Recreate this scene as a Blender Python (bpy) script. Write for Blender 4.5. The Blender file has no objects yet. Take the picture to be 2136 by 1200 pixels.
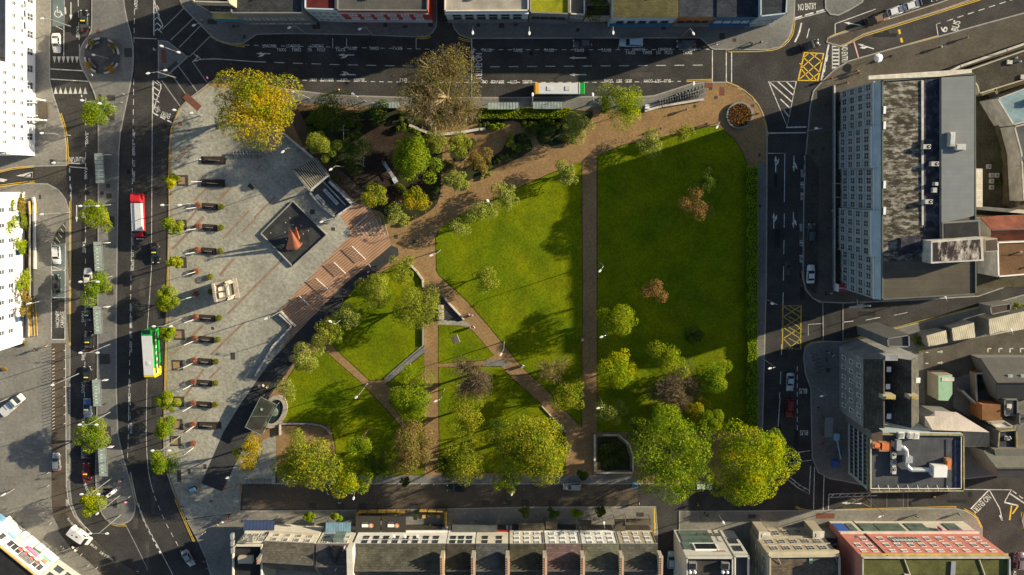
import bpy, bmesh, math, random
import numpy as np
from mathutils import Vector, Matrix
R = math.radians
S = bpy.context.scene
COL = S.collection
random.seed(7)

# ------------------------------------------------------------------ camera, sky, sun
FPX, CAMH = 1880.0, 205.0
TILT = -math.atan(220 / FPX)
cam = bpy.data.objects.new("camera", bpy.data.cameras.new("camera"))
COL.objects.link(cam)
cam.location = (0, 0, CAMH)
cam.rotation_euler = (TILT, 0, 0)
cam.data.sensor_width = 36
cam.data.lens = 36 * FPX / 2136
cam.data.clip_end = 5000
S.camera = cam
SUN_EL, SHADOW_ANG = R(18.6), R(18.0)
w = bpy.data.worlds.new("World"); S.world = w; w.use_nodes = True
nt = w.node_tree
sky = nt.nodes.new('ShaderNodeTexSky'); sky.sky_type = 'NISHITA'; sky.sun_disc = False
sky.sun_elevation = SUN_EL
sdir = Vector((math.cos(SHADOW_ANG) * math.cos(SUN_EL), math.sin(SHADOW_ANG) * math.cos(SUN_EL), math.sin(SUN_EL)))  # towards the sun
sky.sun_rotation = math.atan2(sdir.x, sdir.y)
bg = nt.nodes['Background']; bg.inputs[1].default_value = 0.066
nt.links.new(sky.outputs[0], bg.inputs[0])
sun = bpy.data.objects.new("sun", bpy.data.lights.new("sun", 'SUN'))
COL.objects.link(sun)
sun.data.energy = 5.0; sun.data.angle = R(0.6); sun.data.color = (1.0, 0.86, 0.62)
sun.rotation_euler = (-sdir).to_track_quat('-Z', 'Y').to_euler()
S.view_settings.view_transform = 'Standard'; S.view_settings.look = 'None'
S.view_settings.gamma = 1; S.view_settings.exposure = 0.95
S.cycles.max_bounces = 5; S.cycles.diffuse_bounces = 2; S.cycles.transparent_max_bounces = 6

# ------------------------------------------------------------------ helpers
def G(px, py, z=0.0):
    """photo pixel -> point of the place at height z"""
    x, y, v = px - 1068, 600 - py, -FPX
    Y = y * math.cos(TILT) - v * math.sin(TILT); Z = y * math.sin(TILT) + v * math.cos(TILT)
    t = (z - CAMH) / Z
    return Vector((x * t, Y * t, z))

MATS = {}
def mat(name, rgb, rough=0.8, var=0.25, scale=0.6, fine=0.15, metal=0.0, bump=0.0, obj=False, pat=None, emit=0):
    if name in MATS: return MATS[name]
    m = bpy.data.materials.new(name); m.use_nodes = True; t = m.node_tree; N = t.nodes; L = t.links
    b = N['Principled BSDF']; b.inputs['Specular IOR Level'].default_value = .5 if rough < .6 else .12; b.inputs['Roughness'].default_value = rough; b.inputs['Metallic'].default_value = metal
    geo = N.new('ShaderNodeNewGeometry')
    n1 = N.new('ShaderNodeTexNoise'); n1.inputs['Scale'].default_value = scale; n1.inputs['Detail'].default_value = 6
    n2 = N.new('ShaderNodeTexNoise'); n2.inputs['Scale'].default_value = scale * 14; n2.inputs['Detail'].default_value = 2
    L.new(geo.outputs['Position'], n1.inputs['Vector']); L.new(geo.outputs['Position'], n2.inputs['Vector'])
    ma = N.new('ShaderNodeMapRange'); ma.inputs[1].default_value = .3; ma.inputs[2].default_value = .7
    ma.inputs[3].default_value = 1 - var; ma.inputs[4].default_value = 1 + var; L.new(n1.outputs[0], ma.inputs[0])
    mb = N.new('ShaderNodeMapRange'); mb.inputs[1].default_value = .3; mb.inputs[2].default_value = .7
    mb.inputs[3].default_value = 1 - fine; mb.inputs[4].default_value = 1 + fine; L.new(n2.outputs[0], mb.inputs[0])
    mm = N.new('ShaderNodeMath'); mm.operation = 'MULTIPLY'; L.new(ma.outputs[0], mm.inputs[0]); L.new(mb.outputs[0], mm.inputs[1])
    src = None
    if pat:   # ('brick', w, h, rot, contrast) | ('stripe', width, rot, contrast) | ('stain', rgb2)
        mp = N.new('ShaderNodeMapping'); L.new(geo.outputs['Position'], mp.inputs['Vector'])
        if pat[0] == 'brick':
            mp.inputs['Rotation'].default_value = (0, 0, R(pat[3]))
            br = N.new('ShaderNodeTexBrick'); br.inputs['Scale'].default_value = 1
            br.inputs['Brick Width'].default_value = pat[1]; br.inputs['Row Height'].default_value = pat[2]
            br.inputs['Mortar Size'].default_value = min(pat[1], pat[2]) * .06
            k = pat[4]
            br.inputs['Color1'].default_value = (1 + k, 1 + k, 1 + k, 1); br.inputs['Color2'].default_value = (1 - k, 1 - k, 1 - k, 1)
            br.inputs['Mortar'].default_value = (1 - 2 * k,) * 3 + (1,)
            L.new(mp.outputs[0], br.inputs['Vector']); src = br.outputs['Color']
        elif pat[0] == 'stripe':
            mp.inputs['Rotation'].default_value = (0, 0, R(pat[2]))
            wv = N.new('ShaderNodeTexWave'); wv.inputs['Scale'].default_value = 1 / pat[1] * .314
            wv.inputs['Distortion'].default_value = 0.0; L.new(mp.outputs[0], wv.inputs['Vector'])
            mr = N.new('ShaderNodeMapRange'); mr.inputs[3].default_value = 1 - pat[3]; mr.inputs[4].default_value = 1 + pat[3]
            L.new(wv.outputs['Fac'], mr.inputs[0]); src = mr.outputs[0]
    col = N.new('ShaderNodeMix'); col.data_type = 'RGBA'; col.blend_type = 'MULTIPLY'; col.inputs[0].default_value = 1
    if pat and pat[0] == 'stain':
        mp.inputs['Scale'].default_value = pat[2]
        n3 = N.new('ShaderNodeTexNoise'); n3.inputs['Scale'].default_value = pat[3]; n3.inputs['Detail'].default_value = 10; n3.inputs['Roughness'].default_value = .7
        L.new(mp.outputs[0], n3.inputs['Vector'])
        rr = N.new('ShaderNodeMapRange'); rr.inputs[1].default_value = pat[4]; rr.inputs[2].default_value = pat[4] + .13; L.new(n3.outputs[0], rr.inputs[0])
        mx = N.new('ShaderNodeMix'); mx.data_type = 'RGBA'; mx.inputs[6].default_value = (*rgb, 1); mx.inputs[7].default_value = (*pat[1], 1)
        L.new(rr.outputs[0], mx.inputs[0]); L.new(mx.outputs[2], col.inputs[6])
    else:
        col.inputs[6].default_value = (*rgb, 1)
    L.new(mm.outputs[0], col.inputs[7]); out = col.outputs[2]
    if src is not None:
        c2 = N.new('ShaderNodeMix'); c2.data_type = 'RGBA'; c2.blend_type = 'MULTIPLY'; c2.inputs[0].default_value = 1
        L.new(out, c2.inputs[6]); L.new(src, c2.inputs[7]); out = c2.outputs[2]
    L.new(out, b.inputs['Base Color'])
    if bump:
        bp = N.new('ShaderNodeBump'); bp.inputs['Strength'].default_value = bump; bp.inputs['Distance'].default_value = .05
        L.new(n2.outputs[0], bp.inputs['Height']); L.new(bp.outputs[0], b.inputs['Normal'])
    MATS[name] = m
    return m

def leafmat(name, c1, c2, mix=.5, sc=.35, trans=.36):
    if name in MATS: return MATS[name]
    m = bpy.data.materials.new(name); m.use_nodes = True; t = m.node_tree; N = t.nodes; L = t.links
    N.remove(N['Principled BSDF']); o = N['Material Output']
    geo = N.new('ShaderNodeNewGeometry'); nz = N.new('ShaderNodeTexNoise'); nz.inputs['Scale'].default_value = sc; nz.inputs['Detail'].default_value = 3
    L.new(geo.outputs['Position'], nz.inputs['Vector'])
    mr = N.new('ShaderNodeMapRange'); mr.inputs[1].default_value = mix - .12; mr.inputs[2].default_value = mix + .12; L.new(nz.outputs[0], mr.inputs[0])
    mx = N.new('ShaderNodeMix'); mx.data_type = 'RGBA'; mx.inputs[6].default_value = (*c1, 1); mx.inputs[7].default_value = (*c2, 1); L.new(mr.outputs[0], mx.inputs[0])
    rv = N.new('ShaderNodeMapRange'); rv.inputs[3].default_value = .68; rv.inputs[4].default_value = 1.5; L.new(geo.outputs['Random Per Island'], rv.inputs[0])
    c2_ = N.new('ShaderNodeMix'); c2_.data_type = 'RGBA'; c2_.blend_type = 'MULTIPLY'; c2_.inputs[0].default_value = 1
    L.new(mx.outputs[2], c2_.inputs[6]); L.new(rv.outputs[0], c2_.inputs[7])
    d = N.new('ShaderNodeBsdfDiffuse'); tr = N.new('ShaderNodeBsdfTranslucent'); ms = N.new('ShaderNodeMixShader'); ms.inputs[0].default_value = trans
    L.new(c2_.outputs[2], d.inputs[0]); L.new(c2_.outputs[2], tr.inputs[0]); L.new(d.outputs[0], ms.inputs[1]); L.new(tr.outputs[0], ms.inputs[2])
    L.new(ms.outputs[0], o.inputs[0]); MATS[name] = m
    return m

def tag(o, label=None, cat=None, group=None, kind=None):
    if label: o['label'] = label
    if cat: o['category'] = cat
    if group: o['group'] = group
    if kind: o['kind'] = kind
    return o

def thing(name, label, cat, loc=(0, 0, 0), rz=0.0, group=None):
    o = bpy.data.objects.new(name, None); COL.objects.link(o); o.empty_display_size = .3
    o.location = loc; o.rotation_euler = (0, 0, rz)
    return tag(o, label, cat, group)

class MB:
    """collects shapes for ONE mesh object"""
    def __init__(s): s.v = []; s.f = []; s.m = []; s.mi = 0
    def add(s, vs, fs):
        n = len(s.v); s.v += [tuple(v) for v in vs]; s.f += [tuple(i + n for i in f) for f in fs]; s.m += [s.mi] * len(fs); return s
    def box(s, c, d, rz=0.0, taper=1.0):
        x, y, z = d[0] / 2, d[1] / 2, d[2] / 2; cs, sn = math.cos(rz), math.sin(rz); vs = []
        for k, q in ((-z, 1), (z, taper)):
            for a, b in ((-x, -y), (x, -y), (x, y), (-x, y)):
                a *= q; b *= q; vs.append((c[0] + a * cs - b * sn, c[1] + a * sn + b * cs, c[2] + k))
        return s.add(vs, [(3, 2, 1, 0), (4, 5, 6, 7), (0, 1, 5, 4), (1, 2, 6, 5), (2, 3, 7, 6), (3, 0, 4, 7)])
    def prism(s, poly, z0, z1, bottom=True):
        n = len(poly)
        if sum(poly[i][0] * poly[(i + 1) % n][1] - poly[(i + 1) % n][0] * poly[i][1] for i in range(n)) < 0: poly = poly[::-1]
        vs = [(p[0], p[1], z0) for p in poly] + [(p[0], p[1], z1) for p in poly]
        fs = [tuple(range(n, 2 * n))] + [(i, (i + 1) % n, (i + 1) % n + n, i + n) for i in range(n)]
        if bottom: fs.append(tuple(range(n - 1, -1, -1)))
        return s.add(vs, fs)
    def tube(s, p, q, r0, r1=None, n=6, cap=True):
        r1 = r0 if r1 is None else r1; p = Vector(p); q = Vector(q); d = q - p
        if d.length < 1e-6: return s
        d.normalize(); a = d.orthogonal().normalized(); b = d.cross(a); vs = []
        for c, r in ((p, r0), (q, r1)):
            for i in range(n):
                t = 2 * math.pi * i / n; vs.append(c + a * (math.cos(t) * r) + b * (math.sin(t) * r))
        fs = [(i, (i + 1) % n, (i + 1) % n + n, i + n) for i in range(n)]
        if cap: fs += [tuple(range(n - 1, -1, -1)), tuple(range(n, 2 * n))]
        return s.add(vs, fs)
    def lathe(s, c, prof, n=12):
        vs = []; fs = []
        for r, z in prof:
            for i in range(n):
                t = 2 * math.pi * i / n; vs.append((c[0] + r * math.cos(t), c[1] + r * math.sin(t), c[2] + z))
        for k in range(len(prof) - 1):
            for i in range(n): fs.append((k * n + i, k * n + (i + 1) % n, (k + 1) * n + (i + 1) % n, (k + 1) * n + i))
        fs.append(tuple(range((len(prof) - 1) * n, len(prof) * n))); fs.append(tuple(range(n - 1, -1, -1)))
        return s.add(vs, fs)
    def loft(s, rings):
        n = len(rings[0]); vs = [p for r in rings for p in r]; fs = []
        for k in range(len(rings) - 1):
            for i in range(n): fs.append((k * n + i, k * n + (i + 1) % n, (k + 1) * n + (i + 1) % n, (k + 1) * n + i))
        fs.append(tuple(range(n - 1, -1, -1))); fs.append(tuple(range((len(rings) - 1) * n, len(rings) * n)))
        return s.add(vs, fs)
    def mesh(s, name, mats, smooth=False):
        me = bpy.data.meshes.new(name); me.from_pydata(s.v, [], s.f)
        for m in (mats if isinstance(mats, (list, tuple)) else [mats]): me.materials.append(m)
        if any(s.m): me.polygons.foreach_set('material_index', s.m)
        if smooth: me.polygons.foreach_set('use_smooth', [True] * len(s.f))
        me.update(); return me
    def build(s, name, mats, parent=None, smooth=False, world=False):
        me = s.mesh(name, mats, smooth); return put(name, me, parent, world=world)

def put(name, me, parent=None, loc=None, rz=None, world=False, m=None):
    o = bpy.data.objects.new(name, me); COL.objects.link(o)
    if world and parent:   # verts given in world coordinates
        o.matrix_parent_inverse = Matrix.Translation(parent.location).inverted(); o.parent = parent
    elif parent: o.parent = parent
    if loc is not None: o.location = loc
    if rz is not None: o.rotation_euler = (0, 0, rz)
    if m is not None:
        for i in range(len(o.material_slots)):
            o.material_slots[i].link = 'OBJECT'; o.material_slots[i].material = m
    return o

def dup(root, loc, rz, label=None, group=None):
    """a copy of a thing with copies of its parts and sub-parts"""
    r = root.copy(); COL.objects.link(r); r.location = loc; r.rotation_euler = (0, 0, rz)
    if label: r['label'] = label
    if group: r['group'] = group
    for ch in list(root.children):
        c = ch.copy(); COL.objects.link(c); c.parent = r
        for g in ch.children:
            d = g.copy(); COL.objects.link(d); d.parent = c
    return r

def smoothp(pts, it=2, closed=True):
    for _ in range(it):
        o = []; n = len(pts)
        for i in range(n if closed else n - 1):
            a, b = pts[i], pts[(i + 1) % n]
            o += [(a[0] * .75 + b[0] * .25, a[1] * .75 + b[1] * .25), (a[0] * .25 + b[0] * .75, a[1] * .25 + b[1] * .75)]
        if not closed: o = [pts[0]] + o + [pts[-1]]
        pts = o
    return pts

def W2(pts, z=0.0): return [G(p[0], p[1], z).xy for p in pts]

def strip(mb, pts, w, z, dash=None, closed=False):
    """flat ribbon along world points"""
    P = [Vector((p[0], p[1])) for p in pts]
    if closed: P.append(P[0])
    if dash:
        on, off = dash; segs = []; cyc = on + off; pos = 0.0
        for a, b in zip(P, P[1:]):
            L = (b - a).length; d = (b - a) / max(L, 1e-6); t = -(pos % cyc)
            while t < L:
                s0, s1 = max(t, 0), min(t + on, L)
                if s1 > s0 + .02: segs.append([a + d * s0, a + d * s1])
                t += cyc
            pos += L
    else: segs = [P]
    for sg in segs:
        n = len(sg); l = []; r = []
        for i in range(n):
            d = (sg[min(i + 1, n - 1)] - sg[max(i - 1, 0)])
            if d.length < 1e-6: d = Vector((1, 0))
            if closed and i in (0, n - 1): d = sg[1] - sg[n - 2]
            d.normalize(); q = Vector((-d.y, d.x)) * w / 2; l.append(sg[i] + q); r.append(sg[i] - q)
        vs = [(p.x, p.y, z) for p in l] + [(p.x, p.y, z) for p in r]
        mb.add(vs, [(i + n, i + n + 1, i + 1, i) for i in range(n - 1)])
    return mb

# ------------------------------------------------------------------ materials
asphalt = mat('asphalt', (.052, .050, .047), .85, .3, .2, .24, bump=.2)
asphalt_old = mat('asphalt_worn', (.066, .061, .052), .88, .22, .15, .25, bump=.2)
stone = mat('plaza_stone', (.315, .305, .25), .8, .24, .12, .2, pat=('brick', .9, .45, 42, .10))
stone_d = mat('footway_paving', (.17, .168, .158), .85, .18, .15, .12, pat=('brick', .8, .5, 0, .08))
stone_w = mat('west_paving', (.215, .205, .18), .85, .2, .12, .12, pat=('brick', .7, .5, 10, .08))
kerbm = mat('granite_kerb', (.30, .29, .27), .8, .15, 1)
pathm = mat('resin_gravel', (.26, .165, .078), .9, .16, .15, .2, bump=.15)
brownpave = mat('brown_setts', (.105, .085, .064), .9, .2, .2, .15, pat=('brick', .4, .2, 0, .1))
darkpave = mat('basalt_paving', (.05, .05, .05), .8, .2, .2, .15, pat=('brick', .8, .4, 40, .1))
deckm = mat('timber_deck', (.36, .215, .135), .8, .15, .3, .1, pat=('stripe', .55, 51, .3))
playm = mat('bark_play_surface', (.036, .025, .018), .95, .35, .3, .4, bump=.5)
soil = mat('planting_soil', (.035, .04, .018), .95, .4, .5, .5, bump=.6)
white = mat('white_road_paint', (.60, .59, .55), .7, .35, 1.2, .4)
yellow = mat('yellow_road_paint', (.72, .47, .05), .7, .12, 1.2, .2)
rust = mat('rust_red_paving', (.20, .065, .045), .85, .15, 2)
brownp = mat('brown_paver_line', (.26, .185, .13), .85, .2, 1)
dkmetal = mat('dark_metal', (.04, .04, .042), .45, .1, 2, metal=.6)
ltmetal = mat('galvanised_metal', (.45, .45, .44), .4, .1, 2, metal=.5)
whitem = mat('white_enamel', (.8, .8, .78), .4, .05, 2)
glass_d = mat('dark_glass', (.02, .026, .032), .08, .3, .5)
glass_l = mat('canopy_glass', (.30, .36, .32), .3, .2, .8)
blackp = mat('black_plastic', (.015, .015, .015), .5, .1, 2)
rubber = mat('tyre_rubber', (.012, .012, .012), .8, .1, 2)
redp = mat('red_paint', (.5, .03, .03), .35, .05, 2)
lampglass = mat('lamp_lens', (.7, .7, .66), .2, .05, 2)
steelgrey = mat('grey_steel', (.2, .2, .2), .5, .1, 2)
bark = mat('bark', (.11, .085, .06), .95, .3, 3, .3)

# grass with its own patchy colouring
def grassmat():
    m = mat('lawn_grass', (.072, .15, .012), .95, .2, .2, .3, bump=.8); t = m.node_tree; N = t.nodes; L = t.links
    geo = N.new('ShaderNodeNewGeometry'); nz = N.new('ShaderNodeTexNoise'); nz.inputs['Scale'].default_value = .11; nz.inputs['Detail'].default_value = 5
    L.new(geo.outputs['Position'], nz.inputs['Vector'])
    mr = N.new('ShaderNodeMapRange'); mr.inputs[1].default_value = .35; mr.inputs[2].default_value = .68; L.new(nz.outputs[0], mr.inputs[0])
    mx = N.new('ShaderNodeMix'); mx.data_type = 'RGBA'; mx.inputs[6].default_value = (.097, .146, .001, 1); mx.inputs[7].default_value = (.160, .180, .001, 1)
    L.new(mr.outputs[0], mx.inputs[0])
    cm = [n for n in N if n.type == 'MIX' and n.blend_type == 'MULTIPLY'][0]
    L.new(mx.outputs[2], cm.inputs[6]); return m
grass = grassmat()

# ------------------------------------------------------------------ ground
big = MB(); big.add([(-900, -900, -.02), (900, -900, -.02), (900, 900, -.02), (-900, 900, -.02)], [(0, 1, 2, 3)])
tag(big.build('ground', mat('ground_earth', (.07, .065, .055), .95, .3, .05)), kind='structure')
rd = MB(); a, b = G(-260, -120).xy, G(2400, 1330).xy
rd.add([(a.x - 20, b.y - 15, 0), (b.x + 20, b.y - 15, 0), (b.x + 20, a.y + 15, 0), (a.x - 20, a.y + 15, 0)], [(0, 1, 2, 3)])
tag(rd.build('road', asphalt), kind='structure')

def slab(name, poly, m, z=.12, kerb=True, sm=0):
    if sm: poly = smoothp(poly, sm)
    P = W2(poly); mb = MB(); mb.prism(P, -.01, z, bottom=False)
    o = tag(mb.build(name, m), kind='structure')
    if kerb:
        k = MB(); strip(k, P, .28, z + .003, closed=True); tag(k.build('kerb', kerbm), kind='structure')
    return o
def patch(name, poly, m, lvl=1, sm=0, base=.12):
    if sm: poly = smoothp(poly, sm)
    P = W2(poly); n = len(P)
    if sum(P[i][0] * P[(i + 1) % n][1] - P[(i + 1) % n][0] * P[i][1] for i in range(n)) < 0: P = P[::-1]
    mb = MB(); mb.add([(p[0], p[1], base + .004 * lvl) for p in P], [tuple(range(n))])
    return tag(mb.build(name, m), kind='structure')

# island between the two left roads
slab('median_island', [(192, -20), (192, 50), (190, 70), (172, 92), (165, 115), (170, 140), (184, 165), (198, 195), (205, 225), (206, 300), (205, 600), (203, 850), (200, 980), (201, 1020), (207, 1052), (212, 1070), (222, 1084), (240, 1094), (262, 1092), (276, 1082), (283, 1062), (281, 1040), (268, 990), (256, 950), (243, 890), (243, 600), (247, 400), (248, 295), (262, 225), (276, 160), (279, 120), (277, 85), (262, 30), (256, -20)], stone_d, sm=1)
# small crossing island
slab('crossing_island', [(331, 84), (350, 87), (392, 119), (347, 160), (331, 164)], stone_d)
# west pavement pieces
slab('west_footway', [(-60, -20), (107, -20), (106, 60), (104, 80), (104, 168), (112, 200), (125, 240), (134, 275), (139, 310), (139, 345), (72, 347), (30, 350), (0, 357), (-60, 370)], stone_w)
slab('west_footway', [(-60, 395), (0, 390), (60, 383), (100, 384), (122, 396), (137, 415), (145, 440), (147, 480), (146, 1015), (150, 1050), (160, 1075), (178, 1100), (180, 1108), (165, 1100), (145, 1080), (150, 1100), (185, 1130), (240, 1175), (262, 1202), (262, 1260), (-60, 1260)], stone_w)
# north footways
slab('north_footway', [(374, -40), (376, 0), (384, 17), (440, 74), (458, 86), (485, 92), (508, 91), (520, 82), (536, 72), (600, 70), (770, 73), (860, 77), (888, 76), (903, 68), (910, 55), (911, 40), (911, -40)], stone_d)
slab('north_footway', [(944, -40), (944, 42), (948, 60), (958, 73), (978, 80), (1068, 80), (1460, 79), (1484, 101), (1490, 103), (1600, 104), (1628, 98), (1645, 80), (1653, 55), (1656, 36), (1660, -40)], stone_d)
slab('north_footway', [(1720, -60), (1722, 18), (1732, 30), (1748, 32), (1770, 22), (1798, 5), (1830, -60)], stone_d, sm=0)
slab('median_strip', [(1724, 88), (1727, 80), (1745, 73), (1860, 38), (1960, 6), (2060, -30), (2075, -18), (1960, 22), (1800, 72), (1765, 92), (1752, 96), (1735, 92)], brownpave)
# east side
slab('east_footway', [(1740, 146), (1770, 128), (1860, 102), (1960, 76), (2060, 48), (2200, 10), (2330, 60), (2330, 640), (2136, 585), (2040, 618), (1900, 626), (1760, 632), (1713, 630), (1695, 622), (1680, 604), (1675, 578), (1676, 420), (1680, 330), (1690, 220), (1697, 190), (1715, 170)], mat('brown_flags', (.10, .088, .07), .85, .2, .2, .15, pat=('brick', .8, .5, 15, .08)))
patch('parking_bay', [(1680, 322), (1690, 326), (1708, 352), (1706, 600), (1700, 615), (1682, 600), (1678, 575)], asphalt_old)
slab('east_footway', [(1716, 712), (1758, 713), (1790, 706), (1850, 690), (1950, 665), (2060, 636), (2136, 615), (2330, 660), (2330, 1010), (2136, 985), (2000, 1000), (1900, 1012), (1800, 1012), (1765, 1004), (1730, 998), (1706, 985), (1694, 955), (1691, 810), (1680, 780), (1676, 745), (1679, 726), (1692, 716)], stone_d)
patch('raised_crossing', [(1716, 632), (1758, 634), (1758, 711), (1716, 710)], mat('crossing_asphalt', (.045, .044, .042), .85), base=.02)
slab('south_footway', [(1417, 1066), (1560, 1066), (1700, 1065), (1990, 1060), (2015, 1066), (2035, 1078), (2048, 1100), (2048, 1300), (1417, 1300)], stone_w)
slab('south_footway', [(2136, 1068), (2132, 1085), (2136, 1105), (2300, 1105), (2300, 1068)], stone_w)
slab('south_footway', [(500, 1066), (800, 1064), (1100, 1058), (1368, 1057), (1371, 1110), (1371, 1300), (440, 1300), (440, 1200), (430, 1165), (410, 1120), (385, 1078), (500, 1072)], stone_w)
# the square itself
slab('park_path', [(376, 226), (392, 208), (430, 180), (437, 172), (470, 160), (520, 170), (601, 187), (700, 199), (860, 204), (1068, 204), (1240, 202), (1343, 202), (1365, 200), (1443, 175), (1480, 172), (1513, 172), (1543, 184), (1575, 212), (1595, 250), (1600, 280), (1598, 600), (1590, 900), (1592, 1009), (1330, 1009), (505, 1009), (500, 1070), (388, 1086), (362, 1025), (350, 990), (343, 955), (342, 900), (345, 800), (350, 600), (354, 330), (356, 285), (363, 250)], pathm, z=.12)
patch('plaza', [(378, 227), (395, 208), (437, 180), (480, 185), (560, 235), (618, 300), (684, 366), (745, 425), (709, 450), (734, 487), (629, 597), (581, 650), (600, 690), (607, 700), (575, 745), (510, 835), (467, 900), (420, 1008), (463, 1024), (500, 1010), (500, 1068), (391, 1083), (366, 1025), (354, 990), (347, 955), (346, 900), (349, 800), (354, 600), (358, 330), (360, 285), (366, 250)], stone)
patch('kerbside_footway', [(601, 189), (700, 201), (860, 206), (1068, 206), (1240, 204), (1343, 204), (1365, 202), (1443, 177), (1470, 175), (1472, 205), (1420, 214), (1345, 232), (1240, 228), (1000, 226), (860, 224), (700, 221), (610, 215)], stone_d)
patch('basalt_walk', [(816, 512), (830, 518), (832, 532), (758, 588), (700, 655), (640, 720), (560, 830), (525, 900), (500, 950), (463, 1025), (420, 1008), (467, 900), (505, 838), (560, 760), (612, 703), (650, 662), (711, 600)], darkpave, 2)
patch('timber_deck', [(709, 450), (745, 425), (770, 430), (812, 497), (816, 512), (711, 600), (612, 702), (600, 690), (581, 650), (629, 597), (734, 487)], deckm, 3)
patch('lower_paving', [(575, 985), (700, 992), (1200, 993), (1330, 993), (1330, 1008), (575, 1008)], stone_d, 2)
patch('lower_paving', [(500, 945), (575, 905), (578, 1008), (500, 1008), (470, 1018)], stone, 2)
sl = MB()
slab('brown_street', [(505, 1011), (1330, 1011), (1330, 1055), (505, 1063)], brownpave, z=.03, kerb=False)
patch('kerbside_footway', [(1577, 340), (1596, 340), (1596, 600), (1588, 900), (1574, 900)], stone_d)
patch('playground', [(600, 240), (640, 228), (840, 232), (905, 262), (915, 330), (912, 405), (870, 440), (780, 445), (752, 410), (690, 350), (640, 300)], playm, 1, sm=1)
patch('garden_path', [(598, 232), (622, 228), (640, 262), (660, 300), (700, 345), (765, 405), (790, 470), (770, 440), (745, 425), (700, 382), (640, 320)], mat('dark_gravel', (.10, .07, .045), .9, .2, .3, .2), 2)
for poly in ([(640, 226), (735, 226), (752, 270), (772, 300), (765, 340), (745, 375), (700, 345), (652, 300)],
             [(740, 226), (850, 228), (850, 255), (760, 258)],
             [(1000, 228), (1235, 228), (1238, 245), (1208, 285), (1175, 300), (1130, 310), (1115, 280), (1090, 258), (1062, 250), (1020, 268), (998, 262)],
             [(1062, 285), (1095, 275), (1112, 300), (1108, 318), (1040, 350), (985, 372), (950, 398), (940, 385), (975, 340), (1040, 325)],
             [(835, 290), (925, 285), (922, 345), (918, 420), (893, 445), (840, 470), (800, 440), (862, 415), (895, 390), (905, 340), (860, 320)],
             [(745, 385), (785, 385), (805, 430), (830, 470), (790, 440)],
             [(938, 288), (985, 285), (975, 335), (940, 340)]):
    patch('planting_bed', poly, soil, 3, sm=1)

# lawns
lawns = [
    [(674, 729), (754, 800), (812, 862), (850, 905), (885, 940), (885, 990), (700, 990), (700, 930), (690, 888), (650, 880), (592, 880), (592, 866), (598, 845), (600, 790), (617, 765), (645, 742)],
    [(700, 727), (772, 794), (800, 792), (884, 722), (884, 665), (882, 597), (869, 567), (856, 554), (830, 552), (790, 572), (745, 595), (718, 630), (688, 680), (688, 705)],
    [(885, 737), (885, 775), (850, 800), (812, 806), (806, 802)],
    [(818, 812), (850, 803), (884, 785), (884, 930), (845, 880), (812, 838)],
    [(915, 679), (960, 681), (985, 690), (1030, 742), (1010, 751), (915, 758)],
    [(915, 766), (1045, 765), (1068, 790), (1130, 845), (1178, 905), (1180, 985), (917, 985)],
    [(909, 498), (918, 478), (960, 450), (1000, 430), (1060, 403), (1100, 384), (1150, 362), (1180, 350), (1213, 338), (1214, 600), (1213, 890), (1204, 882), (1155, 826), (1090, 766), (1020, 680), (975, 628), (945, 600), (919, 577), (911, 565)],
    [(1246, 325), (1300, 303), (1370, 290), (1420, 278), (1470, 266), (1497, 263), (1530, 290), (1548, 318), (1558, 345), (1558, 900), (1246, 900)],
]
edge = mat('lawn_edge', (.02, .03, .01), .95)
for q in lawns:
    P = W2(q); mb = MB(); mb.prism(P, .1, .17, bottom=False); tag(mb.build('lawn', grass), kind='structure')
    e = MB(); strip(e, P, .3, .128, closed=True); tag(e.build('lawn_edging', edge), kind='structure')
patch('link_path', [(884, 722), (890, 735), (812, 800), (800, 794)], stone_d, 2)
patch('link_path', [(1008, 750), (1055, 750), (1066, 764), (1015, 764)], stone_d, 2)
patch('link_path', [(913, 667), (975, 671), (986, 682), (960, 679), (914, 676)], stone, 3)
patch('memorial_paving', [(912, 610), (929, 624), (969, 667), (958, 671), (912, 666)], darkpave, 3)
# raised tables and darker road patches
patch('raised_crossing', [(384, 18), (440, 74), (404, 110), (392, 119), (350, 87), (338, 62)], mat('crossing_asphalt', (.045, .044, .042), .85), base=.012)
patch('raised_crossing', [(392, 121), (402, 128), (435, 172), (378, 223), (347, 165)], MATS['crossing_asphalt'], base=.012)
patch('raised_crossing', [(280, 80), (330, 82), (330, 135), (278, 132)], MATS['crossing_asphalt'], base=.012)
patch('raised_crossing', [(72, 348), (138, 347), (140, 385), (100, 383), (72, 381)], asphalt_old, base=.012)
patch('raised_crossing', [(911, 45), (944, 45), (952, 68), (948, 76), (904, 74)], asphalt_old, base=.012)
bay = mat('blue_bay_surface', (.13, .17, .17), .85, .15, .5)
patch('parking_bay', [(109, 0), (134, 0), (134, 55), (109, 55)], bay, base=.012)
patch('parking_bay', [(111, 510), (137, 508), (138, 557), (108, 557)], bay)
patch('parking_bay', [(108, 564), (137, 564), (137, 621), (108, 621)], bay)
patch('parking_bay', [(108, 622), (136, 622), (136, 708), (108, 708)], asphalt)
patch('parking_bay', [(137, 462), (137, 508), (111, 510), (112, 498), (120, 480)], asphalt_old)
patch('side_lane', [(107, 716), (138, 716), (139, 1010), (144, 1050), (154, 1078), (180, 1108), (232, 1160), (262, 1202), (218, 1202), (160, 1148), (124, 1105), (110, 1076), (107, 1040)], brownpave, 2)
patch('side_lane', [(115, 1080), (135, 1070), (150, 1085), (190, 1125), (240, 1165), (290, 1195), (280, 1215), (220, 1195), (150, 1145), (122, 1108)], asphalt_old, 3)
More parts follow.
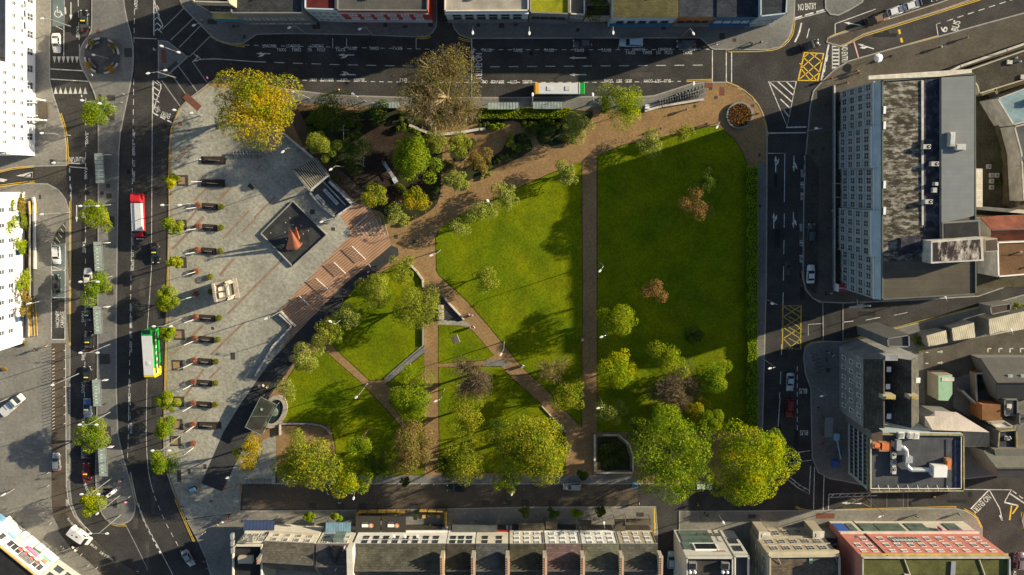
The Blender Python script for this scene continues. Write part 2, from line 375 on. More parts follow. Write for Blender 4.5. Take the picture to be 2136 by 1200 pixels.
# fan shaped stone stripes on the deck side
pv = MB()
for (x0, y0, x1, y1, wd) in ((360, 520, 425, 452, 8), (455, 420, 482, 390, 8), (465, 498, 520, 440, 6), (505, 485, 535, 455, 6), (458, 575, 488, 540, 8), (475, 655, 590, 540, 7), (450, 640, 465, 640, 0), (360, 740, 425, 678, 7), (440, 740, 510, 672, 7), (380, 835, 425, 770, 7), (436, 790, 462, 765, 6), (365, 335, 400, 300, 6), (380, 328, 395, 310, 5), (530, 455, 575, 410, 6), (534, 355, 545, 345, 5), (405, 420, 432, 392, 6), (385, 470, 410, 440, 6)):
    if wd: strip(pv, W2([(x0, y0), (x1, y1)]), wd * .075, .129)
tag(pv.build('paver_line', brownp), kind='structure')
dk = MB()
for i in range(9): strip(dk, W2([(739 + i * 7.5, 475 - i * 3.5 + 2), (758 + i * 6.5, 497 - i * .6)]), .16, .14)
tag(dk.build('deck_light_strip', mat('pale_strip', (.55, .45, .36), .6)), kind='structure')

# ------------------------------------------------------------------ road markings
def line(pts, w=.12, m=white, dash=None, z=.012, sm=0, closed=False):
    if sm: pts = smoothp(pts, sm, closed)
    mb = MB(); strip(mb, W2(pts), w, z, dash, closed)
    return tag(mb.build('road_marking', m), kind='structure')
def dbl(pts, z=.012, sm=1, gap=.16, m=yellow):
    if sm: pts = smoothp(pts, sm, False)
    P = W2(pts); mb = MB(); n = len(P)
    for s in (-gap, gap):
        Q = []
        for i in range(n):
            d = (P[min(i + 1, n - 1)] - P[max(i - 1, 0)]).normalized(); Q.append(P[i] + Vector((-d.y, d.x)) * s)
        strip(mb, Q, .13, z)
    return tag(mb.build('double_yellow_line', m), kind='structure')
TXT = {}
def text(s, cx, cy, length, height, ang=0.0, m=white, z=.013, name='road_lettering', kind='structure'):
    """flat lettering; length/height in photo pixels, ang = reading direction in the photo, degrees anticlockwise"""
    if s not in TXT:
        cu = bpy.data.curves.new('t', 'FONT'); cu.body = s; cu.resolution_u = 3; cu.offset = .012
        o = bpy.data.objects.new('t', cu); COL.objects.link(o); dg = bpy.context.evaluated_depsgraph_get(); dg.update()
        me = bpy.data.meshes.new_from_object(o.evaluated_get(dg)); COL.objects.unlink(o); bpy.data.objects.remove(o)
        c = np.empty(len(me.vertices) * 3); me.vertices.foreach_get('co', c); TXT[s] = (c.reshape(-1, 3), [tuple(p.vertices) for p in me.polygons])
    c, f = TXT[s]; lo, hi = c.min(0), c.max(0); a = R(ang)
    vs = []
    for p in c:
        u = ((p[0] - lo[0]) / (hi[0] - lo[0]) - .5) * length; v = ((p[1] - lo[1]) / (hi[1] - lo[1]) - .5) * height
        g = G(cx + u * math.cos(a) - v * math.sin(a), cy - (u * math.sin(a) + v * math.cos(a)), z); vs.append(g)
    mb = MB(); mb.add(vs, f); o = mb.build(name, m)
    return tag(o, kind=kind) if kind else o
def poly(pts, m=white, z=.012, name='road_marking'):
    P = W2(pts); n = len(P)
    if sum(P[i][0] * P[(i + 1) % n][1] - P[(i + 1) % n][0] * P[i][1] for i in range(n)) < 0: P = P[::-1]
    mb = MB(); mb.add([(p[0], p[1], z) for p in P], [tuple(range(n))]); return tag(mb.build(name, m), kind='structure')
def arrow(x, y, L, ang, turn=0, m=white, z=.012):
    """straight arrow, or with one side barb; centre, length px, pointing angle"""
    a = R(ang)
    def T(u, v): return (x + u * math.cos(a) - v * math.sin(a), y - (u * math.sin(a) + v * math.cos(a)))
    h = L / 2
    poly([T(h, 0), T(h - 12, 3), T(h - 12, 1), T(-h, 1), T(-h, -1), T(h - 12, -1), T(h - 12, -3)], m, z)
    if turn: poly([T(-2, 0), T(4, turn * 3), T(4, turn * 1.5), T(12, turn * 7), T(2, turn * 6), T(0, turn * 4), T(-6, 0)], m, z + .001)
# left main road
line([(281, 0), (279, 120)], .12, dash=(1.2, .8)); line([(279, 165), (273, 600), (268, 900), (266, 960)], .12, dash=(1.3, .9))
line([(318, 168), (316, 560), (308, 680), (305, 905)], .11); line([(305, 905), (307, 960), (312, 1000), (320, 1028)], .12, sm=1)
line([(322, 1035), (345, 1090), (375, 1145), (392, 1180)], .12, dash=(1.2, 1.2))
line([(272, 985), (285, 1045), (300, 1085), (335, 1150), (362, 1202)], .14); line([(287, 1050), (300, 1085), (335, 1155)], .4, dash=(1, .8))
line([(247, 380), (244, 600), (241, 880)], .12, kerbm)
for k, y in enumerate((290, 565, 730, 860)): text('BUSES', 279 - (y > 350) * 2 - (y > 600) * 4, {290: 368, 565: 553, 730: 724, 860: 893}[y], 22, 5, 90)
for w_, y in (('CITY', 341), ('SERVICE', 312), ('ONLY', 280), ('CITY', 528), ('SERVICE', 500), ('CITY', 698), ('SERVICE', 672), ('ONLY', 642), ('CITY', 867), ('SERVICE', 833), ('ONLY', 799)):
    text(w_, 279 - (y > 450) * 3 - (y > 600) * 3 - (y > 780) * 3, y, 26 if w_ == 'SERVICE' else 15, 5, 90)
text('TAXIS', 284, 10, 22, 6, 90)
line([(280, 80), (328, 82)], .25); line([(282, 105), (320, 106)], .25); line([(282, 130), (328, 132)], .25)
# hatched splitters
line([(321, 0), (321, 74)], .2); line([(322, 0), (329, 30), (340, 54)], .2, sm=1); line([(340, 54), (330, 64)], .2)
for y in (12, 24, 36, 48, 60): line([(323, y + 5), (328, y), (330 + y * .12, y + 8)], .2)
line([(320, 168), (319, 236)], .2); line([(327, 168), (338, 178), (328, 205), (320, 230)], .2, sm=1)
for y in (178, 190, 202, 214): line([(321, y - 8), (332, y)], .2)
text('NO', 328, 228, 9, 13, 200); text('ENTRY', 345, 240, 20, 11, 160)
line([(320, 236), (358, 256)], .3, dash=(1.2, .5))
dbl([(376, 226), (364, 250), (357, 275), (354, 320), (353, 450), (350, 600), (345, 800), (343, 880)], sm=1, z=.123)
dbl([(366, 1040), (385, 1085), (405, 1130)], z=.123)
# diagonal crossing lines, upper and lower
for (x0, y0, x1, y1) in ((384, 17, 338, 62), (404, 38, 356, 84), (420, 52, 374, 99), (438, 76, 396, 118)): line([(x0, y0), (x1, y1)], .22, m=kerbm, z=.02)
for (x0, y0, x1, y1) in ((337, 168, 376, 222), (355, 151, 392, 203), (372, 138, 412, 192), (401, 128, 432, 172)): line([(x0, y0), (x1, y1)], .22, m=kerbm, z=.02)
line([(403, 112), (420, 124), (450, 123), (534, 129)], .14); line([(402, 128), (420, 124)], .2); line([(404, 112), (412, 120), (405, 126)], .2)
line([(410, 115), (418, 122), (410, 128)], .18)
dbl([(440, 75), (458, 86), (485, 93), (511, 97)]); dbl([(438, 172), (458, 164), (485, 158), (520, 160)], z=.02)
dbl([(374, 0), (384, 17)])
# top road
line([(511, 94), (534, 95), (900, 103)], .12, dash=(1.0, 1.0)); line([(984, 104), (1250, 104), (1480, 103)], .12, dash=(1.0, 1.0))
line([(534, 129), (700, 135), (900, 139)], .14, dash=(2.2, 1.9)); line([(984, 140), (1100, 139), (1470, 136)], .14, dash=(2.2, 1.9))
line([(560, 166), (650, 168), (860, 172), (1050, 172), (1240, 172), (1420, 170)], .14, dash=(1.0, .9))
for x in (694, 723): line([(x, 80), (x, 101)], .12)
line([(868, 80), (868, 103)], .12); line([(984, 80), (984, 168)], .2); line([(984, 168), (984, 205)], .1, kerbm, z=.13)
line([(1290, 104), (1291, 92)], .12)
for x in (562, 612, 661): text('LOADING', x, 96, 28, 7, 0)
for x in (734, 780, 829): text('TAXIS', x, 101, 20, 7, 0)
for s_, x, L_ in (('TAXIS', 587, 20), ('TIMES', 618, 20), ('ON', 646, 9), ('POLE', 670, 17), ('TAXIS', 710, 20), ('TAXIS', 1315, 20), ('TIMES', 1350, 20), ('ON', 1373, 9), ('POLE', 1395, 17), ('TAXIS', 1434, 20)): text(s_, x, 104 if x < 900 else 110, L_, 7, 0)
for x in (1015, 1080, 1145, 1208, 1264): text('TAXIS', x, 105, 20, 7, 0)
for x in (1332, 1387, 1440): text('LOADING', x, 103, 27, 6, 0)
for s_, x, L_ in (('BUSES', 749, 22), ('CITY', 717, 15), ('SERVICE', 682, 28), ('ONLY', 653, 16), ('ONLY', 841, 16), ('BUSES', 1100, 20), ('CITY', 1071, 15), ('SERVICE', 1038, 27), ('ONLY', 1009, 16),
                  ('BUS', 1392, 13), ('SET', 1372, 13), ('DOWN', 1352, 17), ('BUS', 1311, 13), ('SET', 1291, 13), ('DOWN', 1269, 17)): text(s_, x, 167 if x < 900 else 171 if x < 1200 else 169, L_, 7, 180)
text('NO-ENTRY', 999, 139, 56, 14, -90)
for y in (100, 116): line([(988, y), (988, y + 10)], .3)
for x, y in ((1205, 121), (1205, 156)): arrow(x, y, 36, 180)
for x, y, t_ in ((722, 115, 1), (725, 156, -1)):
    arrow(x, y, 34, 180, t_)
arrow(549, 112, 30, 180, 1)
for x in (1486, 1515, 1526): line([(x, 104), (x, 172)], .2)
dbl([(868, 79), (888, 80), (898, 76)]); dbl([(956, 79), (968, 84), (984, 86)]); dbl([(1432, 169), (1486, 167)])
dbl([(1514, 107), (1600, 106), (1630, 99), (1650, 80), (1656, 55), (1657, 35)]); dbl([(1515, 172), (1545, 184), (1576, 210), (1594, 245), (1600, 278), (1600, 284)], z=.123)
# north east junction
box = [(1678, 110), (1718, 112), (1706, 168), (1665, 168)]
line(box, .36, yellow, closed=True)
for a_, b_ in (((1690, 111), (1716, 130)), ((1676, 120), (1710, 152)), ((1670, 142), (1690, 168)), ((1668, 132), (1704, 168)), ((1705, 112), (1672, 142)), ((1716, 125), (1668, 165)), ((1711, 150), (1690, 167)), ((1688, 110), (1675, 122))): line([a_, b_], .2, yellow)
tri = [(1603, 170), (1661, 170), (1642, 264)]
line(tri, .25, closed=True)
for a_, b_ in (((1622, 170), (1656, 200)), ((1640, 170), (1658, 188)), ((1606, 172), (1651, 212)), ((1628, 207), (1648, 226)), ((1635, 230), (1645, 243))): line([a_, b_], .25)
line([(1640, 266), (1682, 265)], .25); line([(1602, 278), (1682, 277)], .2)
line([(1729, 92), (1713, 168)], .35); line([(1727, 115), (1717, 160)], .25, dash=(1.5, .8))
for i in range(7): poly([(1737, 95 + i * 7.4), (1749, 95 + i * 7.4), (1749, 98.5 + i * 7.4), (1737, 98.5 + i * 7.4)])
line([(1736, 93), (1736, 145)], .12); line([(1750, 92), (1750, 145)], .15)
text('NO ENTRY', 1762, 113, 38, 13, -90); text('NO ENTRY', 1684, 14, 38, 14, 5)
line([(1655, 39), (1724, 19)], .3, dash=(2, .6)); line([(1656, 42), (1724, 23)], .15)
arrow(1806, 97, 36, 163, 1); line([(1742, 50), (1742, 76)], .15); line([(1742, 50), (1827, 19)], .15); arrow(1778, 50, 36, 170)
line([(1672, 48), (1667, 70), (1658, 88)], .35, sm=1); line([(1688, 60), (1683, 80)], .2)
line([(1779, 80), (1795, 135)], .3, mat('pink_tape', (.6, .35, .35), .6), z=.02)
line([(1875, 62), (1882, 90)], .5, yellow, dash=(1.0, .9))
dbl([(1748, 143), (1780, 128), (1860, 103), (1957, 76)], z=.02, sm=0); dbl([(1752, 96), (1765, 92), (1800, 75), (1960, 25), (2040, 0), (2080, -14)], z=.02, sm=0)
dbl([(1724, 88), (1727, 80), (1745, 72), (1800, 55)], z=.02); dbl([(1724, 18), (1735, 29), (1750, 31), (1768, 20), (1798, 4)], z=.02)
line([(1957, 76), (1953, 51), (1962, 48)], .15); line([(1975, 44), (2110, 0), (2140, -10)], .15, dash=(1.4, 1.0))
text('9', 1969, 61, 12, 15, -105); text('BUS', 1994, 54, 22, 15, 75)
# east road
line([(1602, 320), (1637, 320), (1636, 422)], .15); line([(1636, 446), (1634, 600), (1630, 740)], .15, dash=(3.2, 2.8)); line([(1629, 775), (1626, 830)], .15, dash=(3, 2)); line([(1627, 830), (1623, 890)], .15)
for x, y, d_, t_ in ((1618, 342, 90, -1), (1656, 342, -90, 1), (1614, 460, 90, -1), (1655, 460, -90, 1)): arrow(x, y, 34, d_, t_)
for s_, y in (('DOWN', 362), ('SET', 387), ('BUS', 410), ('DOWN', 475), ('SET', 508), ('BUS', 540)): text(s_, 1673 - (y > 450) * 2, y, 15, 6, -90)
line([(1678, 325), (1674, 560)], .12, dash=(1, 1)); dbl([(1674, 565), (1675, 580), (1682, 605), (1697, 622), (1713, 631)], z=.02)
line([(1633, 638), (1671, 638), (1670, 728), (1632, 728)], .28, mat('faded_yellow_paint', (.42, .33, .06), .7), closed=True)
for i in range(4):
    y = 638 + i * 22.5
    line([(1633, y), (1670, y + 24)] if i < 3 else [(1633, y), (1655, 728)], .18, MATS['faded_yellow_paint']); line([(1671, y), (1633, y + 24)] if i < 3 else [(1671, y), (1645, 728)], .18, MATS['faded_yellow_paint'])
    line([(1645, y), (1671, y + 14)], .15, MATS['faded_yellow_paint'])
line([(1663, 764), (1663, 900)], .15, dash=(1.2, .8)); text('BUS', 1675, 816, 17, 11, 180); text('BUS', 1677, 903, 17, 11, 180)
line([(1716, 632), (1717, 710)], .2, kerbm, z=.13); line([(1758, 634), (1758, 711)], .2, kerbm, z=.13)
line([(1686, 700), (1686, 677), (1716, 675)], .1); line([(1760, 672), (1780, 670)], .15); line([(1806, 668), (1836, 662)], .15); line([(1865, 658), (1893, 652)], .1)
dbl([(1678, 725), (1690, 715), (1716, 712)], z=.128, m=MATS['faded_yellow_paint']); dbl([(1760, 710), (1790, 705), (1850, 689), (1930, 668), (2045, 640)], z=.128, m=MATS['faded_yellow_paint'])
line([(1640, 948), (1690, 940)], .15); line([(1640, 967), (1693, 960)], .15); line([(1643, 1000), (1665, 1018), (1688, 1031), (1691, 972)], .18); line([(1648, 996), (1668, 1012), (1689, 1024)], .15)
for x, y in ((1656, 1008), (1666, 1014), (1676, 1020)): line([(x, y), (x + 5, y + 6 - 8)], .15)
for x in (1699, 1719): line([(x, 975 if x < 1710 else 990), (x - 2, 1064)], .18)
line([(1729, 1031), (1728, 1064)], .18); line([(1729, 1031), (1830, 1028), (1900, 1026)], .15); line([(1730, 1038), (1830, 1034)], .15)
for i in range(6): line([(1733 + i * 15, 1037), (1740 + i * 15, 1031)], .15)
arrow(1776, 1050, 42, 178); line([(1759, 1058), (1816, 1030)], .15, brownp); line([(1759, 1032), (1816, 1058)], .15, brownp)
for x in (1817, 1850, 1884, 1894): line([(x, 1028), (x, 1058)], .08, kerbm)
dbl([(1660, 1058), (1675, 1064), (1697, 1066)], z=.02); dbl([(1729, 1065), (1830, 1062), (1995, 1058)], z=.02); dbl([(2010, 1062), (2035, 1075), (2047, 1100)], z=.128)
line([(2004, 1021), (2110, 1022)], .15); line([(2062, 1023), (2025, 1062)], .3); line([(2064, 1023), (2085, 1060), (2091, 1085)], .2); line([(2110, 1021), (2095, 1048)], .2)
text('NO ENTRY', 2047, 1052, 48, 13, 225 - 180 + 180); line([(2107, 1030), (2140, 1052)], .3); line([(2112, 1024), (2140, 1045)], .2, dash=(1.2, .8))
for (x0, y0, x1, y1) in ((2085, 1075, 2091, 1086), (2110, 1055, 2106, 1085), (2124, 1055, 2112, 1072), (2095, 1048, 2124, 1055)): line([(x0, y0), (x1, y1)], .35, yellow if x0 > 2100 else white)
dbl([(2133, 1068), (2131, 1085), (2134, 1104)], z=.02)
text('TAXI', 2117, 1162, 22, 6, -90); text('TAXI', 2117, 1195, 22, 6, -90)
# south lane
line([(1365, 1060), (1365, 1090)], .3, yellow, z=.128); line([(1366, 1090), (1366, 1112)], .3, yellow, z=.128)
# west road
line([(163, 0), (166, 118)], .13, dash=(1.4, 1.0)); line([(179, 205), (178, 700), (175, 900), (178, 1020)], .12, dash=(1.2, 1.2))
arrow(148, 24, 38, -90); line([(134, 0), (133, 118)], .15); line([(111, 52), (132, 52)], .15); line([(111, 52), (133, 63)], .12)
line([(136, 15), (137, 30)], .3)
for x, y in ((162, 66), (181, 289), (179, 362), (175, 443), (175, 515), (173, 660), (173, 740), (173, 808), (173, 884), (172, 945)): text('TAXIS', x, y, 24, 6, -90)
text('TAXIS', 181, 1019, 22, 6, -65)
def teeth(x0, x1, y, h, n, up):
    for i in range(n):
        xa = x0 + (x1 - x0) * i / n; xb = x0 + (x1 - x0) * (i + .8) / n
        poly([(xa, y), (xb, y), ((xa + xb) / 2, y + h * up)], m=MATS['road_white_dim'])
mat('road_white_dim', (.5, .49, .45), .7, .2, 1)
teeth(110, 166, 118, 14, 6, 1); teeth(112, 184, 196, 14, 7, -1)
line([(104, 144), (174, 148)], .2); line([(104, 165), (184, 170)], .2); line([(170, 198), (172, 214)], .25, dash=(.5, .4))
text('NO-ENTRY', 162, 335, 34, 15, 0); line([(145, 348), (181, 351)], .2)
dbl([(127, 237), (136, 265), (141, 300), (142, 345)], z=.128); dbl([(147, 420), (147, 560), (146, 720)], z=.128)
line([(145, 351), (148, 420)], .25, dash=(1, .8)); line([(149, 390), (148, 425)], .12)
dbl([(0, 358), (30, 351), (72, 347)], z=.128); dbl([(0, 388), (30, 384), (73, 379)], z=.128)
line([(50, 369), (66, 361)], .2); line([(50, 369), (66, 370)], .2); line([(66, 361), (66, 370)], .3); poly([(33, 367), (60, 360), (68, 359), (68, 371)], z=.012); poly([(0, 372), (16, 375), (8, 380), (0, 379)])
arrow(160, 446, 36, -90)
for i in range(5): line([(112 + i * 5, 504 - i * 9), (122 + i * 4, 510 - i * 10 + 6)], .12, z=.14)
for p, q in (((108, 564), (138, 563)), ((108, 508), (108, 708)), ((137, 508), (136, 708)), ((108, 621), (136, 621)), ((108, 708), (136, 708)), ((111, 556), (137, 565))): line([p, q], .15, z=.135)
text('HACKNEY', 120, 666, 34, 8, 90, z=.14); text('CARRIAGE', 130, 667, 34, 8, 90, z=.14)
# wheelchair bay emblem
wc = MB(); c = W2([(121, 27)])[0]
strip(wc, [(c.x + .75 * math.cos(t * .35), c.y - .2 + .75 * math.sin(t * .35)) for t in range(-12, 4)], .18, .02)
strip(wc, [(c.x - .1, c.y + .9), (c.x - .1, c.y + .1), (c.x + .7, c.y + .1), (c.x + 1.0, c.y - .6)], .2, .022)
wc.lathe((c.x - .1, c.y + 1.2, .015), [(.18, 0), (.18, .006)], 8); tag(wc.build('wheelchair_emblem', white), kind='structure')
line([(137, 718), (139, 1015), (144, 1050), (156, 1076), (170, 1090), (190, 1110)], .14, z=.14)
line([(107, 716), (107, 1040), (110, 1076), (124, 1105)], .12, kerbm, z=.14)
for s_, x, y, an in (('BUS', 142, 930, -90), ('SET DOWN', 141, 985, -90), ('AREA', 140, 1050, -88), ('BUS STOP', 148, 1090, -55), ('BUS', 196, 1140, -35), ('SET', 215, 1156, -35), ('DOWN', 230, 1165, -35)): text(s_, x, y, {'SET DOWN': 34, 'BUS STOP': 22}.get(s_, 16), 5, an, z=.14)
line([(262, 1095), (285, 1140), (308, 1188)], .16, m=kerbm); line([(240, 1175), (262, 1192), (290, 1192)], .14)
dbl([(212, 1072), (224, 1087), (240, 1096), (262, 1096)], z=.02); dbl([(268, 990), (280, 1035), (286, 1052)], z=.02)
text('TAXIS', 430, 198 - 400, 20, 5) if False else None
# tactile paving, manhole lids, tree pits and tree grids
td = MB()
for (x0, y0, x1, y1) in ((1498, 173, 1512, 182), (1501, 184, 1509, 198)): pass
mat('dark_cover', (.06, .055, .05), .7, .2, 3); mat('rust_cover', (.17, .07, .05), .7, .2, 3)
def cover(x, y, wx, wy, m='dark_cover', z=.137, an=0):
    mb = MB(); c = G(x, y).xy; s_ = .109; mb.box((c.x, c.y, z - .01), (wx * s_, wy * s_, .02), an)
    return tag(mb.build('access_cover', MATS[m]), kind='structure')
for q in ((205, 66, 7, 7, 'rust_cover'), (376, 259, 8, 8, 'rust_cover'), (453, 266, 6, 9), (232, 205, 17, 12), (209, 205, 7, 15), (108, 338, 7, 11), (226, 388, 8, 8), (213, 403, 7, 7), (228, 409, 11, 11), (84, 411, 5, 9), (486, 743, 10, 15), (444, 685, 6, 6), (240, 1050, 9, 20), (229, 1049, 10, 7), (225, 1020, 18, 6), (219, 749, 22, 22), (374, 993, 9, 27), (395, 983, 7, 10), (428, 973, 7, 10), (447, 985, 7, 8), (441, 1045, 5, 4),
          (660, 55, 16, 11), (740, 47, 10, 5), (804, 52, 8, 8), (845, 56, 10, 5), (898, 52, 10, 8), (1046, 54, 11, 9), (998, 53, 7, 6), (1076, 52, 8, 5), (1205, 63, 7, 7), (1266, 46, 8, 6), (1384, 59, 9, 7), (443, 46, 20, 10), (488, 55, 7, 5), (497, 55, 4, 4), (510, 77, 6, 7), (1506, 191, 10, 17, 'rust_cover'), (1493, 204, 7, 6), (1482, 185, 6, 6), (1570, 221, 6, 6), (1449, 222, 6, 6), (1532, 84, 7, 7), (1506, 76, 11, 12),
          (1584, 324, 5, 6), (1585, 430, 5, 6), (1580, 790, 5, 6), (1695, 317, 8, 10), (1717, 311, 6, 7), (1719, 348, 7, 4), (1728, 476, 7, 4), (1727, 772, 9, 8), (1707, 850, 5, 4), (652, 442, 10, 10), (695, 478, 8, 7), (826, 494, 8, 8), (865, 504, 9, 8), (2102, 1097, 0, 0)):
    if q[2]: cover(*q)
for x, y in ((1335, 1073), (1568, 1077)): cover(x, y, 16, 9)
cover(1721, 1076, 40, 12, 'rust_cover')
for x in (652, 710, 756, 810, 863, 1095, 1152, 1203, 1253, 1303, 1058, 1012): cover(x, 1055 if x < 1000 else 1049, 17, 12, z=.05 if x < 1000 or 1 else .1)
grid = mat('tree_pit_gravel', (.30, .20, .11), .9, .2, 2)
for (x, y) in ((381, 377), (378, 470), (378, 548), (374, 698), (370, 762), (373, 838), (370, 885), (366, 920)):
    cover(x, y, 24, 23); mb = MB(); c = G(x, y).xy; mb.box((c.x - .2, c.y, .14), (1.5, 1.6, .02)); tag(mb.build('tree_pit', grid), kind='structure')
for (x, y) in ((232, 240), (232, 462), (230, 605), (225, 900), (222, 1030)): cover(x, y, 14, 22)
for (x, y) in ((445, 334), (445, 382), (438, 887)): cover(x, y, 50, 15)
cover(401, 213, 40, 14, 'rust_cover', an=R(-42))
cover(342, 118, 9, 26, 'rust_cover'); cover(360, 139, 26, 8, an=R(40)); cover(268, 110, 16, 18); cover(1478, 178, 16, 10, 'rust_cover', z=.133)
cover(524, 390, 14, 8, an=R(-40))

rngp = random.Random(21); rep_d = mat('fresh_tarmac', (.028, .028, .028), .85, .15, .5, .2); rep_l = mat('old_tarmac', (.075, .07, .062), .9, .25, .6, .25); oil = mat('oil_stain', (.022, .021, .02), .6, .3, 2, .3)
for i in range(46):
    zone = rngp.choice(((255, 345, 170, 1100), (420, 1450, 95, 180), (1610, 1675, 290, 900), (150, 200, 200, 1000), (1760, 2000, 640, 680), (1700, 2000, 60, 120), (300, 420, 960, 1180), (1700, 2040, 1030, 1055)))
    x = rngp.uniform(zone[0], zone[1]); y = rngp.uniform(zone[2], zone[3]); vert = zone[3] - zone[2] > zone[1] - zone[0]
    l_, w_ = rngp.uniform(12, 70), rngp.uniform(5, 12)
    if vert: l_, w_ = w_, l_
    if i % 3 == 2: poly(smoothp([(x + math.cos(k) * rngp.uniform(3, 8), y + math.sin(k) * rngp.uniform(3, 8)) for k in range(6)], 1), oil, .006, 'oil_stain')
    else: poly([(x, y), (x + l_, y + rngp.uniform(-1, 1)), (x + l_, y + w_), (x, y + w_)], rep_d if i % 3 else rep_l, .004 + .0001 * i, 'road_repair')
for (x, y) in ((618, 145), (1040, 127), (1505, 135), (1560, 128), (300, 590), (325, 760), (160, 620), (1650, 560), (262, 1010)): mb = MB(); mb.lathe((*G(x, y).xy, .004), [(.38, 0), (.38, .01)], 14); tag(mb.build('manhole_cover', MATS['dark_cover']), kind='structure')
# ------------------------------------------------------------------ foliage
def leaves(cen, rad, n, size, rng, ratio=1.35, up=.25):
    """leaf faces spread over lobes; cen (k,3), rad (k,3)"""
    k = len(cen); vol = (rad[:, 0] * rad[:, 1]) ** 1.0; pr = vol / vol.sum()
    i = rng.choice(k, n, p=pr); d = rng.normal(size=(n, 3)); d /= np.linalg.norm(d, axis=1)[:, None]
    d[:, 2] = np.where(d[:, 2] < -.35, -d[:, 2], d[:, 2])
    rr = rng.uniform(.62, 1.0, n) ** .6
    p = cen[i] + d * rad[i] * rr[:, None]
    nrm = d + rng.normal(size=(n, 3)) * .65 + np.array([0, 0, up]); nrm /= np.linalg.norm(nrm, axis=1)[:, None]
    a = np.cross(nrm, rng.normal(size=(n, 3))); a /= np.linalg.norm(a, axis=1)[:, None] + 1e-9; b = np.cross(nrm, a)
    s = size * rng.uniform(.6, 1.3, n)[:, None]; a *= s * .5 * ratio; b *= s * .5 / ratio
    v = np.stack([p - a, p + b * .8 - a * .1, p + a, p - b * .8 - a * .1], 1).reshape(-1, 3)
    return v
def leafmesh(name, v, m):
    n = len(v) // 4; me = bpy.data.meshes.new(name); me.vertices.add(n * 4); me.loops.add(n * 4); me.polygons.add(n)
    me.vertices.foreach_set('co', v.astype(np.float32).ravel()); me.loops.foreach_set('vertex_index', np.arange(n * 4, dtype=np.int32))
    me.polygons.foreach_set('loop_start', np.arange(0, n * 4, 4, dtype=np.int32)); me.polygons.foreach_set('loop_total', np.full(n, 4, dtype=np.int32))
    me.materials.append(m); me.update(); me.validate(); return me
LM = {
    'lime': leafmat('leaf_lime', (.20, .27, .012), (.30, .34, .015), .5),
    'gold': leafmat('leaf_gold', (.42, .31, .012), (.24, .27, .015), .5, .25),
    'yellow': leafmat('leaf_yellow', (.46, .42, .01), (.24, .32, .012), .44, .3),
    'green': leafmat('leaf_green', (.15, .24, .012), (.24, .30, .015), .5, .3),
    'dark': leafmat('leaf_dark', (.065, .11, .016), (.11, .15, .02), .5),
    'olive': leafmat('leaf_olive', (.27, .29, .035), (.19, .235, .025), .5, .3),
    'olivegold': leafmat('leaf_olive_gold', (.31, .30, .022), (.19, .24, .018), .5, .3),
    'silver': leafmat('leaf_silver', (.32, .34, .08), (.24, .28, .045), .5, .5),
    'brown': leafmat('leaf_brown', (.25, .17, .06), (.17, .16, .035), .5, .4),
    'tan': leafmat('leaf_tan', (.215, .165, .055), (.185, .17, .04), .5, .3),
    'mauve': leafmat('leaf_mauve', (.16, .12, .085), (.12, .10, .055), .5, .4),
    'orange': leafmat('leaf_orange', (.42, .19, .02), (.34, .25, .03), .5, .4),
    'rust': leafmat('leaf_rust', (.38, .19, .07), (.24, .15, .05), .45, .5),
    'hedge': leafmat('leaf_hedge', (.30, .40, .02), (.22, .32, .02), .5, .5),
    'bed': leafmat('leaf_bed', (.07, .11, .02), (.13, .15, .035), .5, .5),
    'red': leafmat('flower_red', (.50, .12, .07), (.42, .24, .13), .5, 3),
    'redbed': leafmat('flower_bed_mix', (.30, .09, .05), (.22, .19, .05), .5, 2.5),
    'ochre': leafmat('leaf_ochre', (.30, .20, .05), (.16, .15, .03), .5, 2),
}
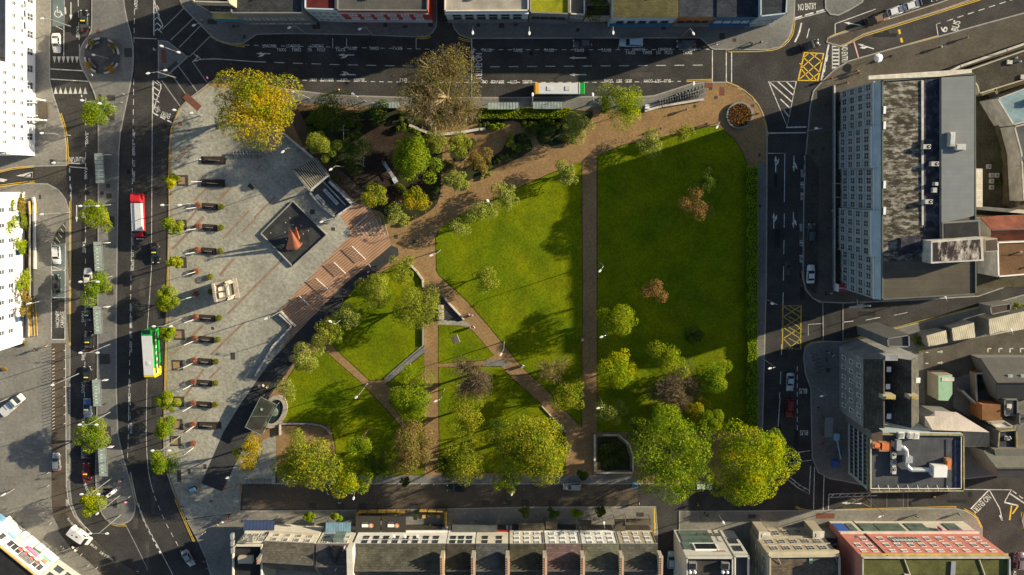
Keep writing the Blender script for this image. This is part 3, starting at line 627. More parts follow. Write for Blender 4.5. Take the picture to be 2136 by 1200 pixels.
def make_tree(name, px, py, r, kind, h, label, dens=1.0, bare=False, seed=0, group=None, flat=.62, squash=1.0, cat='tree', lobes=None, trunk=None, rough=.3):
    """crown centre at photo px,py; r crown radius in photo px"""
    rng = np.random.default_rng(seed + int(px * 7 + py)); rm = r * .109 * (1.15 if r < 36 else 1.08 if r < 56 else 1.02); zc = h - rm * flat
    c = G(px, py, zc); base = trunk if trunk else (c.x, c.y)
    t = thing(name, label, cat, (base[0], base[1], .12), group=group)
    off = np.array([c.x - base[0], c.y - base[1], zc - .12])
    k = lobes or (34 if r > 60 else 17 if r > 35 else 10)
    cen = rng.normal(size=(k, 3)); cen /= np.linalg.norm(cen, axis=1)[:, None]; cen[:, 2] = np.abs(cen[:, 2]) * .9 - .25
    flat = min(.85, flat * (1.3 if rm > 4 and flat < .7 else 1)); q = rng.uniform(.45, .88, k)[:, None]; cen = cen * q * np.array([rm, rm * squash, rm * flat])
    rad = np.stack([rng.uniform(.15 if rm > 6 else .2, .2 + rough * (.95 if rm > 6 else 1.1), k) * rm] * 3, 1) * np.array([1, 1, .85])
    cen = np.vstack([cen, [[0, 0, rm * flat * .2]]]); rad = np.vstack([rad, [[rm * .48, rm * .48 * squash, rm * flat * .6]]])
    lim = 1.0
    cen = cen + off
    # trunk and limbs
    tb = MB(); tr = max(.1, rm * .055); fork = Vector((off[0] * .35, off[1] * .35, off[2] * .5)) if trunk else Vector((0, 0, off[2] * .45))
    tb.tube((0, 0, -.2), fork, tr * 1.25, tr * .8, 8)
    ends = []
    for j in range(min(k, 9 if not bare else 22)):
        e = Vector(cen[j]); m_ = fork.lerp(e, .5) + Vector((0, 0, rm * .08)); tb.tube(fork, m_, tr * .55, tr * .32, 5, False); tb.tube(m_, e, tr * .32, tr * .12, 5, False); ends.append((m_, e))
    if bare:
        for m_, e in ends:
            for _ in range(int(34 * dens)):
                s0 = m_.lerp(e, rng.uniform(.2, 1)); d = Vector(rng.normal(size=3)); d.z = abs(d.z) * .5; d = (d.normalized() + (e - fork).normalized() * .9).normalized()
                L_ = rng.uniform(.18, .42) * rm; e2 = s0 + d * L_; tb.tube(s0, e2, tr * .16, tr * .07, 3, False)
                for _ in range(5):
                    s1 = s0.lerp(e2, rng.uniform(.3, 1)); d2 = (d + Vector(rng.normal(size=3)) * .6).normalized(); tb.tube(s1, s1 + d2 * rng.uniform(.08, .2) * rm, .028, .012, 3, False)
    put('trunk', tb.mesh('trunk', bark if not bare else mat('pale_bark', (.30, .23, .13), .95, .2, 2)), t)
    big_ = max(.25, min(.34, rm * .05)); n = int(dens * (330 if bare else 440) * rm * rm * (1.0 if rm > 3 else 1.6) * (.30 / big_) ** 1.4 * .5)
    v = leaves(cen, rad, max(n, 120), big_ if not bare else big_ * .72, rng)
    put('crown', leafmesh('crown', v, LM[kind]), t)
    return t
def shrub(px, py, rx, ry, kind, label, h=1.2, dens=1, cat='shrub', group=None, ang=0, seed=1, name='shrub', z0=.12):
    rng = np.random.default_rng(int(px * 3 + py * 5) + seed); c = G(px, py, z0); a, b = rx * .109, ry * .109
    t = thing(name, label, cat, (c.x, c.y, z0), R(ang), group)
    k = max(5, int(a * b * .9) + 3); xy = rng.uniform(-.7, .7, (k, 2)) * np.array([a, b]); s_ = min(a, b)
    cen = np.column_stack([xy, rng.uniform(.3, .6, k) * h]); rad = np.column_stack([rng.uniform(.35, .6, k) * s_, rng.uniform(.35, .6, k) * s_, rng.uniform(.35, .6, k) * h])
    v = leaves(cen, rad, int(dens * a * b * 260) + 60, .26 if s_ > .8 else .16, rng); v[:, 2] = np.maximum(v[:, 2], .02)
    put('foliage', leafmesh('foliage', v, LM[kind]), t)
    st = MB()
    for j in range(min(k, 5)): st.tube((xy[j][0] * .5, xy[j][1] * .5, -.05), cen[j], .04, .02, 4, False)
    put('stem', st.mesh('stem', bark), t); return t
def hedge(x0, y0, x1, y1, h, kind, label, dens=1.5, wd=2.3):
    a = G(x0, y0).xy; b = G(x1, y1).xy; cx, cy = (a + b) / 2; dx, dy = (b - a).length / 2, wd / 2; rng = np.random.default_rng(int(x0 + y0))
    t = thing('hedge', label, 'hedge', (cx, cy, .12), math.atan2(b.y - a.y, b.x - a.x)); n = int(dens * dx * dy * 4 * 70)
    p = rng.uniform(-1, 1, (n, 3)) * np.array([dx, dy, 1]); p[:, 1] += .12 * np.sin(p[:, 0] * 1.7); p[:, 2] = h * np.where(rng.random(n) < .7, rng.uniform(.82, 1.08, n), rng.uniform(.05, 1, n))
    side = p[:, 2] < .8 * h; p[side, 1] = np.sign(p[side, 1]) * dy * rng.uniform(.9, 1.06, side.sum())
    nr = rng.normal(size=(n, 3)) * .7 + np.array([0, 0, .8]); nr /= np.linalg.norm(nr, axis=1)[:, None]; u = np.cross(nr, rng.normal(size=(n, 3))); u /= np.linalg.norm(u, axis=1)[:, None]; q = np.cross(nr, u)
    s_ = .13 * rng.uniform(.7, 1.3, n)[:, None]; v = np.stack([p - u * s_, p + q * s_ * .7, p + u * s_, p - q * s_ * .7], 1).reshape(-1, 3)
    put('foliage', leafmesh('foliage', v, LM[kind]), t)
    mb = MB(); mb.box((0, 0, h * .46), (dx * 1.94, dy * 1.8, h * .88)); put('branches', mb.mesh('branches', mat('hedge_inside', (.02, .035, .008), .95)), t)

# large and medium park trees
def T(px, py, r, kind, h, label, **k): return make_tree(k.pop('name', 'park_tree'), px, py, r, kind, h, label, **k)
T(532, 218, 82, 'gold', 15.5, 'huge golden yellow broadleaf tree at the north corner of the stone plaza', dens=1.15, squash=.86)
T(928, 198, 86, 'tan', 17, 'very tall nearly bare tan tree overhanging the north road', bare=True, dens=1.3, squash=1.12)
T(1302, 214, 43, 'lime', 11.0, 'bright lime tree beside the row of parked hire bicycles')
T(672, 302, 34, 'olive', 9.5, 'pale olive tree between the brown footpath and the dark play area')
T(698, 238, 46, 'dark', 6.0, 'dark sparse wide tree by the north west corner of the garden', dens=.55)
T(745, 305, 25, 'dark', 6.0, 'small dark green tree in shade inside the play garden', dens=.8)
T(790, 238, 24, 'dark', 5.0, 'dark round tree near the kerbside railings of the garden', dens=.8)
T(872, 328, 52, 'green', 9.0, 'large bushy green tree east of the climbing frames', dens=1.1, squash=1.15)
T(905, 292, 24, 'olive', 6.2, 'small yellowish tree touching the bare tan tree')
T(958, 306, 25, 'olive', 5.5, 'rounded green tree above the stone clad garden path', dens=1.1)
T(956, 374, 25, 'silver', 4.7, 'silvery green tree at the bend of the wide diagonal path', dens=1.1)
T(778, 410, 27, 'olivegold', 7.0, 'yellow olive tree behind the dark fountain terrace')
T(1000, 342, 26, 'ochre', 5.0, 'pinkish brown ornamental tree among low flower beds', dens=.9)
T(1202, 265, 30, 'silver', 5.5, 'feathery silvery tree at the east end of the shrub bed', dens=.8)
T(865, 424, 26, 'gold', 4.5, 'orange autumn shrub like tree at the garden tip')
T(828, 448, 24, 'silver', 4.2, 'low pale leafy tree on the southern garden corner', dens=.7)
T(1360, 297, 28, 'silver', 5.5, 'feathery small tree on the north lawn edge below the hire bicycles', dens=.6)
T(1425, 276, 22, 'olive', 4.7, 'thin low tree on the north lawn edge near the round flower bed', dens=.5)
T(1187, 359, 28, 'silver', 5.5, 'silvery tree where the wide path meets the straight path', dens=.8)
T(1058, 409, 31, 'silver', 5.5, 'silvery tree on the north rim of the sunlit lawn', dens=.7)
T(1003, 445, 29, 'silver', 5.5, 'loose pale tree second along the north rim of the sunlit lawn', dens=.5)
T(956, 476, 26, 'silver', 5.1, 'sparsest pale tree at the west tip of the sunlit lawn', dens=.35)
T(1012, 578, 25, 'olive', 5.5, 'lone olive tree standing out on the sunlit lawn')
T(838, 560, 29, 'olive', 5.5, 'light tree at the north point of the diamond lawn', dens=.75)
T(782, 606, 38, 'olive', 8.0, 'broad pale green tree on the west side of the diamond lawn')
T(868, 641, 48, 'olive', 9.0, 'widest pale green tree beside the stone memorial', dens=.85)
T(728, 661, 29, 'silver', 5.5, 'silvery tree in the west row beside the dark basalt walk')
T(685, 702, 31, 'olive', 5.5, 'leafy tree where the narrow brown path meets the basalt walk')
T(638, 752, 31, 'silver', 5.5, 'pale tree at the west tip of the triangular lawn')
T(595, 806, 27, 'silver', 5.1, 'thin airy tree just above the oval stone fountain', dens=.35)
T(865, 820, 43, 'green', 10.0, 'bright green full tree south of the diamond lawn', dens=1.1, squash=1.15)
T(992, 790, 49, 'mauve', 10.0, 'bare greyish tree in the middle of the small south lawns', bare=True, dens=1.1)
T(973, 864, 40, 'olivegold', 9.0, 'golden olive tree below the bare greyish tree')
T(1155, 772, 33, 'brown', 7.0, 'small bare branched tree on the south tip of the sunlit lawn', bare=True, dens=.5)
T(1190, 830, 37, 'olivegold', 8.5, 'yellow green tree between the diagonal and straight paths')
T(1289, 667, 39, 'lime', 9.0, 'lime green tree north of its twin on the shaded lawn')
T(1288, 765, 41, 'yellow', 9.0, 'yellow tinged tree on the west side of the shaded lawn')
T(1274, 858, 29, 'silver', 5.5, 'dull feathery tree beside a lamp on the shaded lawn', dens=.6)
T(1400, 748, 38, 'lime', 9.5, 'lime green tree above the bare mauve tree')
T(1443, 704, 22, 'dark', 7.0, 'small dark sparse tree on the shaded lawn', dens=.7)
T(1488, 787, 35, 'green', 8.5, 'dense round mid green tree nearest the long hedge', dens=1.15)
T(1400, 815, 55, 'mauve', 9.0, 'bare mauve brown tree among the green trees of the shaded lawn', bare=True, dens=1.2)
T(1458, 856, 27, 'gold', 9.0, 'amber yellow tree pressed against the bare mauve tree')
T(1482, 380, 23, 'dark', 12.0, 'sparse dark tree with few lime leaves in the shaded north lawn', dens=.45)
T(1452, 430, 31, 'rust', 12.0, 'orange brown tree in the shaded north lawn', dens=.5)
T(1364, 606, 24, 'rust', 10.5, 'small orange brown tree alone in the shaded lawn', dens=.6)
T(640, 960, 67, 'olivegold', 15.9, 'very large olive tree beside the curved garden wall', dens=1.1)
T(730, 997, 41, 'yellow', 13.4, 'bright yellow tree overhanging the brown brick street')
T(522, 948, 33, 'gold', 12.2, 'orange yellow tree by the glass fountain kiosk', dens=.9)
T(750, 925, 26, 'green', 14.6, 'slender green tree between the olive and brown trees', dens=.8)
T(852, 932, 50, 'brown', 15.9, 'brownish autumn tree west of the vertical brown path', dens=1.1, squash=1.15)
T(980, 952, 48, 'olivegold', 15.9, 'tall olive green tree east of the vertical brown path', squash=1.15)
T(1113, 935, 80, 'olivegold', 18.3, 'enormous rounded olive tree above the silver parked car', dens=1.15, squash=.95)
T(1060, 1002, 26, 'lime', 14.6, 'low lime branch like tree at the south kerb', dens=.9)
T(1408, 955, 80, 'green', 19.5, 'enormous bright green tree beside the walled flower garden', dens=1.15, squash=1.15)
T(1565, 965, 84, 'yellow', 19.5, 'enormous yellow green tree at the south east corner of the square', dens=1.15)
T(1617, 924, 26, 'green', 15.9, 'green tree behind the enormous yellow one')
T(1486, 880, 21, 'green', 11.0, 'small green tree tucked under the amber tree')
T(1372, 880, 34, 'green', 11.0, 'leafy green tree north of the enormous green tree', dens=.9)
T(792, 968, 33, 'dark', 11, 'dark shaded tree between the bright yellow and the brownish tree', dens=.9)  # added tree standing in for deep shade on open lawn
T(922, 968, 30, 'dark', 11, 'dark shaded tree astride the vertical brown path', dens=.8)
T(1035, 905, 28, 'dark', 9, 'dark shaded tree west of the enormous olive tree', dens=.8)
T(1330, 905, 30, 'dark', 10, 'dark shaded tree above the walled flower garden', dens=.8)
# street trees: lollipop crowns leaning outwards in view
ISL = [(200, 233, 31, 'green', 'northmost round street tree, beside the entrance canopy', (232, 240)), (199, 460, 30, 'lime', 'round lime street tree just north of the second bus shelter', (231, 462)), (198, 601, 31, 'green', 'round green street tree south of the second bus shelter', (230, 605)),
       (191, 905, 34, 'green', 'largest green street tree in the taxi rank row', (225, 902)), (193, 1046, 28, 'yellow', 'bright yellow street tree at the tip of the median', (222, 1035))]
for i, (x, y, r, k, l, b) in enumerate(ISL): g = G(*b).xy; make_tree('street_tree', x, y, r, k, 8.6, l, dens=1.2, trunk=(g.x, g.y), group='street trees on the taxi island', flat=.75)
PL = [(358, 377, 14, 'yellow', 'small yellow plaza tree, first from the north kerb', (381, 377)), (359, 469, 18, 'lime', 'lime plaza tree opposite the red lorry', (378, 470)), (365, 547, 15, 'yellow', 'small yellow plaza tree south of the black taxi', (378, 548)), (349, 625, 23, 'lime', 'wide lime plaza tree beside the green banner', (376, 622)),
      (356, 697, 18, 'yellow', 'yellow plaza tree level with the double deck bus front', (374, 698)), (351, 835, 21, 'lime', 'oval lime plaza tree beside the blue banner', (373, 838)), (343, 897, 27, 'green', 'green plaza tree above the southmost banners', (368, 892)), (342, 962, 27, 'green', 'southmost green plaza tree at the kerb', (366, 955))]
for i, (x, y, r, k, l, b) in enumerate(PL): g = G(*b).xy; make_tree('street_tree', x, y, r, k, 6.0, l, dens=1.4, trunk=(g.x, g.y), group='young trees along the plaza kerb', flat=.8)
for x, y, k, l in ((646, 1076, 'green', 'clipped green tree, westmost in front of the shop terrace'), (702, 1076, 'green', 'clipped green tree beside the blue glass awning'), (1095, 1069, 'dark', 'clipped dark tree, west one of four before the white terrace'), (1152, 1069, 'dark', 'clipped dark tree, second of four before the white terrace'), (1203, 1070, 'green', 'clipped tree, third of four before the white terrace'), (1253, 1066, 'dark', 'clipped dark tree, east one of four before the white terrace')):
    make_tree('clipped_tree', x, y, 11.5, k, 4.2, l, dens=2.2, group='clipped trees along the south terrace', flat=.9)
make_tree('clipped_tree', 1215, 991, 13, 'dark', 4.2, 'clipped dark tree on the north side of the brick street', dens=1.5)
make_tree('clipped_tree', 845, 1003, 11, 'dark', 4, 'small dark tree at the kerb below the brownish tree', dens=1.5)
# garden planting
for i, (x, y, rx, ry, k, h, an, l) in enumerate((
    (660, 260, 20, 28, 'dark', 1.6, 20, 'dark shrub mass in the west bed'), (690, 330, 28, 12, 'dark', 1.4, -45, 'long dark shrub along the west bed'), (735, 350, 22, 16, 'bed', 1.5, -45, 'dark shrub under the small dark tree'), (722, 285, 20, 14, 'bed', 1.2, 0, 'low dark shrub in the west bed'),
    (1030, 262, 26, 12, 'green', 1.5, 10, 'bright leafy shrub by the bench wall'), (1130, 275, 36, 20, 'bed', 1.6, -15, 'dark shrub mass in the triangular bed'), (1150, 262, 24, 14, 'dark', 1.5, 0, 'grey green shrub in the triangular bed'), (1185, 285, 22, 14, 'bed', 1.3, -20, 'dark shrub at the tip of the triangular bed'),
    (1068, 302, 12, 26, 'olive', 1.8, -20, 'tall grassy shrub in the curved bed'), (1090, 300, 16, 24, 'bed', 1.4, 0, 'dark shrub beside the grassy one'), (1045, 335, 34, 9, 'bed', .9, 25, 'long low planting along the wide path'), (1010, 365, 26, 8, 'silver', .8, 25, 'pale flowering border beside the wide path'), (975, 388, 20, 8, 'ochre', .5, 25, 'thin flower border at the path bend'),
    (812, 455, 14, 20, 'silver', 1.2, 30, 'silvery shrub at the garden corner'), (850, 460, 18, 10, 'olive', 1.0, 30, 'low shrub below the orange one'), (893, 425, 14, 8, 'ochre', .6, 60, 'thin brownish planting at the path edge'), (912, 370, 6, 40, 'bed', 1.0, 0, 'narrow planting east of the play area'), (912, 398, 5, 14, 'lime', .9, 0, 'narrow bright green planting at the path side'),
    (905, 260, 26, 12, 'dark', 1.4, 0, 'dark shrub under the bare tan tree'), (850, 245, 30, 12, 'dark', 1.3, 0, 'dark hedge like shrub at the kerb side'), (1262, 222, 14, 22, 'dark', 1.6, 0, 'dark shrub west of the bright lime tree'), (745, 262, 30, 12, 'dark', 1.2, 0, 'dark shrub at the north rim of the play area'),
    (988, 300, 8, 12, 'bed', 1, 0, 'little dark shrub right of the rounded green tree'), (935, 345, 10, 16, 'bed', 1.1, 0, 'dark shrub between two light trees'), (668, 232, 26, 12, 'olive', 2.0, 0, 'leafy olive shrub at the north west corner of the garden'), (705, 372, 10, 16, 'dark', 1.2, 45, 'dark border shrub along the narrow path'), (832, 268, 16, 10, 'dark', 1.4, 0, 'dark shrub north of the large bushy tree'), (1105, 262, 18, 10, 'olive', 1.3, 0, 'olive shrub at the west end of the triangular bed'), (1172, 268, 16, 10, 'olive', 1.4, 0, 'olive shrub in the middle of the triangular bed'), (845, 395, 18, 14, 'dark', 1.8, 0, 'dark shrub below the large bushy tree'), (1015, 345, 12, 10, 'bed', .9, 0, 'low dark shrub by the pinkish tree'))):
    shrub(x, y, rx, ry, k, l, h, group='planting in the garden beds', ang=-an if False else an)
hedge(998, 237, 1190, 237, 1.5, 'lime', 'clipped green hedge behind the two glass bus shelters', 1.3)
hedge(1566, 345, 1566, 895, 1.8, 'hedge', 'long clipped hedge along the east side of the square')
for i, (x, y, rx, ry) in enumerate(((1120, 262, 40, 9), (1010, 262, 12, 8))): shrub(x, y, rx, ry, 'bed', ['low dark ground shrub behind the hedge', 'low dark shrub by the end of the hedge'][i], .9)

# fallen leaves below the autumn trees
rng = np.random.default_rng(77); pts = []
for (x, y, r, n) in ((532, 235, 80, 500), (930, 215, 85, 500), (852, 940, 60, 500), (992, 800, 60, 400), (1400, 820, 70, 500), (640, 970, 75, 500), (1113, 950, 85, 500), (1452, 435, 35, 160), (1364, 612, 28, 120), (865, 430, 45, 200), (1288, 770, 48, 250), (730, 1000, 45, 200), (1300, 225, 50, 200), (980, 950, 60, 300), (1565, 960, 60, 200)):
    for _ in range(n):
        q = rng.uniform(0, 6.28); u = abs(rng.normal()) * .75 * r; pts.append(G(x + math.cos(q) * u, y + math.sin(q) * u, .185))
pts = np.array(pts); n = len(pts); u = rng.normal(size=(n, 3)) * .09; q = rng.normal(size=(n, 3)) * .09; u[:, 2] *= .15; q[:, 2] *= .15
tag(put('fallen_leaves', leafmesh('fallen_leaves', np.stack([pts - u, pts + q, pts + u, pts - q], 1).reshape(-1, 3), LM['orange'])), 'scattered orange fallen leaves on lawns and paths', 'leaves', kind='stuff')

# ------------------------------------------------------------------ street lamps
def lamp(x, y, h=8, ang=180, arm=1.0, label='', base=None, double=False, group='street lamps'):
    """x,y photo position of the lantern (of the mast top when double); ang arm direction in the photo"""
    c = G(x, y, h).xy; a = R(ang); d = Vector((math.cos(a), math.sin(a)))
    b = c - d * arm if not double else c
    t = thing('street_lamp', label, 'street lamp', (b.x, b.y, .1), group=group)
    mb = MB(); mb.tube((0, 0, 0), (0, 0, 1.2), .14, .12, 8).tube((0, 0, 1.2), (0, 0, h), .1, .06, 8); put('pole', mb.mesh('pole', ltmetal), t)
    for s in ((1, -1) if double else (1,)):
        L_ = arm if not double else 1.6; e = Vector((d.x, d.y, 0)) * L_ * s
        m_ = MB(); m_.tube((0, 0, h - .35), (e.x * .5, e.y * .5, h - .02), .055, .05, 6, False).tube((e.x * .5, e.y * .5, h - .02), (e.x, e.y, h), .05, .04, 6); put('arm', m_.mesh('arm', ltmetal), t)
        hd = MB(); q = math.atan2(d.y * s, d.x * s)
        rings = []
        for u, wd in ((-.15, .1), (.05, .22), (.35, .25), (.6, .16), (.68, .05)):
            rings.append([(e.x + math.cos(q) * u - math.sin(q) * wd * sy, e.y + math.sin(q) * u + math.cos(q) * wd * sy, h + z) for sy, z in ((-1, -.04), (1, -.04), (.7, .1), (-.7, .1))])
        hd.loft(rings); ho = put('lantern', hd.mesh('lantern', whitem), t)
        ln = MB(); ln.box((e.x + math.cos(q) * .28, e.y + math.sin(q) * .28, h - .055), (.4, .26, .03), q); put('lens', ln.mesh('lens', lampglass), ho)
    return t
for x, y, an, l in ((606, 57, 200, 'single lamp before the dark slate roofed shop'), (753, 60, 200, 'single lamp before the red fronted building'), (986, 66, -90, 'single lamp at the corner before the pale blue front'), (1104, 67, -90, 'single lamp before the mossy flat roof'), (1279, 66, -90, 'single lamp above the white pickup'), (1445, 68, -60, 'single lamp near the dark blue building'),
                    (615, 193, 160, 'lamp beside the huge golden tree'), (739, 198, 150, 'lamp at the garden railings west of the bare tree'), (1111, 200, 90, 'lamp between the two north bus shelters'), (1237, 200, 100, 'lamp just east of the white roofed bus'), (1447, 177, 90, 'lamp at the end of the hire bicycles'), (407, 52, 200, 'lamp at the sandstone corner shop'),
                    (592, 315, 220, 'lamp at the back of the pergola'), (692, 352, 215, 'lamp on the narrow path east of the pergola'), (673, 462, 200, 'lamp beside the fountain terrace'), (1019, 421, 130, 'lamp on the north rim of the sunlit lawn'), (1253, 563, 230, 'lamp on the straight path by the shaded lawn'), (1257, 702, 200, 'lamp below the lime tree on the straight path'), (1250, 851, 190, 'lamp beside the dull feathery tree'),
                    (691, 672, 150, 'lamp on the basalt walk'), (745, 827, 225, 'lamp on the triangular lawn path'), (911, 836, 200, 'lamp next to the bare greyish tree'), (1046, 737, 240, 'lamp on the diagonal path beside the sunlit lawn'), (902, 532, 200, 'lamp at the west tip of the sunlit lawn'), (1497, 263, 240, 'lamp beside the round flower bed'),
                    (91, 39, 180, 'lamp before the white bank at the top'), (90, 278, 180, 'lamp below the white entrance portico'), (90, 447, 185, 'lamp on the wide corner footway'), (115, 340, 180, 'lamp at the side road corner'), (112, 802, 200, 'lamp in the north part of the bollard rows'), (1613, 634, 170, 'lamp beside the southern box junction'), (1608, 768, 190, 'lamp opposite the white saloon'),
                    (1716, 826, 190, 'lamp before the gabled grey house'), (1482, 1016, 260, 'lamp under the enormous yellow green tree'), (1068, 1028, 260, 'lamp under the enormous olive tree'), (738, 1037, 260, 'lamp under the bright yellow tree'), (1510, 1092, 120, 'lamp before the glass fronted bar'), (1260, 1093, 100, 'lamp before the white terrace'), (477, 996, 200, 'lamp at the south end of the plaza'), (557, 664, 200, 'lamp at the low ramp wall'),
                    (1596, 1113, 200, 'lamp before the beige bank'), (1837, 1077, 200, 'lamp on the south east footway'), (205, 1070, 220, 'short lamp at the median tip'), (1705, 268, 180, 'lamp before the hotel'), (1972, 620, 120, 'lamp behind the hotel on the side lane'), (2110, 690, 120, 'lamp beside the car park') ):
    lamp(x, y, 10, an, 1.0, l)
for x, y, an, l in ((186, 430, 180, 'tall twin lamp between first and second bus shelters'), (186, 588, 180, 'tall twin lamp beside the white taxi'), (186, 736, 180, 'tall twin lamp south of the black taxi'), (184, 886, 180, 'tall twin lamp in the largest green street tree'), (188, 1031, 180, 'tall twin lamp over the yellow street tree'), (206, 1113, 180, 'southmost tall twin lamp over the bare road'),
                    (357, 428, 180, 'twin lamp at the plaza kerb near the red lorry'), (339, 681, 180, 'twin lamp at the plaza kerb near the double deck bus'), (336, 940, 180, 'southern twin lamp at the plaza kerb'), (327, 150, 190, 'twin lamp on the small crossing island'), (190, 213, 170, 'twin lamp beside the northmost street tree'), (355, 103, 160, 'twin lamp on the north crossing island'), (382, 233, 170, 'twin lamp at the lower crossing')):
    lamp(x, y, 11.3, an, 1.7, l, double=True, group='twin street lamps')
# floodlight masts with slanted poles on the west plaza
def mast(x, y, an, label, h=8):
    c = G(x, y, 0).xy; t = thing('light_mast', label, 'light mast', (c.x, c.y, .12), group='light masts on the west plaza'); mb = MB(); mb.tube((0, 0, 0), (0, 0, h), .12, .08, 8); put('pole', mb.mesh('pole', ltmetal), t)
    hd = MB()
    for k in range(3): hd.box((-.3, 0, h - .3 - .6 * k), (.5, .3, .25), R(an))
    put('floodlight', hd.mesh('floodlight', whitem), t)
mast(20, 830, 0, 'tall pale mast beside the diagonal white van', 7); mast(98, 625, 30, 'mast beside the yellow striped steps'); mast(30, 1020, 30, 'mast near the colourful corner shops', 5); mast(80, 1140, 30, 'mast before the long curved shopfront')

# ------------------------------------------------------------------ vehicles
def loft_car(L, W, H, kind='hatch'):
    h2 = L / 2
    if kind == 'suv': prof = [(-1, .78, .7), (-.95, .93, .95), (-.8, 1, 1.02), (-.3, 1, 1.02), (.3, 1, 1.0), (.55, .99, .98), (.85, .93, .88), (.96, .82, .75), (1, .68, .6)]
    else: prof = [(-1, .72, .68), (-.95, .9, .86), (-.8, .99, .93), (-.3, 1, .93), (.3, 1, .91), (.55, .98, .87), (.84, .92, .75), (.96, .8, .64), (1, .66, .5)]
    rings = []
    for u, wf, z in prof:
        y = W / 2 * wf; rings.append([(u * h2, -y * .9, .28), (u * h2, y * .9, .28), (u * h2, y, .45), (u * h2, y * .99, z - .12), (u * h2, y * .9, z), (u * h2, -y * .9, z), (u * h2, -y * .99, z - .12), (u * h2, -y, .45)])
    body = MB(); body.loft(rings)
    zb = 1.0 if kind == 'suv' else .9; b0, b1, t0, t1 = {'hatch': (-.88, .42, -.66, .06), 'saloon': (-.7, .40, -.4, .05), 'estate': (-.93, .44, -.8, .08), 'suv': (-.93, .45, -.82, .12)}[kind]
    wb, wt = W / 2 * .92, W / 2 * .74
    B = [(b0 * h2, -wb, zb), (b1 * h2, -wb * .94, zb - .05), (b1 * h2, wb * .94, zb - .05), (b0 * h2, wb, zb)]; Tp = [(t0 * h2, -wt, H - .03), (t1 * h2, -wt, H - .03), (t1 * h2, wt, H - .03), (t0 * h2, wt, H - .03)]
    ws = MB().add([B[1], B[2], Tp[2], Tp[1]], [(0, 1, 2, 3)]); rw = MB().add([B[3], B[0], Tp[0], Tp[3]], [(0, 1, 2, 3)])
    sw = [MB().add([B[0], B[1], Tp[1], Tp[0]], [(0, 1, 2, 3)]), MB().add([B[2], B[3], Tp[3], Tp[2]], [(0, 1, 2, 3)])]
    rf = MB(); n = 4
    rf.loft([[(x, -wt, H - .07), (x, wt, H - .07), (x, wt * .96, H - .01), (x, 0, H + .03), (x, -wt * .96, H - .01)] for x in (t0 * h2 - .05, t0 * h2 + .15, (t0 + t1) / 2 * h2, t1 * h2 - .05, t1 * h2 + .08)])
    for s in (-1, 1):   # pillars
        for p, q in ((B[1], Tp[1]), (B[0], Tp[0])): rf.tube((p[0], s * abs(p[1]), p[2]), (q[0], s * abs(q[1]), q[2]), .05, .045, 4)
        xm = (t0 + t1) / 2 * h2 + .1; rf.tube((xm, s * wb, zb), (xm, s * wt, H - .04), .04, .04, 4)
    return body, ws, rw, sw, rf
PAINT = {}
def paint(n, rgb, metal=.2): return mat('car_paint_' + n, rgb, .28, .04, 1, .02, metal=metal)
CARM = {}
def car(x, y, ang, col, label, kind='hatch', L=4.3, W=1.8, H=1.48, taxi=False, z=.0, group='cars', cat='car'):
    """ang: heading in the photo, degrees anticlockwise from right"""
    key = (kind, L, W, H)
    if key not in CARM:
        b, ws, rw, sw, rf = loft_car(L, W, H, kind); tyre = MB(); tyre.lathe((0, 0, -.1), [(.22, 0), (.31, .02), (.32, .1), (.31, .18), (.22, .2)], 12); hub = MB(); hub.lathe((0, 0, -.105), [(.2, 0), (.2, .21)], 8)
        hl = MB().box((0, 0, 0), (.16, .34, .12)); tl = MB().box((0, 0, 0), (.1, .3, .14)); mr = MB().box((0, 0, 0), (.14, .2, .12)); bp = MB().box((0, 0, 0), (.12, W * .9, .2))
        CARM[key] = (b.mesh('body', [paint('white', (.7, .7, .7))], True), ws.mesh('windscreen', glass_d), rw.mesh('rear_window', glass_d), [q.mesh('side_window', glass_d) for q in sw], rf.mesh('roof', [paint('white', (.7, .7, .7))]),
                     tyre.mesh('tyre', rubber), hub.mesh('hub', ltmetal), hl.mesh('headlight', lampglass), tl.mesh('tail_light', redp), mr.mesh('wing_mirror', blackp), bp.mesh('bumper', blackp))
    M_ = CARM[key]; c = G(x, y, .6).xy; t = thing('parked_car' if group == 'parked cars' else 'taxi' if taxi else 'car', label, cat, (c.x, c.y, z), R(ang), group)
    m = col
    put('body', M_[0], t, m=m); put('windscreen', M_[1], t); put('rear_window', M_[2], t)
    for q in M_[3]: put('side_window', q, t)
    put('roof', M_[4], t, m=m)
    for sx in (.6, -.62):
        for sy in (-1, 1):
            wl = bpy.data.objects.new('wheel', None); COL.objects.link(wl); wl.parent = t; wl.location = (sx * L / 2, sy * (W / 2 - .12), .32); wl.rotation_euler = (R(90), 0, 0); put('tyre', M_[5], wl); put('rim', M_[6], wl)
    for sy in (-1, 1):
        put('headlight', M_[7], t, (L / 2 * .93, sy * W * .34, .66)); put('tail_light', M_[8], t, (-L / 2 * .985, sy * W * .36, .78)); put('wing_mirror', M_[9], t, (L * .17, sy * (W / 2 + .08), .98))
    put('bumper', M_[10], t, (L / 2 * .97, 0, .42))
    if taxi: mb = MB(); mb.box((-.2, 0, H + .1), (.25, .9, .16)); put('roof_sign', mb.mesh('roof_sign', mat('taxi_sign', (.75, .65, .1), .4)), t)
    return t
cw, cs, cg, ck, cr, cb, cdb = paint('white', (.72, .72, .70)), paint('silver', (.38, .39, .40), .6), paint('grey', (.10, .105, .11), .5), paint('black', (.012, .013, .015)), paint('red', (.20, .012, .012)), paint('blue', (.12, .20, .33), .5), paint('dark_blue', (.02, .035, .07), .4)
lightb = paint('pale_blue', (.42, .5, .56), .3)
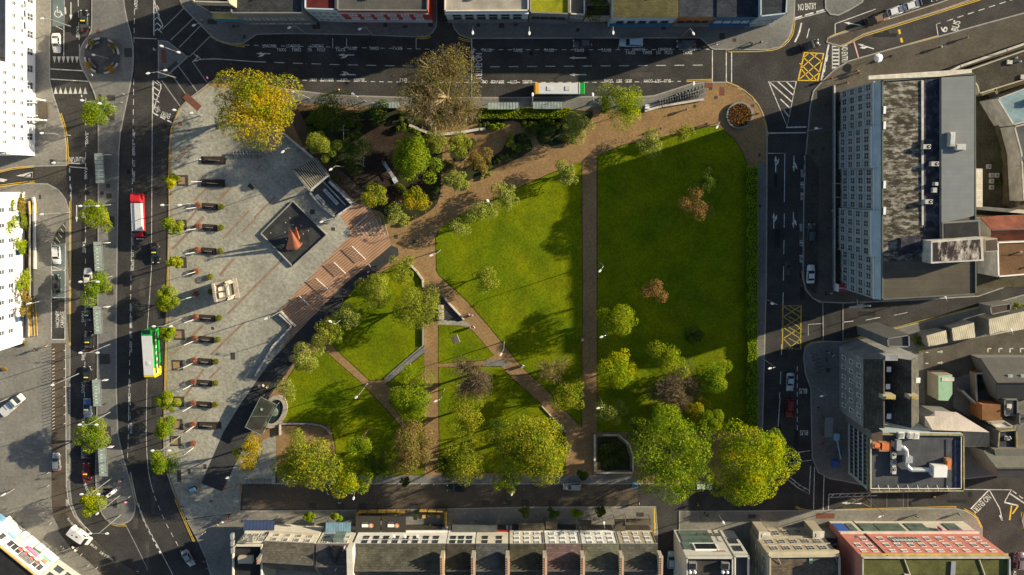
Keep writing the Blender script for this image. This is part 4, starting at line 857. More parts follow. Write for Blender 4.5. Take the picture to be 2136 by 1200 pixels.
for a_ in ((118, 90, -90, cw, 'white saloon parked beside the wheelchair bay', 'saloon'), (118, 532, -90, cw, 'white estate in the blue surfaced bay', 'suv'), (117, 592, 90, ck, 'black car parked in the bay above the lettered black bay', 'saloon'), (118, 963, 90, cs, 'silver grey hatchback driving up the brown lane', 'hatch'), (393, 1164, -62, cs, 'silver saloon at the bottom of the main road', 'saloon'),
           (1215, 91, 180, cg, 'dark grey hatchback in the north taxi bay', 'hatch'), (1431, 92, 180, cg, 'dark grey estate at the east end of the north bays', 'estate'), (1823, 43, 17, ck, 'black estate nearest the junction on the median', 'estate'), (1836, 37, 17, cg, None, 0), (1692, 486, 90, cg, 'dark car in the recessed east bay', 'estate'), (1691, 572, 90, cw, 'white saloon at the south end of the recessed bay', 'saloon'),
           (1648, 797, -90, lightb, 'pale saloon driving south past the letters BUS', 'saloon'), (1647, 852, -90, cr, 'dark red car behind the pale saloon', 'suv'), (1193, 1015, 180, cs, 'silver blue estate parked on the brown brick street', 'estate'), (951, 1018, 180, ck, 'black car parked in deep shade on the brick street', 'hatch'), (1466, 1013, 0, cw, 'white car half hidden under the big green tree', 'hatch'),
           (1400, 1168, 90, lightb, 'pale hatchback in the narrow side lane', 'hatch'), (2129, 1170, 90, paint('mauve', (.22, .17, .18)), 'mauve car cut by the right edge of the photo', 'suv'), (1690, 95, 20, ck, 'black car waiting in deep shade at the box junction', 'saloon')):
    if a_[4]: car(*a_[:5], kind=a_[5])
for x, y, c_, l in ((176, 43, ck, 'black taxi with bright window reflections at the top rank'), (184, 580, cw, 'white roofed taxi half under the third street tree'), (184, 655, cdb, 'dark blue taxi beside the third bus shelter'), (185, 711, ck, 'black taxi behind the dark blue one'), (183, 784, ck, 'black taxi beside the fourth bus shelter'), (183, 851, cb, 'steel blue taxi with pale roof in the rank'), (182, 936, ck, 'black taxi poking out below the largest street tree'), (181, 985, cr, 'dark red taxi at the rear of the rank'), (324, 528, ck, 'black taxi with yellow stripes driving behind the red lorry')):
    car(x, y, 90 if x < 300 else -90, c_, l, 'saloon', L=4.6, taxi=True, group='taxis')
for i, (x, y, c_, l) in enumerate(((1836, 38, paint('bronze', (.25, .16, .10)), 'bronze car second on the median strip'), (1868, 23, cw, 'white car third on the median strip'), (1903, 11, cw, 'white car fourth on the median strip'), (1935, 0, ck, 'dark car cut by the top edge on the median'))): car(x, y, 18, c_, l, 'hatch', L=4.0, group='cars on the median strip')
car(2070, 40, 17, ck, 'black car in the shaded bus bay', 'suv') if False else None
# white pickup on the north side, vans
def pickup():
    c = G(1316, 89, .6).xy; t = thing('pickup_truck', 'pale blue white crew cab pickup with covered bed in the north loading bay', 'pickup truck', (c.x, c.y, 0), R(180)); b, ws, rw, sw, rf = loft_car(5.2, 1.85, 1.78, 'suv')
    put('body', b.mesh('body', lightb, True), t); put('windscreen', ws.mesh('windscreen', glass_d), t); put('rear_window', rw.mesh('rear_window', glass_d), t)
    for q in sw: put('side_window', q.mesh('side_window', glass_d), t)
    put('roof', rf.mesh('roof', lightb), t); cv = MB(); cv.box((-1.95, 0, 1.72), (1.1, 1.5, .12)).box((-.6, 0, 1.85), (1.2, 1.2, .06)); put('bed_cover', cv.mesh('bed_cover', lightb), t)
    for sx in (1.6, -1.6):
        for sy in (-1, 1): wl = MB().tube((sx, sy * .8, .36), (sx, sy * .98, .36), .36, .36, 12); put('wheel', wl.mesh('wheel', rubber), t)
pickup()
def van(x, y, ang, label, L=5.2, W=2.0, H=2.3, m=None, flat=False):
    m = m or cw; c = G(x, y, 1.2).xy; t = thing('van', label, 'van', (c.x, c.y, .05), R(ang)); h2 = L / 2; b = MB()
    prof = [(-1, .95, H * .97), (-.98, 1, H), (.1, 1, H), (.35, .98, H * .98), (.52, .95, H * .93), (.78, .93, H * .58), (.95, .85, H * .45), (1, .7, H * .3)]
    if flat: prof = [(-1, 1, .95), (.0, 1, .95), (.02, .98, H * .9), (.3, .96, H), (.5, .95, H * .95), (.75, .92, H * .58), (.95, .85, H * .48), (1, .7, H * .35)]
    b.loft([[(u * h2, -W / 2 * w_ * .96, .35), (u * h2, W / 2 * w_ * .96, .35), (u * h2, W / 2 * w_, z * .6), (u * h2, W / 2 * w_ * .86, z), (u * h2, -W / 2 * w_ * .86, z), (u * h2, -W / 2 * w_, z * .6)] for u, w_, z in prof]); put('body', b.mesh('body', m, False), t)
    q = W / 2 * .8; ws = MB().add([(h2 * .54, -q, H * .925), (h2 * .54, q, H * .925), (h2 * .765, q * 1.02, H * .62), (h2 * .765, -q * 1.02, H * .62)], [(0, 3, 2, 1)]); put('windscreen', ws.mesh('windscreen', glass_d), t)
    for v in t.children[-1].data.vertices: v.co.z += .03; v.co.x += .02
    for sy in (-1, 1):
        sw = MB().box((h2 * .33, sy * W / 2 * .93, H * .74), (.9, .06, .4)); put('side_window', sw.mesh('side_window', glass_d), t)
        for sx in (-.6, .68): wl = MB().tube((sx * h2, sy * (W / 2 - .25), .36), (sx * h2, sy * (W / 2 - .02), .36), .36, .36, 12); put('wheel', wl.mesh('wheel', rubber), t)
        hl = MB().box((h2 * .97, sy * W * .33, .8), (.12, .3, .2)); put('headlight', hl.mesh('headlight', lampglass), t); mr = MB().box((h2 * .6, sy * (W / 2 + .1), 1.4), (.12, .2, .3)); put('wing_mirror', mr.mesh('wing_mirror', blackp), t)
    if flat:
        bed = MB().box((-h2 * .5, 0, 1.35), (h2 * .98, W * .98, .8)); put('load_box', bed.mesh('load_box', m), t)
        rk = MB()
        for u in (.1, .32): rk.box((h2 * u, 0, H + .08), (.08, W * .8, .08))
        put('roof_rack', rk.mesh('roof_rack', dkmetal), t)
    else:
        vt = MB().box((-h2 * .1, .1, H + .03), (.5, .25, .06)).box((-h2 * .5, -.2, H + .02), (.3, .3, .04)); put('roof_vent', vt.mesh('roof_vent', dkmetal), t)
van(25, 845, 40, 'white flatbed van parked diagonally by the tall pale mast', L=6.2, W=2.1, flat=True)
van(167, 1118, -38, 'white panel van rounding the bottom left corner', L=5.4, W=2.3, H=2.5)
palebus = mat('roof_unit_grey', (.5, .5, .48), .5)
# single deck bus
def bus_single():
    c = G(1166, 186, 1.5).xy; t = thing('single_deck_bus', 'single deck bus with white roof and green and amber ends at the north stop', 'bus', (c.x, c.y, 0), R(180)); L, W, H = 11.2, 2.5, 3.0
    def sec(x, k=1.0, top=H): return [(x, -W / 2 * k, .35), (x, W / 2 * k, .35), (x, W / 2 * k, top - .35), (x, W / 2 * k * .93, top), (x, -W / 2 * k * .93, top), (x, -W / 2 * k, top - .35)]
    am = mat('amber_paint', (.75, .38, .02), .35, .04, 1); gr = mat('green_paint', (.01, .30, .04), .35, .04, 1)
    put('front_panel', MB().loft([sec(L / 2, .9, H * .9), sec(L / 2 - .35), sec(L / 2 - 1.1)]).mesh('front_panel', am), t); put('body', MB().loft([sec(L / 2 - 1.1), sec(-L / 2 + 1.05)]).mesh('body', cw), t); put('rear_panel', MB().loft([sec(-L / 2 + 1.05), sec(-L / 2 + .15), sec(-L / 2, .93, H * .93)]).mesh('rear_panel', gr), t)
    put('windscreen', MB().box((L / 2 + .01, 0, 1.8), (.06, W * .84, 1.3)).mesh('windscreen', glass_d), t)
    for s in (-1, 1):
        put('side_stripe', MB().box((0, s * (W / 2 + .01), 2.0), (L - 1.2, .05, .9)).mesh('side_stripe', glass_d), t)
        put('skirt', MB().box((0, s * (W / 2 + .012), .8), (L - 1.2, .04, .5)).mesh('skirt', gr), t)
        for x in (-3.4, 3.2): put('wheel', MB().tube((x, s * (W / 2 - .3), .48), (x, s * (W / 2 + .03), .48), .48, .48, 14).mesh('wheel', rubber), t)
    put('roof_hatch', MB().box((2.2, 0, H + .06), (1.0, .9, .12)).mesh('roof_hatch', palebus), t); put('roof_hatch', MB().box((-1.8, 0, H + .06), (1.0, .9, .12)).mesh('roof_hatch', palebus), t); put('roof_strip', MB().box((-L / 2 + 1.35, 0, H + .01), (.14, W * .9, .03)).mesh('roof_strip', blackp), t); put('number_panel', MB().box((-L / 2 + .22, 0, H - .2), (.12, W * .6, .12)).mesh('number_panel', whitem), t)
bus_single()
def bus_double():
    c = G(316, 736, 2.2).xy; t = thing('double_deck_bus', 'double deck bus with white roof, green and yellow sides on the main road', 'bus', (c.x, c.y, 0), R(-89)); L, W, H = 10.9, 2.55, 4.35
    gr = mat('green_paint', (.01, .30, .04), .35); ye = mat('bus_yellow', (.72, .55, .02), .35, .04, 1)
    def sec(x, k=1.0, z0=.35, z1=H, r=.25): return [(x, -W / 2 * k, z0), (x, W / 2 * k, z0), (x, W / 2 * k, z1 - r), (x, W / 2 * k * .92, z1), (x, -W / 2 * k * .92, z1), (x, -W / 2 * k, z1 - r)]
    put('rear_body', MB().loft([sec(L / 2 - 2.2, z1=H - .05), sec(L / 2 - .3, z1=H - .05), sec(L / 2, .93, z1=H - .4)]).mesh('rear_body', ye), t)
    put('body', MB().loft([sec(L / 2 - 2.2, z1=H - .05), sec(-L / 2 + .6, z1=H - .05), sec(-L / 2 + .1, z1=H - .2), sec(-L / 2, .95, z1=H - .9)]).mesh('body', gr), t)
    put('roof', MB().box((.25, 0, H - .02), (L - 1.9, W * .9, .1)).mesh('roof', cw), t)
    put('roof_hatch', MB().box((2.0, 0, H + .06), (.9, .8, .08)).mesh('roof_hatch', palebus), t); put('upper_windscreen', MB().box((-L / 2 + .35, 0, H - .05), (.9, W * .7, .09)).mesh('upper_windscreen', glass_d), t)
    for s in (-1, 1):
        put('upper_windows', MB().box((-.2, s * (W / 2 + .012), 3.4), (L - 1.5, .05, .75)).mesh('upper_windows', glass_d), t); put('lower_windows', MB().box((-.5, s * (W / 2 + .012), 1.75), (L - 2.5, .05, .8)).mesh('lower_windows', glass_d), t)
        mb = MB()
        for i in range(7): mb.box((-4.4 + i * 1.45, s * (W / 2 + .045), 2.6 + .2 * (i % 2)), (.6, .03, .7))
        put('advert_panel', mb.mesh('advert_panel', mat('advert', (.6, .45, .4), .5, .6, 3)), t)
        for x in (-3.3, 3.0): put('wheel', MB().tube((x, s * (W / 2 - .3), .48), (x, s * (W / 2 + .03), .48), .48, .48, 14).mesh('wheel', rubber), t)
    put('wing_mirror', MB().box((-L / 2 - .15, W / 2 + .15, 2.2), (.25, .25, .4)).mesh('wing_mirror', blackp), t)
bus_double()
def lorry():
    c = G(288, 450, 1.6).xy; t = thing('flatbed_lorry', 'red lorry with white covered load and folded crane on the main road', 'lorry', (c.x, c.y, 0), R(90)); W = 2.5
    def sec(x, k, z): return [(x, -W / 2 * k, .7), (x, W / 2 * k, .7), (x, W / 2 * k, z - .4), (x, W / 2 * k * .85, z), (x, -W / 2 * k * .85, z), (x, -W / 2 * k, z - .4)]
    lr = mat('lorry_red', (.55, .02, .03), .35, .08, 1)
    cabn = put('cab', MB().loft([sec(3.0, 1, 2.7), sec(3.4, 1, 2.9), (sec(4.7, 1, 2.75)), sec(5.05, .93, 2.2)]).mesh('cab', lr), t); put('windscreen', MB().box((5.02, 0, 1.95), (.1, W * .8, .6)).mesh('windscreen', glass_d), cabn)
    put('load_cover', MB().box((-.3, -.38, 1.9), (6.2, 1.45, 1.5)).box((-.3, .8, 1.75), (6.2, .82, 1.3)).mesh('load_cover', cw), t); put('side_rail', MB().box((-.3, -1.22, 1.2), (6.4, .1, .5)).box((-.3, 1.25, 1.2), (6.4, .1, .5)).mesh('side_rail', lr), t)
    put('chassis', MB().box((-.6, 0, .8), (9.5, .9, .3)).box((-4.2, 0, .9), (2.0, W, .2)).mesh('chassis', dkmetal), t)
    put('crane', MB().box((-3.9, -.6, 1.8), (1.6, .5, .7)).box((-4.3, .35, 1.5), (.8, 1.4, .4)).tube((-3.6, -.6, 2.3), (-2.6, -.9, 2.7), .14, .1).tube((-4.8, -1.0, 1.2), (-4.2, -.7, 2.3), .16, .12).mesh('crane', lr), t)
    mb = MB()
    for i in range(4): mb.box((-5.25, -.6 + i * .42, 1.1), (.2, .1, .8))
    put('stabiliser', mb.mesh('stabiliser', whitem), t)
    for s in (-1, 1):
        for x in (3.9, -.9, -2.6, -3.7): put('wheel', MB().tube((x, s * .85, .5), (x, s * 1.24, .5), .5, .5, 14).mesh('wheel', rubber), t)
        put('headlight', MB().box((5.03, s * .95, 1.0), (.1, .3, .25)).mesh('headlight', lampglass), t)
lorry()

# ------------------------------------------------------------------ bus shelters
def shelter(cx, cy, Lx, Ly, label, n=8, h=2.5):
    """roof centre in photo, size in metres"""
    c = G(cx, cy, h).xy; t = thing('bus_shelter', label, 'bus shelter', (c.x, c.y, .12), group='glass bus shelters')
    lo = max(Lx, Ly); alongx = Lx > Ly
    for i in range(n):
        u = (i + .5) / n - .5; p = (u * Lx, 0) if alongx else (0, u * Ly); d = (Lx / n - .12, Ly - .05, .05) if alongx else (Lx - .05, Ly / n - .14, .05)
        put('roof_pane', MB().box((p[0], p[1], h), d).mesh('roof_pane', glass_l), t)
    fr = MB(); fr.box((0, Ly / 2, h), (Lx + .1, .08, .12)).box((0, -Ly / 2, h), (Lx + .1, .08, .12)).box((Lx / 2, 0, h), (.08, Ly, .12)).box((-Lx / 2, 0, h), (.08, Ly, .12)); put('roof_frame', fr.mesh('roof_frame', steelgrey), t)
    for sx in (-1, 1):
        for sy in (-1, 1): put('post', MB().box((sx * (Lx / 2 - .08), sy * (Ly / 2 - .08), h / 2), (.09, .09, h)).mesh('post', dkmetal), t)
    put('glass_screen', MB().box((0, -(Ly / 2 - .05), h / 2) if alongx else (-(Lx / 2 - .05), 0, h / 2), (Lx * .95, .03, h * .8) if alongx else (.03, Ly * .95, h * .8)).mesh('glass_screen', glass_l), t)
    bn = MB().box((0, -Ly * .25, .5) if alongx else (-Lx * .25, 0, .5), (Lx * .7, .35, .07) if alongx else (.35, Ly * .7, .07)).box((0, -Ly * .25, .25) if alongx else (-Lx * .25, 0, .25), (.1, .1, .5)); put('bench_seat', bn.mesh('bench_seat', ltmetal), t)
    e = Ly / 2 - .3 if not alongx else 0; put('advert_panel', MB().box((Lx / 2 + .55, e, 1.2) if not alongx else (Lx / 2 - .3, 0, 1.2), (1.0, .12, 1.8) if not alongx else (.12, 1.0, 1.8)).mesh('advert_panel', whitem), t)
shelter(208, 351, 1.9, 6.6, 'glass roofed bus shelter, northmost on the taxi island'); shelter(206, 535, 1.9, 6.6, 'glass roofed bus shelter with a red seat panel, south of the lime street tree'); shelter(205, 668, 1.9, 6.4, 'glass roofed bus shelter beside the dark blue taxi'); shelter(203, 820, 1.9, 6.2, 'glass roofed bus shelter beside the steel blue taxi'); shelter(215, 963, 1.9, 7.0, 'glass roofed bus shelter beside the dark red taxi')
shelter(1050, 221, 6.8, 1.5, 'glass roofed bus shelter behind the hedge, the west one of two', 10); shelter(1143, 220, 6.6, 1.5, 'glass roofed bus shelter behind the single deck bus', 10); shelter(805, 219, 6.2, 1.3, 'narrow glass shelter in tree shade west of the bare tree', 10)
# ------------------------------------------------------------------ plaza furniture
def planter(x, y, kind, label, r=.74, h=1.1):
    c = G(x, y, h).xy; t = thing('flower_planter', label, 'planter', (c.x, c.y, .13), group='round flower planters on the plaza')
    put('pot', MB().lathe((0, 0, 0), [(r * .6, 0), (r * .8, .25), (r * .85, .55), (r * .8, .58)], 14).mesh('pot', mat('planter_green', (.05, .06, .05), .6)), t)
    rng = np.random.default_rng(int(x + y)); v = leaves(np.array([[0, 0, h * .72]]), np.array([[r * 1.1, r * 1.1, h * .42]]), 420, .13, rng); put('foliage', leafmesh('foliage', v[: 4 * 300], LM['green' if kind != 'red' else 'red']), t); put('blossom', leafmesh('blossom', v[4 * 300:], LM['red' if kind != 'ochre' else 'orange']), t)
def bench(x0, y0, x1, y1, label, empty=False):
    a = G(x0, y0, .5).xy; b = G(x1, y1, .5).xy; c = (a + b) / 2; L = (b - a).length; an = math.atan2(b.y - a.y, b.x - a.x)
    t = thing('plaza_bench', label, 'bench', (c.x, c.y, .13), an, 'dark benches between the planters')
    put('base', MB().box((0, 0, .1), (L, 1.45, .2)).mesh('base', blackp), t)
    m_ = MB()
    for k in range(5): m_.box((0, -.5 + k * .25, .46), (L * .92, .2, .06))
    put('seat', m_.mesh('seat', mat('dark_timber', (.06, .045, .035), .7)), t)
    put('backrest', MB().box((0, 0, .75), (L * .5, .1, .45)).mesh('backrest', steelgrey), t)
    for s in (-1, 1): put('leg', MB().box((s * L * .35, 0, .3), (.12, 1.1, .25)).mesh('leg', dkmetal), t)
BN = {'white': mat('banner_white', (.75, .73, .7), .7), 'green': mat('banner_green', (.35, .6, .35), .7), 'blue': mat('banner_blue', (.3, .6, .7), .7), 'red': mat('banner_red', (.6, .06, .1), .7), 'cream': mat('banner_cream', (.7, .6, .52), .7)}
def banner(xb, yb, xt, yt, col, label, h=5.2):
    """flag pole: foot and top in the photo; the banner hangs from the upper part"""
    c = G(xb, yb).xy; t = thing('banner_pole', label, 'banner', (c.x, c.y, .13), group='banner poles on the plaza')
    tp = G(xt, yt, h).xy - c
    put('pole', MB().tube((0, 0, 0), (tp.x * .3, tp.y * .3, h), .07, .05, 7).mesh('pole', whitem), t)
    f = MB(); w_ = 1.7; x0, y0 = tp.x * .3, tp.y * .3; n = 8; vs = []
    for i in range(n + 1):
        z = h - .1 - 2.9 * i / n; q = .08 * math.sin(i * 1.1); sx = x0 * z / h; sy = y0 * z / h
        vs += [(sx - .06, sy, z), (sx - .06 - w_ * .8, sy - .55 + q, z - .15)]
    f.add(vs, [(2 * i, 2 * i + 1, 2 * i + 3, 2 * i + 2) for i in range(n)]); o = put('flag', f.mesh('flag', BN[col]), t); md = o.modifiers.new('s', 'SOLIDIFY'); md.thickness = .03
    put('top_arm', MB().tube((x0, y0, h - .05), (x0 - w_ * .85, y0 - .55, h - .15), .03, .03, 5).mesh('top_arm', whitem), t)
rows = [(430, 413, 461, 'white'), (474, 414, 460, 'white'), (523, 411, 458, 'cream'), (663, 407, 456, 'white'), (708, 406, 453, 'white'), (754, 404, 450, 'white'), (799, 403, 449, 'blue'), (844, 402, 448, 'white')]
for i, (y, xr, xg, c_) in enumerate(rows):
    nm = ['first', 'second', 'third', 'fourth', 'fifth', 'sixth', 'seventh', 'eighth'][i]
    planter(xr, y - 2, 'red', f'red flowered planter at the kerb end of the {nm} bench from the north'); planter(xg, y + 1, 'ochre', f'green and red planter at the inner end of the {nm} bench from the north', .75)
    bench(xr + 9, y, xg - 8, y + 2, f'{nm} dark bench from the north between two flower planters')
    banner(xr - 1, y + 3, 374, y + (8 if i < 3 else 12 if i < 4 else 14), c_, f'{"blue" if c_ == "blue" else "cream" if c_ == "cream" else "white"} banner on a leaning pole by the {nm} bench')
for x, y, c_, l in ((412, 887, 'red', 'red banner with white mark south of the eighth bench'), (408, 930, 'white', 'southmost white banner on the plaza')): banner(x - 4, y + (0 if c_ == 'red' else 4), 378, y + 20, c_, l)
planter(402, 886, 'red', 'red planter beside the red banner'); planter(402, 926, 'red', 'southmost orange planter on the plaza'); planter(409, 566, 'red', 'lone red planter north of the monument'); planter(408, 613, 'red', 'shaded planter beside the green banner')
planter(437, 578, 'ochre', 'green planter at the monument north corner', .8); planter(439, 609, 'ochre', 'green planter at the monument west face', .8)
banner(412, 566, 376, 577, 'white', 'white banner north of the monument'); banner(411, 617, 374, 622, 'green', 'pale green banner beside the wide lime tree')
for (x0, y0, x1, y1, l) in ((423, 333, 470, 336, 'empty dark bench plinth, north one of two'), (421, 381, 468, 384, 'empty dark bench plinth, south one of two'), (414, 887, 452, 890, 'bench in the building shadow south of all planters')): bench(x0, y0, x1, y1, l)
for (x, y, xe, ye, l) in ((385, 331, 420, 333, 'bare white flagpole by the north empty plinth'), (388, 381, 422, 379, 'bare white flagpole by the south empty plinth')):
    c = G(xe, ye).xy; t = thing('flagpole', l, 'flagpole', (c.x, c.y, .13)); tp = G(x, y, 6).xy - c; put('mast', MB().tube((0, 0, 0), (tp.x * .2, tp.y * .2, 6), .08, .05).lathe((tp.x * .2, tp.y * .2, 6), [(.02, 0), (.08, .06), (.02, .14)], 8).mesh('mast', whitem), t); put('base_plate', MB().box((0, 0, .04), (.5, .5, .08)).mesh('base_plate', steelgrey), t)
# old stone doorway monument
sandst = mat('monument_stone', (.42, .36, .30), .85, .25, 1.2, .25)
c = G(472, 604).xy; t = thing('stone_monument', 'pale carved stone doorway monument standing on the plaza', 'monument', (c.x, c.y, .13), R(-83))
put('rear_wall', MB().box((0, -1.15, 2.4), (4.3, .55, 4.8)).mesh('rear_wall', sandst), t)
m_ = MB()
for s in (-1, 1): m_.box((s * 1.85, .3, 2.2), (.6, 2.6, 4.4))
m_.box((0, 1.35, 4.0), (4.3, .5, .8)).box((0, .2, 4.5), (.35, 2.7, .25)); put('portal', m_.mesh('portal', sandst), t)
m_ = MB()
for s in (-1, 1): m_.lathe((s * 1.5, 1.75, 0), [(.26, 0), (.2, .2), (.17, 3.4), (.28, 3.7)], 10).lathe((s * 1.95, 1.6, 4.4), [(.2, 0), (.24, .3), (.08, .7)], 8)
put('column', m_.mesh('column', sandst), t); put('window_bay', MB().box((0, 1.75, 4.55), (2.6, .7, .5)).box((0, 1.9, 5.1), (1.8, .4, .6)).mesh('window_bay', sandst), t)
m_ = MB()
for k in range(9): m_.box((-1.8 + k * .45, -1.15, 4.95), (.22, .6, .3))
put('battlement', m_.mesh('battlement', sandst), t); put('step', MB().box((0, 2.3, .1), (4.6, 1.0, .2)).mesh('step', sandst), t)
# pool with sail sculpture
pool = [(612, 418), (684, 490), (611, 557), (543, 487)]
P = W2(pool); cx = sum(p.x for p in P) / 4; cy = sum(p.y for p in P) / 4
t = thing('fountain_pool', 'square dark fountain basin set diagonally in the plaza', 'fountain', (cx, cy, .13)); L_ = [(p.x - cx, p.y - cy) for p in P]
wall = MB()
for i in range(4):
    a, b = Vector(L_[i]), Vector(L_[(i + 1) % 4]); d = (b - a); m2 = (a + b) / 2 * .975; wall.box((m2.x, m2.y, .25), (d.length * .965, .2, .5), math.atan2(d.y, d.x))
put('rim', wall.mesh('rim', mat('pale_rim', (.26, .26, .24), .7)), t)
put('basin_floor', MB().prism([(a * .96, b * .96) for a, b in L_], -.02, .06).mesh('basin_floor', mat('wet_basin', (.045, .046, .042), .35, .35, .5, .3, pat=('brick', .9, .45, 42, .15))), t)
rng = np.random.default_rng(3)
for k in range(14):
    u, v_ = rng.uniform(.15, .85, 2); q = Vector(L_[0]).lerp(Vector(L_[1]), u).lerp(Vector(L_[3]).lerp(Vector(L_[2]), u), v_); put('nozzle', MB().lathe((q.x, q.y, .06), [(.16, 0), (.16, .04), (.05, .08)], 8).mesh('nozzle', ltmetal), t)
copper = mat('rust_red_steel', (.50, .17, .09), .55, .12, .8)
c = G(606, 512).xy; t = thing('sail_sculpture', 'rust red metal sail sculpture standing in the dark fountain basin', 'sculpture', (c.x, c.y, .19))
def fin(p0, p1, p2, th, nm):
    """curved triangular sail between two feet and a tip"""
    m_ = MB(); n = 8; vs = []
    for s in (0, 1):
        for i in range(n + 1):
            u = i / n; a = Vector(p0).lerp(Vector(p2), u); b = Vector(p1).lerp(Vector(p2), u ** .85); off_ = Vector(th) * s
            for k in range(6):
                w_ = k / 5; q = a.lerp(b, w_) + Vector((.9 * math.sin(w_ * math.pi) * (1 - u) * .5, -1.0 * math.sin(w_ * math.pi) * (1 - u) * .8, 0)) + off_; vs.append(q)
    st = (n + 1) * 6; fs = []
    for s in (0, 1):
        for i in range(n):
            for k in range(5): a = s * st + i * 6 + k; fs.append((a, a + 1, a + 7, a + 6))
    for i in range(n): a = i * 6; fs += [(a, a + 6, a + 6 + st, a + st), (a + 5, a + 11, a + 11 + st, a + 5 + st)]
    m_.add(vs, fs); put(nm, m_.mesh(nm, copper, True), t)
def lp(x, y, z): g = G(x, y, z + .2); return (g.x - t.location.x, g.y - t.location.y, z)
fin(lp(597, 520, .3), lp(631, 508, .3), lp(607, 480, 7.6), (-.05, .1, .1), 'main_sail'); fin(lp(600, 508, .3), lp(607, 496, .3), lp(603, 475, 7.4), (.14, 0, 0), 'fore_sail'); fin(lp(625, 496, .3), lp(612, 492, .3), lp(617, 474, 5.0), (.05, .1, .05), 'rear_sail')
put('plinth', MB().box((.6, .2, .08), (2.6, 1.6, .16), .5).mesh('plinth', steelgrey), t)
for k in range(4): put('stay_rod', MB().tube((-.6 - k * .15, .4, 2.4), (-2.2 - .25 * k, -.9 + k * .3, .2), .03, .03, 5).mesh('stay_rod', ltmetal), t)
# pergola, terrace walls
def beam(a, b, z, w_, h_, m, nm, par, o):
    a = Vector(a); b = Vector(b); d = b - a; c_ = (a + b) / 2; put(nm, MB().box((c_.x - o[0], c_.y - o[1], z), (d.length, w_, h_), math.atan2(d.y, d.x)).mesh(nm, m), par)
PG = [G(610, 353, 3.4).xy, G(655, 330, 3.4).xy, G(683, 367, 3.4).xy, G(647, 398, 3.4).xy]; o = sum(PG, Vector((0, 0))) / 4
t = thing('pergola', 'slatted open roof pergola on the back edge of the plaza', 'pergola', (o.x, o.y, .13)); palec = mat('pale_concrete', (.5, .47, .42), .8)
for i, (a, b) in enumerate(((0, 1), (1, 2), (2, 3), (3, 0))): beam(PG[a], PG[b], 3.27, .3 if i < 2 else .45, .25, palec if i in (2,) else steelgrey, 'roof_beam', t, o)
for k in range(11):
    u = (k + .6) / 11.5; beam(PG[0].lerp(PG[1], u), PG[3].lerp(PG[2], u), 3.2, .16, .2, mat('slat_wood', (.42, .38, .28), .7), 'slat', t, o)
for q in PG: put('post', MB().box((q.x - o.x, q.y - o.y, 1.55), (.3, .3, 3.1)).mesh('post', steelgrey), t)
put('roof_panel', MB().prism([(q.x - o.x, q.y - o.y) for q in PG], 3.02, 3.08).mesh('roof_panel', mat('dark_roof_panel', (.06, .06, .055), .6)), t)  # solid panel added beneath the slats so the pergola casts a solid shadow
beam(PG[0], PG[2], 3.36, .1, .06, dkmetal, 'tie_rod', t, o)
put('rear_wall', MB().box(((PG[1] + PG[2]).x / 2 - o.x, (PG[1] + PG[2]).y / 2 - o.y, 1.5), ((PG[2] - PG[1]).length, .25, 3.0), math.atan2(*(PG[2] - PG[1]).yx)).mesh('rear_wall', steelgrey), t)
def wallrun(pts, h, w_, m, label, z=.12, name='low_wall', cap=None, cat='wall'):
    P = W2(pts); o = P[0]; t = thing(name, label, cat, (o.x, o.y, z)); mb = MB(); cp = MB()
    for a, b in zip(P, P[1:]):
        d = b - a; q = (a + b) / 2 - o; mb.box((q.x, q.y, h / 2), (d.length + w_ * .4, w_, h), math.atan2(d.y, d.x)); cp.box((q.x, q.y, h + .03), (d.length + w_ * .4, w_ + .08, .06), math.atan2(d.y, d.x))
    put('wall', mb.mesh('wall', m), t); put('coping', cp.mesh('coping', cap or palec), t); return t
gwall = mat('grey_render', (.2, .2, .195), .85)
wallrun([(592, 277), (655, 330)], 1.1, .4, gwall, 'pale topped wall from the golden tree to the pergola')
wallrun([(690, 379), (712, 400), (736, 424)], 1.5, .5, gwall, 'dark wall behind the fountain terrace')
wallrun([(668, 372), (700, 405), (722, 428)], .4, .25, gwall, 'inner low kerb of the fountain terrace')
wallrun([(736, 427), (716, 442), (703, 451)], .6, .3, gwall, 'pale end wall of the fountain terrace')
wallrun([(648, 402), (672, 432), (700, 452)], .5, .35, gwall, 'low wall between terrace and plaza')
for (x0, y0, x1, y1, l) in ((661, 407, 678, 425, 'short pale bench on the dark terrace'), (677, 395, 706, 426, 'long pale bench on the dark terrace')):
    a = G(x0, y0).xy; b = G(x1, y1).xy; c = (a + b) / 2; t = thing('stone_bench', l, 'bench', (c.x, c.y, .14), math.atan2(b.y - a.y, b.x - a.x)); L2 = (b - a).length; put('seat', MB().box((0, 0, .5), (L2, .75, .14)).mesh('seat', palec), t); put('base', MB().box((0, 0, .22), (L2 * .94, .5, .43)).mesh('base', gwall), t); put('seat_strip', MB().box((0, 0, .59), (L2 * .8, .25, .04)).mesh('seat_strip', steelgrey), t)
patch('dark_terrace', [(648, 399), (684, 369), (736, 424), (704, 450)], mat('dark_terrace_stone', (.10, .105, .11), .6, .15, .4), 4)
